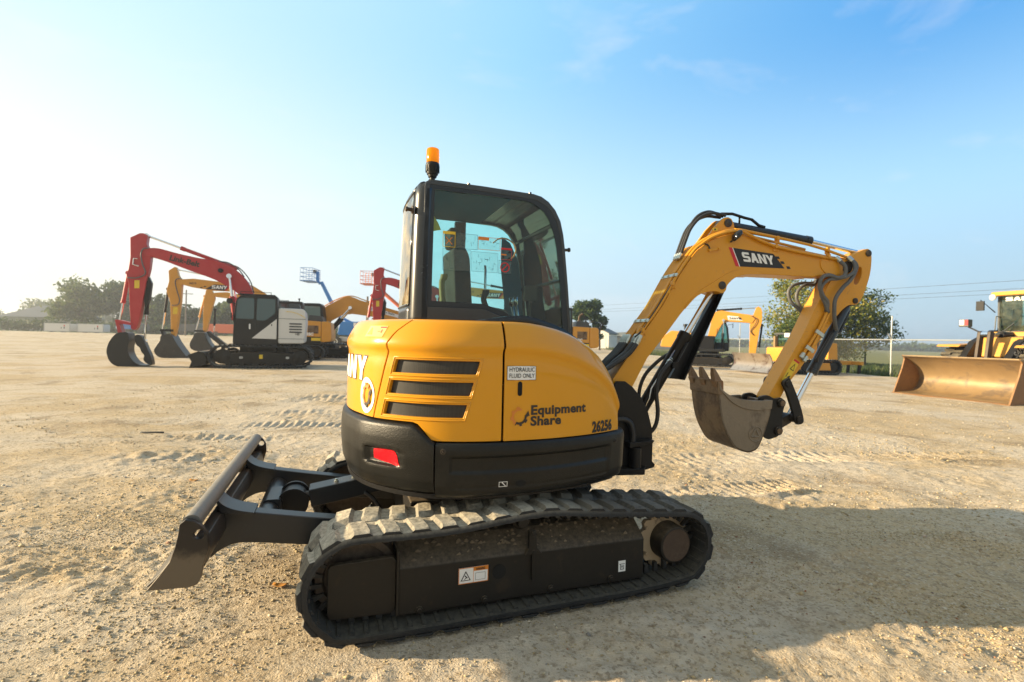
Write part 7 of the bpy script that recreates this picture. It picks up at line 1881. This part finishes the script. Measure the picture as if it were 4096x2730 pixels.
mb = MB(); mb.box((-1.405, 1.17, 2.52), (.012, .14, .18)); build('lamp_glass', mb, 'white', hp); mb = MB(); mb.box((-1.405, 1.03, 2.52), (.012, .10, .18)); build('turn_lamp', mb, 'red_ink', hp)
hl_ = MB(); hl_.box((-1.30, -1.12, 2.50), (.20, .30, .26)); hl_.tube([(-1.0, -.8, 2.15), (-1.25, -1.08, 2.38)], .03, 6); build('headlight', hl_, 'dark_grey', HH, bevel=.02)
mb = MB(); mb.tube([(-.55, .72, 2.2), (-.50, .72, 2.75), (-.10, .78, 2.75)], .02, 6); mb.tube([(-.55, .50, 2.2), (-.1, .2, 2.75)], .02, 6); build('hand_rail', mb, 'dark_grey', HH)
# ---- boom lifts
def basket(root, o, w, d, h, mat):
    mb = MB(); x, y, z = o
    mb.box((x, y, z + .05), (w, d, .10)); fl_ = build('platform', mb, mat, root)
    mb = MB()
    for zz in (.5, .95, h):
        mb.tube([(x - w / 2, y - d / 2, z + zz), (x + w / 2, y - d / 2, z + zz), (x + w / 2, y + d / 2, z + zz), (x - w / 2, y + d / 2, z + zz), (x - w / 2, y - d / 2, z + zz)], .03, 6)
    for k in range(5):
        for yy in (-d / 2, d / 2): mb.tube([(x - w / 2 + w * k / 4, y + yy, z), (x - w / 2 + w * k / 4, y + yy, z + h)], .025, 6)
    build('guard_rail', mb, mat, fl_)
    mb = MB(); mb.box((x + w / 2 - .15, y, z + h * .8), (.25, .5, .4)); build('control_box', mb, 'dark_grey', fl_)
BLF = empty('boom_lift', 'blue boom lift with its basket raised, behind the arching yellow boom', 'boom lift', (-17.6, 55.0, float(gz(-17.6, 55))), 0, 'boom lifts')
basket(BLF, (-5.2, 0, 7.25), 1.35, 2.2, 1.45, 'blue')
mb = MB(); mb.box((-4.35, 0, 7.9), (.25, .35, 1.1)); mb.tube([(-4.35, 0, 7.5), (-4.15, 0, 7.1), (-3.9, 0, 7.2)], .14, 8); build('jib', mb, 'blue', BLF)
mb = MB(); mb.loft([[(p[0] - w / 2, -w / 2, p[1]), (p[0] + w / 2, -w / 2, p[1] + .1), (p[0] + w / 2, w / 2, p[1] + .1), (p[0] - w / 2, w / 2, p[1])] for p, w in (((-3.95, 7.25), .30), ((-2.0, 3.5), .40), ((-.2, 2.6), .45))]); build('boom', mb, 'blue', BLF, bevel=.03)
mb = MB(); mb.prism(round_poly([(-1.7, 1.4), (2.9, 1.2), (3.2, 2.1), (2.0, 2.9), (-1.4, 2.9)], .3), -1.0, 1.0); tb_ = build('turret', mb, 'blue', BLF, bevel=.06)
pl_ = decal('placard', [[(.1, 2.35), (3.1, 2.2), (2.6, 2.75), (.1, 2.8)]], lambda x, z: (x, -1.02, z), 'white', tb_)
lettering(pl_, 'Equipment', .34, lambda x, y: (.85 + x, -1.03, 2.42 + y), 'ink_mid', .008)
decal('gear_emblem', gear(.50, 2.55, .17, 0, 300), lambda x, z: (x, -1.03, z), 'ink_mid', pl_)
mb = MB(); mb.box((.8, 0, .95), (4.6, 1.8, .5)); build('chassis', mb, 'grey_steel', BLF, bevel=.05)
for x in (-1.85, 3.0):
    for y in (-1.1, 1.1):
        mb = MB(); mb.lathe((x, y - .2, .65), (0, 1, 0), [(0, .35), (0, .55), (.06, .65), (.34, .65), (.40, .55), (.40, .35)], 26); w = build('wheel', mb, 'tyre', BLF)
        mb = MB(); mb.lathe((x, y - .19 * (1 if y < 0 else -1), .65), (0, -1 if y < 0 else 1, 0), [(0, .36), (.03, .34), (.0, .2), (.02, 0)], 20); build('rim', mb, 'grey_steel', w)
OLF = empty('boom_lift', 'orange boom lift basket on a thin jib beside the second red arm', 'boom lift', (-10.4, 58.0, float(gz(-10.4, 58))), 0, 'boom lifts')
basket(OLF, (-6.75, 0, 7.35), 1.35, 2.0, 1.5, 'orange')
mb = MB(); mb.tube([(-6.05, 0, 8.0), (-5.7, 0, 8.3), (-5.45, 0, 8.2)], .14, 8); mb.tube([(-5.6, -.1, 8.25), (-4.9, -.1, 6.3)], .08, 6); mb.tube([(-5.35, .1, 8.2), (-4.65, .1, 6.3)], .08, 6); build('jib', mb, 'grey_steel', OLF)
mb = MB(); mb.tube([(-4.8, 0, 6.35), (0, 0, 2.4)], .22, 8); build('boom', mb, 'orange', OLF)
mb = MB(); mb.prism(round_poly([(-1.5, 1.0), (1.8, 1.0), (1.8, 2.4), (-1.2, 2.5)], .2), -1, 1); build('turret', mb, 'orange', OLF, bevel=.05)
for x in (-1.5, 1.8):
    for y in (-1.1, 1.1):
        mb = MB(); mb.lathe((x, y - .2, .6), (0, 1, 0), [(0, .3), (0, .5), (.06, .6), (.34, .6), (.40, .5), (.40, .3)], 22); build('wheel', mb, 'tyre', OLF)
# ---- containers, trucks and machines at the far end of the lot
def cont(x, y, label):
    z = float(gz(x, y)); r = empty('site_container', label, 'container', (x, y, z), R_(6), 'white containers by the hedge')
    mb = MB(); mb.box((0, 0, 1.0), (4.9, 2.0, 1.55)); b_ = build('container_body', mb, 'white_paint', r, bevel=.04)
    mb = MB()
    for xx in (-2.4, 2.4): mb.box((xx, -1.0, 1.0), (.12, .10, 1.75))
    mb.box((0, -1.0, 1.80), (4.9, .10, .12)); mb.box((0, -1.0, .2), (4.9, .10, .12)); build('frame', mb, 'grey_steel', r)
    mb = MB(); mb.box((1.35, -1.015, 1.35), (.22, .02, .30)); build('warning_plate', mb, 'red_ink', b_)
    mb = MB(); mb.box((1.35, -1.015, .95), (.2, .02, .4)); mb.box((.8, -1.015, .9), (.12, .02, .3)); build('valve_hatch', mb, 'ink_mid', b_)
    for xx in (-1.2, 1.0):
        mb = MB(); mb.box((xx, -.7, .1), (.6, .5, .22)); build('skid', mb, 'dark_grey', r)
cont(-93.0, 101.0, 'white site container nearest the dark hedge'); cont(-86.6, 101.5, 'white site container next to the red excavator arm')
def truck(label, x, y, w, mat, h=2.6):
    r = empty('parked_truck', label, 'truck', (x, y, float(gz(x, y))), R_(4), 'trucks at the far end')
    mb = MB(); mb.box((0, 0, 1.5), (w, 2.2, h - 1.1)); build('body', mb, mat, r, bevel=.1)
    mb = MB(); mb.prism(round_poly([(w / 2 + .1, .7), (w / 2 + 1.9, .7), (w / 2 + 1.9, 1.5), (w / 2 + 1.5, h), (w / 2 + .1, h)], .15), -1.05, 1.05); cb_ = build('cab', mb, 'dark_grey', r, bevel=.06)
    mb = MB(); mb.prism([(w / 2 + .5, 1.6), (w / 2 + 1.7, 1.6), (w / 2 + 1.4, h - .2), (w / 2 + .5, h - .2)], -1.07, -1.055); build('window', mb, 'far_pane', cb_, smooth=0)
    for xx in (-w / 2 + .6, -w / 2 + 1.8, w / 2 + 1.0):
        mb = MB(); mb.lathe((xx, -1.1, .5), (0, 1, 0), [(0, .3), (0, .45), (.05, .5), (.3, .5), (.3, .3)], 16); build('wheel', mb, 'tyre', r)
truck('dark dump truck far behind the nearest yellow excavator arm', -67.0, 101.0, 4.6, 'dark_grey'); truck('orange bodied truck seen under the further yellow boom', -58.5, 100.0, 6.2, 'orange', 2.9); truck('blue truck seen just right of the red arm', -80.5, 103.0, 3.4, 'blue', 2.2)
# ---- house, shed, water tower, poles, wires, fence
M['roof_grey'] = flat('grey_shingle_roof', (.12, .135, .15), .8); M['wall_pale'] = flat('pale_house_wall', (.34, .33, .29), .8)
HS = empty('house', 'pale house with a grey hipped roof behind the hedge at far left', 'house', (-117.0, 125, float(gz(-117, 125))), R_(8))
mb = MB(); mb.box((0, 0, 1.7), (17, 8, 3.4)); hw = build('wall', mb, 'wall_pale', HS)
for x in (-5, 0, 5):
    mb = MB(); mb.box((x, -4.02, 1.8), (1.4, .06, 1.2)); build('window', mb, 'far_pane', hw)
mb = MB(); mb.add([(-9, -4.6, 3.4), (9, -4.6, 3.4), (9, 4.6, 3.4), (-9, 4.6, 3.4), (-3.4, 0, 6.4), (3.4, 0, 6.4)], [(0, 1, 5, 4), (1, 2, 5), (2, 3, 4, 5), (3, 0, 4), (0, 3, 2, 1)]); build('roof', mb, 'roof_grey', HS, smooth=0)
SH = empty('shed', 'small white gabled shed beyond the fence just right of the cab', 'shed', (14.2, 76.0, float(gz(14.2, 76))), R_(-30))
mb = MB(); mb.prism([(-1.5, 0), (1.5, 0), (1.5, 2.3), (0, 3.0), (-1.5, 2.3)], -2.0, 2.0); build('wall', mb, 'white_paint', SH, smooth=0)
mb = MB(); mb.prism([(-1.7, 2.2), (0, 3.0), (1.7, 2.2), (1.7, 2.3), (0, 3.12), (-1.7, 2.3)], -2.2, 2.2); build('roof', mb, 'roof_grey', SH, smooth=0)
SB = empty('long_building', 'long grey low building beyond the white shed', 'building', (27.5, 118.0, float(gz(27.5, 118))), R_(-8))
mb = MB(); mb.box((0, 0, 1.4), (22, 10, 2.8)); build('wall', mb, 'roof_grey', SB); mb = MB(); mb.prism([(-11.3, 2.8), (11.3, 2.8), (11.3, 3.0), (0, 3.7), (-11.3, 3.0)], -5.3, 5.3); build('roof', mb, 'grey_steel', SB, smooth=0)
WT = empty('water_tower', 'pale water tower far away on the horizon left of the loader', 'water tower', (335, 400, 0))
mb = MB(); mb.lathe((0, 0, 2.6), (0, 0, 1), [(0, 1.6), (.8, 2.3), (2.6, 2.35), (3.6, 2.2), (4.0, 1.2), (4.1, 0)], 24); build('tank', mb, 'wall_pale', WT); mb = MB(); mb.lathe((0, 0, -1), (0, 0, 1), [(0, 1.5), (3.7, 1.4)], 16); build('pedestal', mb, 'wall_pale', WT)
M['pole_wood'] = flat('weathered_pole', (.16, .13, .10), .85)
def pole(label, x, y, h):
    r = empty('utility_pole', label, 'utility pole', (x, y, float(gz(x, y))), .3, 'utility poles')
    mb = MB(); mb.tube([(0, 0, -.5), (0, 0, h)], .16, 8, r_end=.11); build('pole', mb, 'pole_wood', r); mb = MB(); mb.box((0, 0, h - .7), (2.2, .1, .12)); build('crossarm', mb, 'pole_wood', r)
pole('tall utility pole between the two yellow excavator arms', -60.0, 90.0, 8.4); pole('utility pole rising behind the arching yellow boom', -17.8, 60.0, 6.1); pole('distant utility pole at far left above the hedge', -200.0, 200.0, 10.8); pole('utility pole hidden behind the cab carrying the power lines', 20.0, 169.0, 13.0)
PW = empty('power_line', 'three thin power wires crossing the sky on the right', 'power line', (51.8, 124.5, 12.0), math.atan2(89, -63.6))
for dz, dy in ((1.2, 0), (-.1, -.4), (-.9, .4)):
    mb = MB(); mb.tube([(s_, dy, dz + .9 * ((s_ / 110) ** 2 - .25)) for s_ in np.linspace(-110, 60, 24)], .028, 4); build('wire', mb, 'dark_grey', PW, smooth=2)
m, nt, N, L, b, out = nodes_of('chain_link_mesh')
tr_ = N.new('ShaderNodeBsdfTransparent'); mx_ = N.new('ShaderNodeMixShader'); mx_.inputs[0].default_value = .045
b.inputs['Base Color'].default_value = (.45, .46, .46, 1); L.new(tr_.outputs[0], mx_.inputs[1]); L.new(b.outputs[0], mx_.inputs[2]); L.new(mx_.outputs[0], out.inputs[0]); M['mesh'] = m
FP = [(22.6, 14.0), (21.7, 20.0), (20.9, 27.0), (19.9, 34.0), (19.06, 41.0), (17.6, 50.0), (15.6, 60.0), (13.4, 70.0)]
FN = empty('wire_fence', 'galvanised chain link fence with top rail along the right side of the lot', 'fence', (20.9, 27.0, 0))
for i, (x, y) in enumerate(FP):
    z = float(gz(x, y)); tall = 3.32 if i in (2, 4) else 2.15
    mb = MB(); mb.tube([(x - 20.9, y - 27, z - .1), (x - 20.9, y - 27, z + tall)], .034, 8); mb.tube([(x - 20.9, y - 27, z + 2.0), (x - 20.9 - .2, y - 27, z + 2.35)], .025, 6); build('post', mb, 'grey_steel', FN)
    if i + 1 < len(FP):
        x2, y2 = FP[i + 1]; z2 = float(gz(x2, y2)); ox, oy = 20.9, 27.0
        mb = MB(); mb.tube([(x - ox, y - oy, z + 2.02), (x2 - ox, y2 - oy, z2 + 2.02)], .035, 6); build('top_rail', mb, 'grey_steel', FN)
        mb = MB(); mb.add([(x - ox, y - oy, z + .03), (x2 - ox, y2 - oy, z2 + .03), (x2 - ox, y2 - oy, z2 + 2.0), (x - ox, y - oy, z + 2.0)], [(0, 1, 2, 3)]); build('wire_mesh', mb, 'mesh', FN, smooth=0)
# ================================================================== haze
m = bpy.data.materials.new('pale_air'); m.use_nodes = True; nt = m.node_tree; nt.nodes.clear()
out = nt.nodes.new('ShaderNodeOutputMaterial'); pv = nt.nodes.new('ShaderNodeVolumePrincipled')
pv.inputs['Color'].default_value = (.88, .93, 1.0, 1); pv.inputs['Density'].default_value = 0.0010; pv.inputs['Anisotropy'].default_value = .55
nt.links.new(pv.outputs[0], out.inputs['Volume']); M['haze'] = m
mb = MB(); mb.box((100, 250, 6.0), (1300, 700, 16.0))
hz = build('haze', mb, 'haze', None, smooth=0); tag(hz, 'thin pale morning haze over the lot and fields', 'haze', kind='stuff')
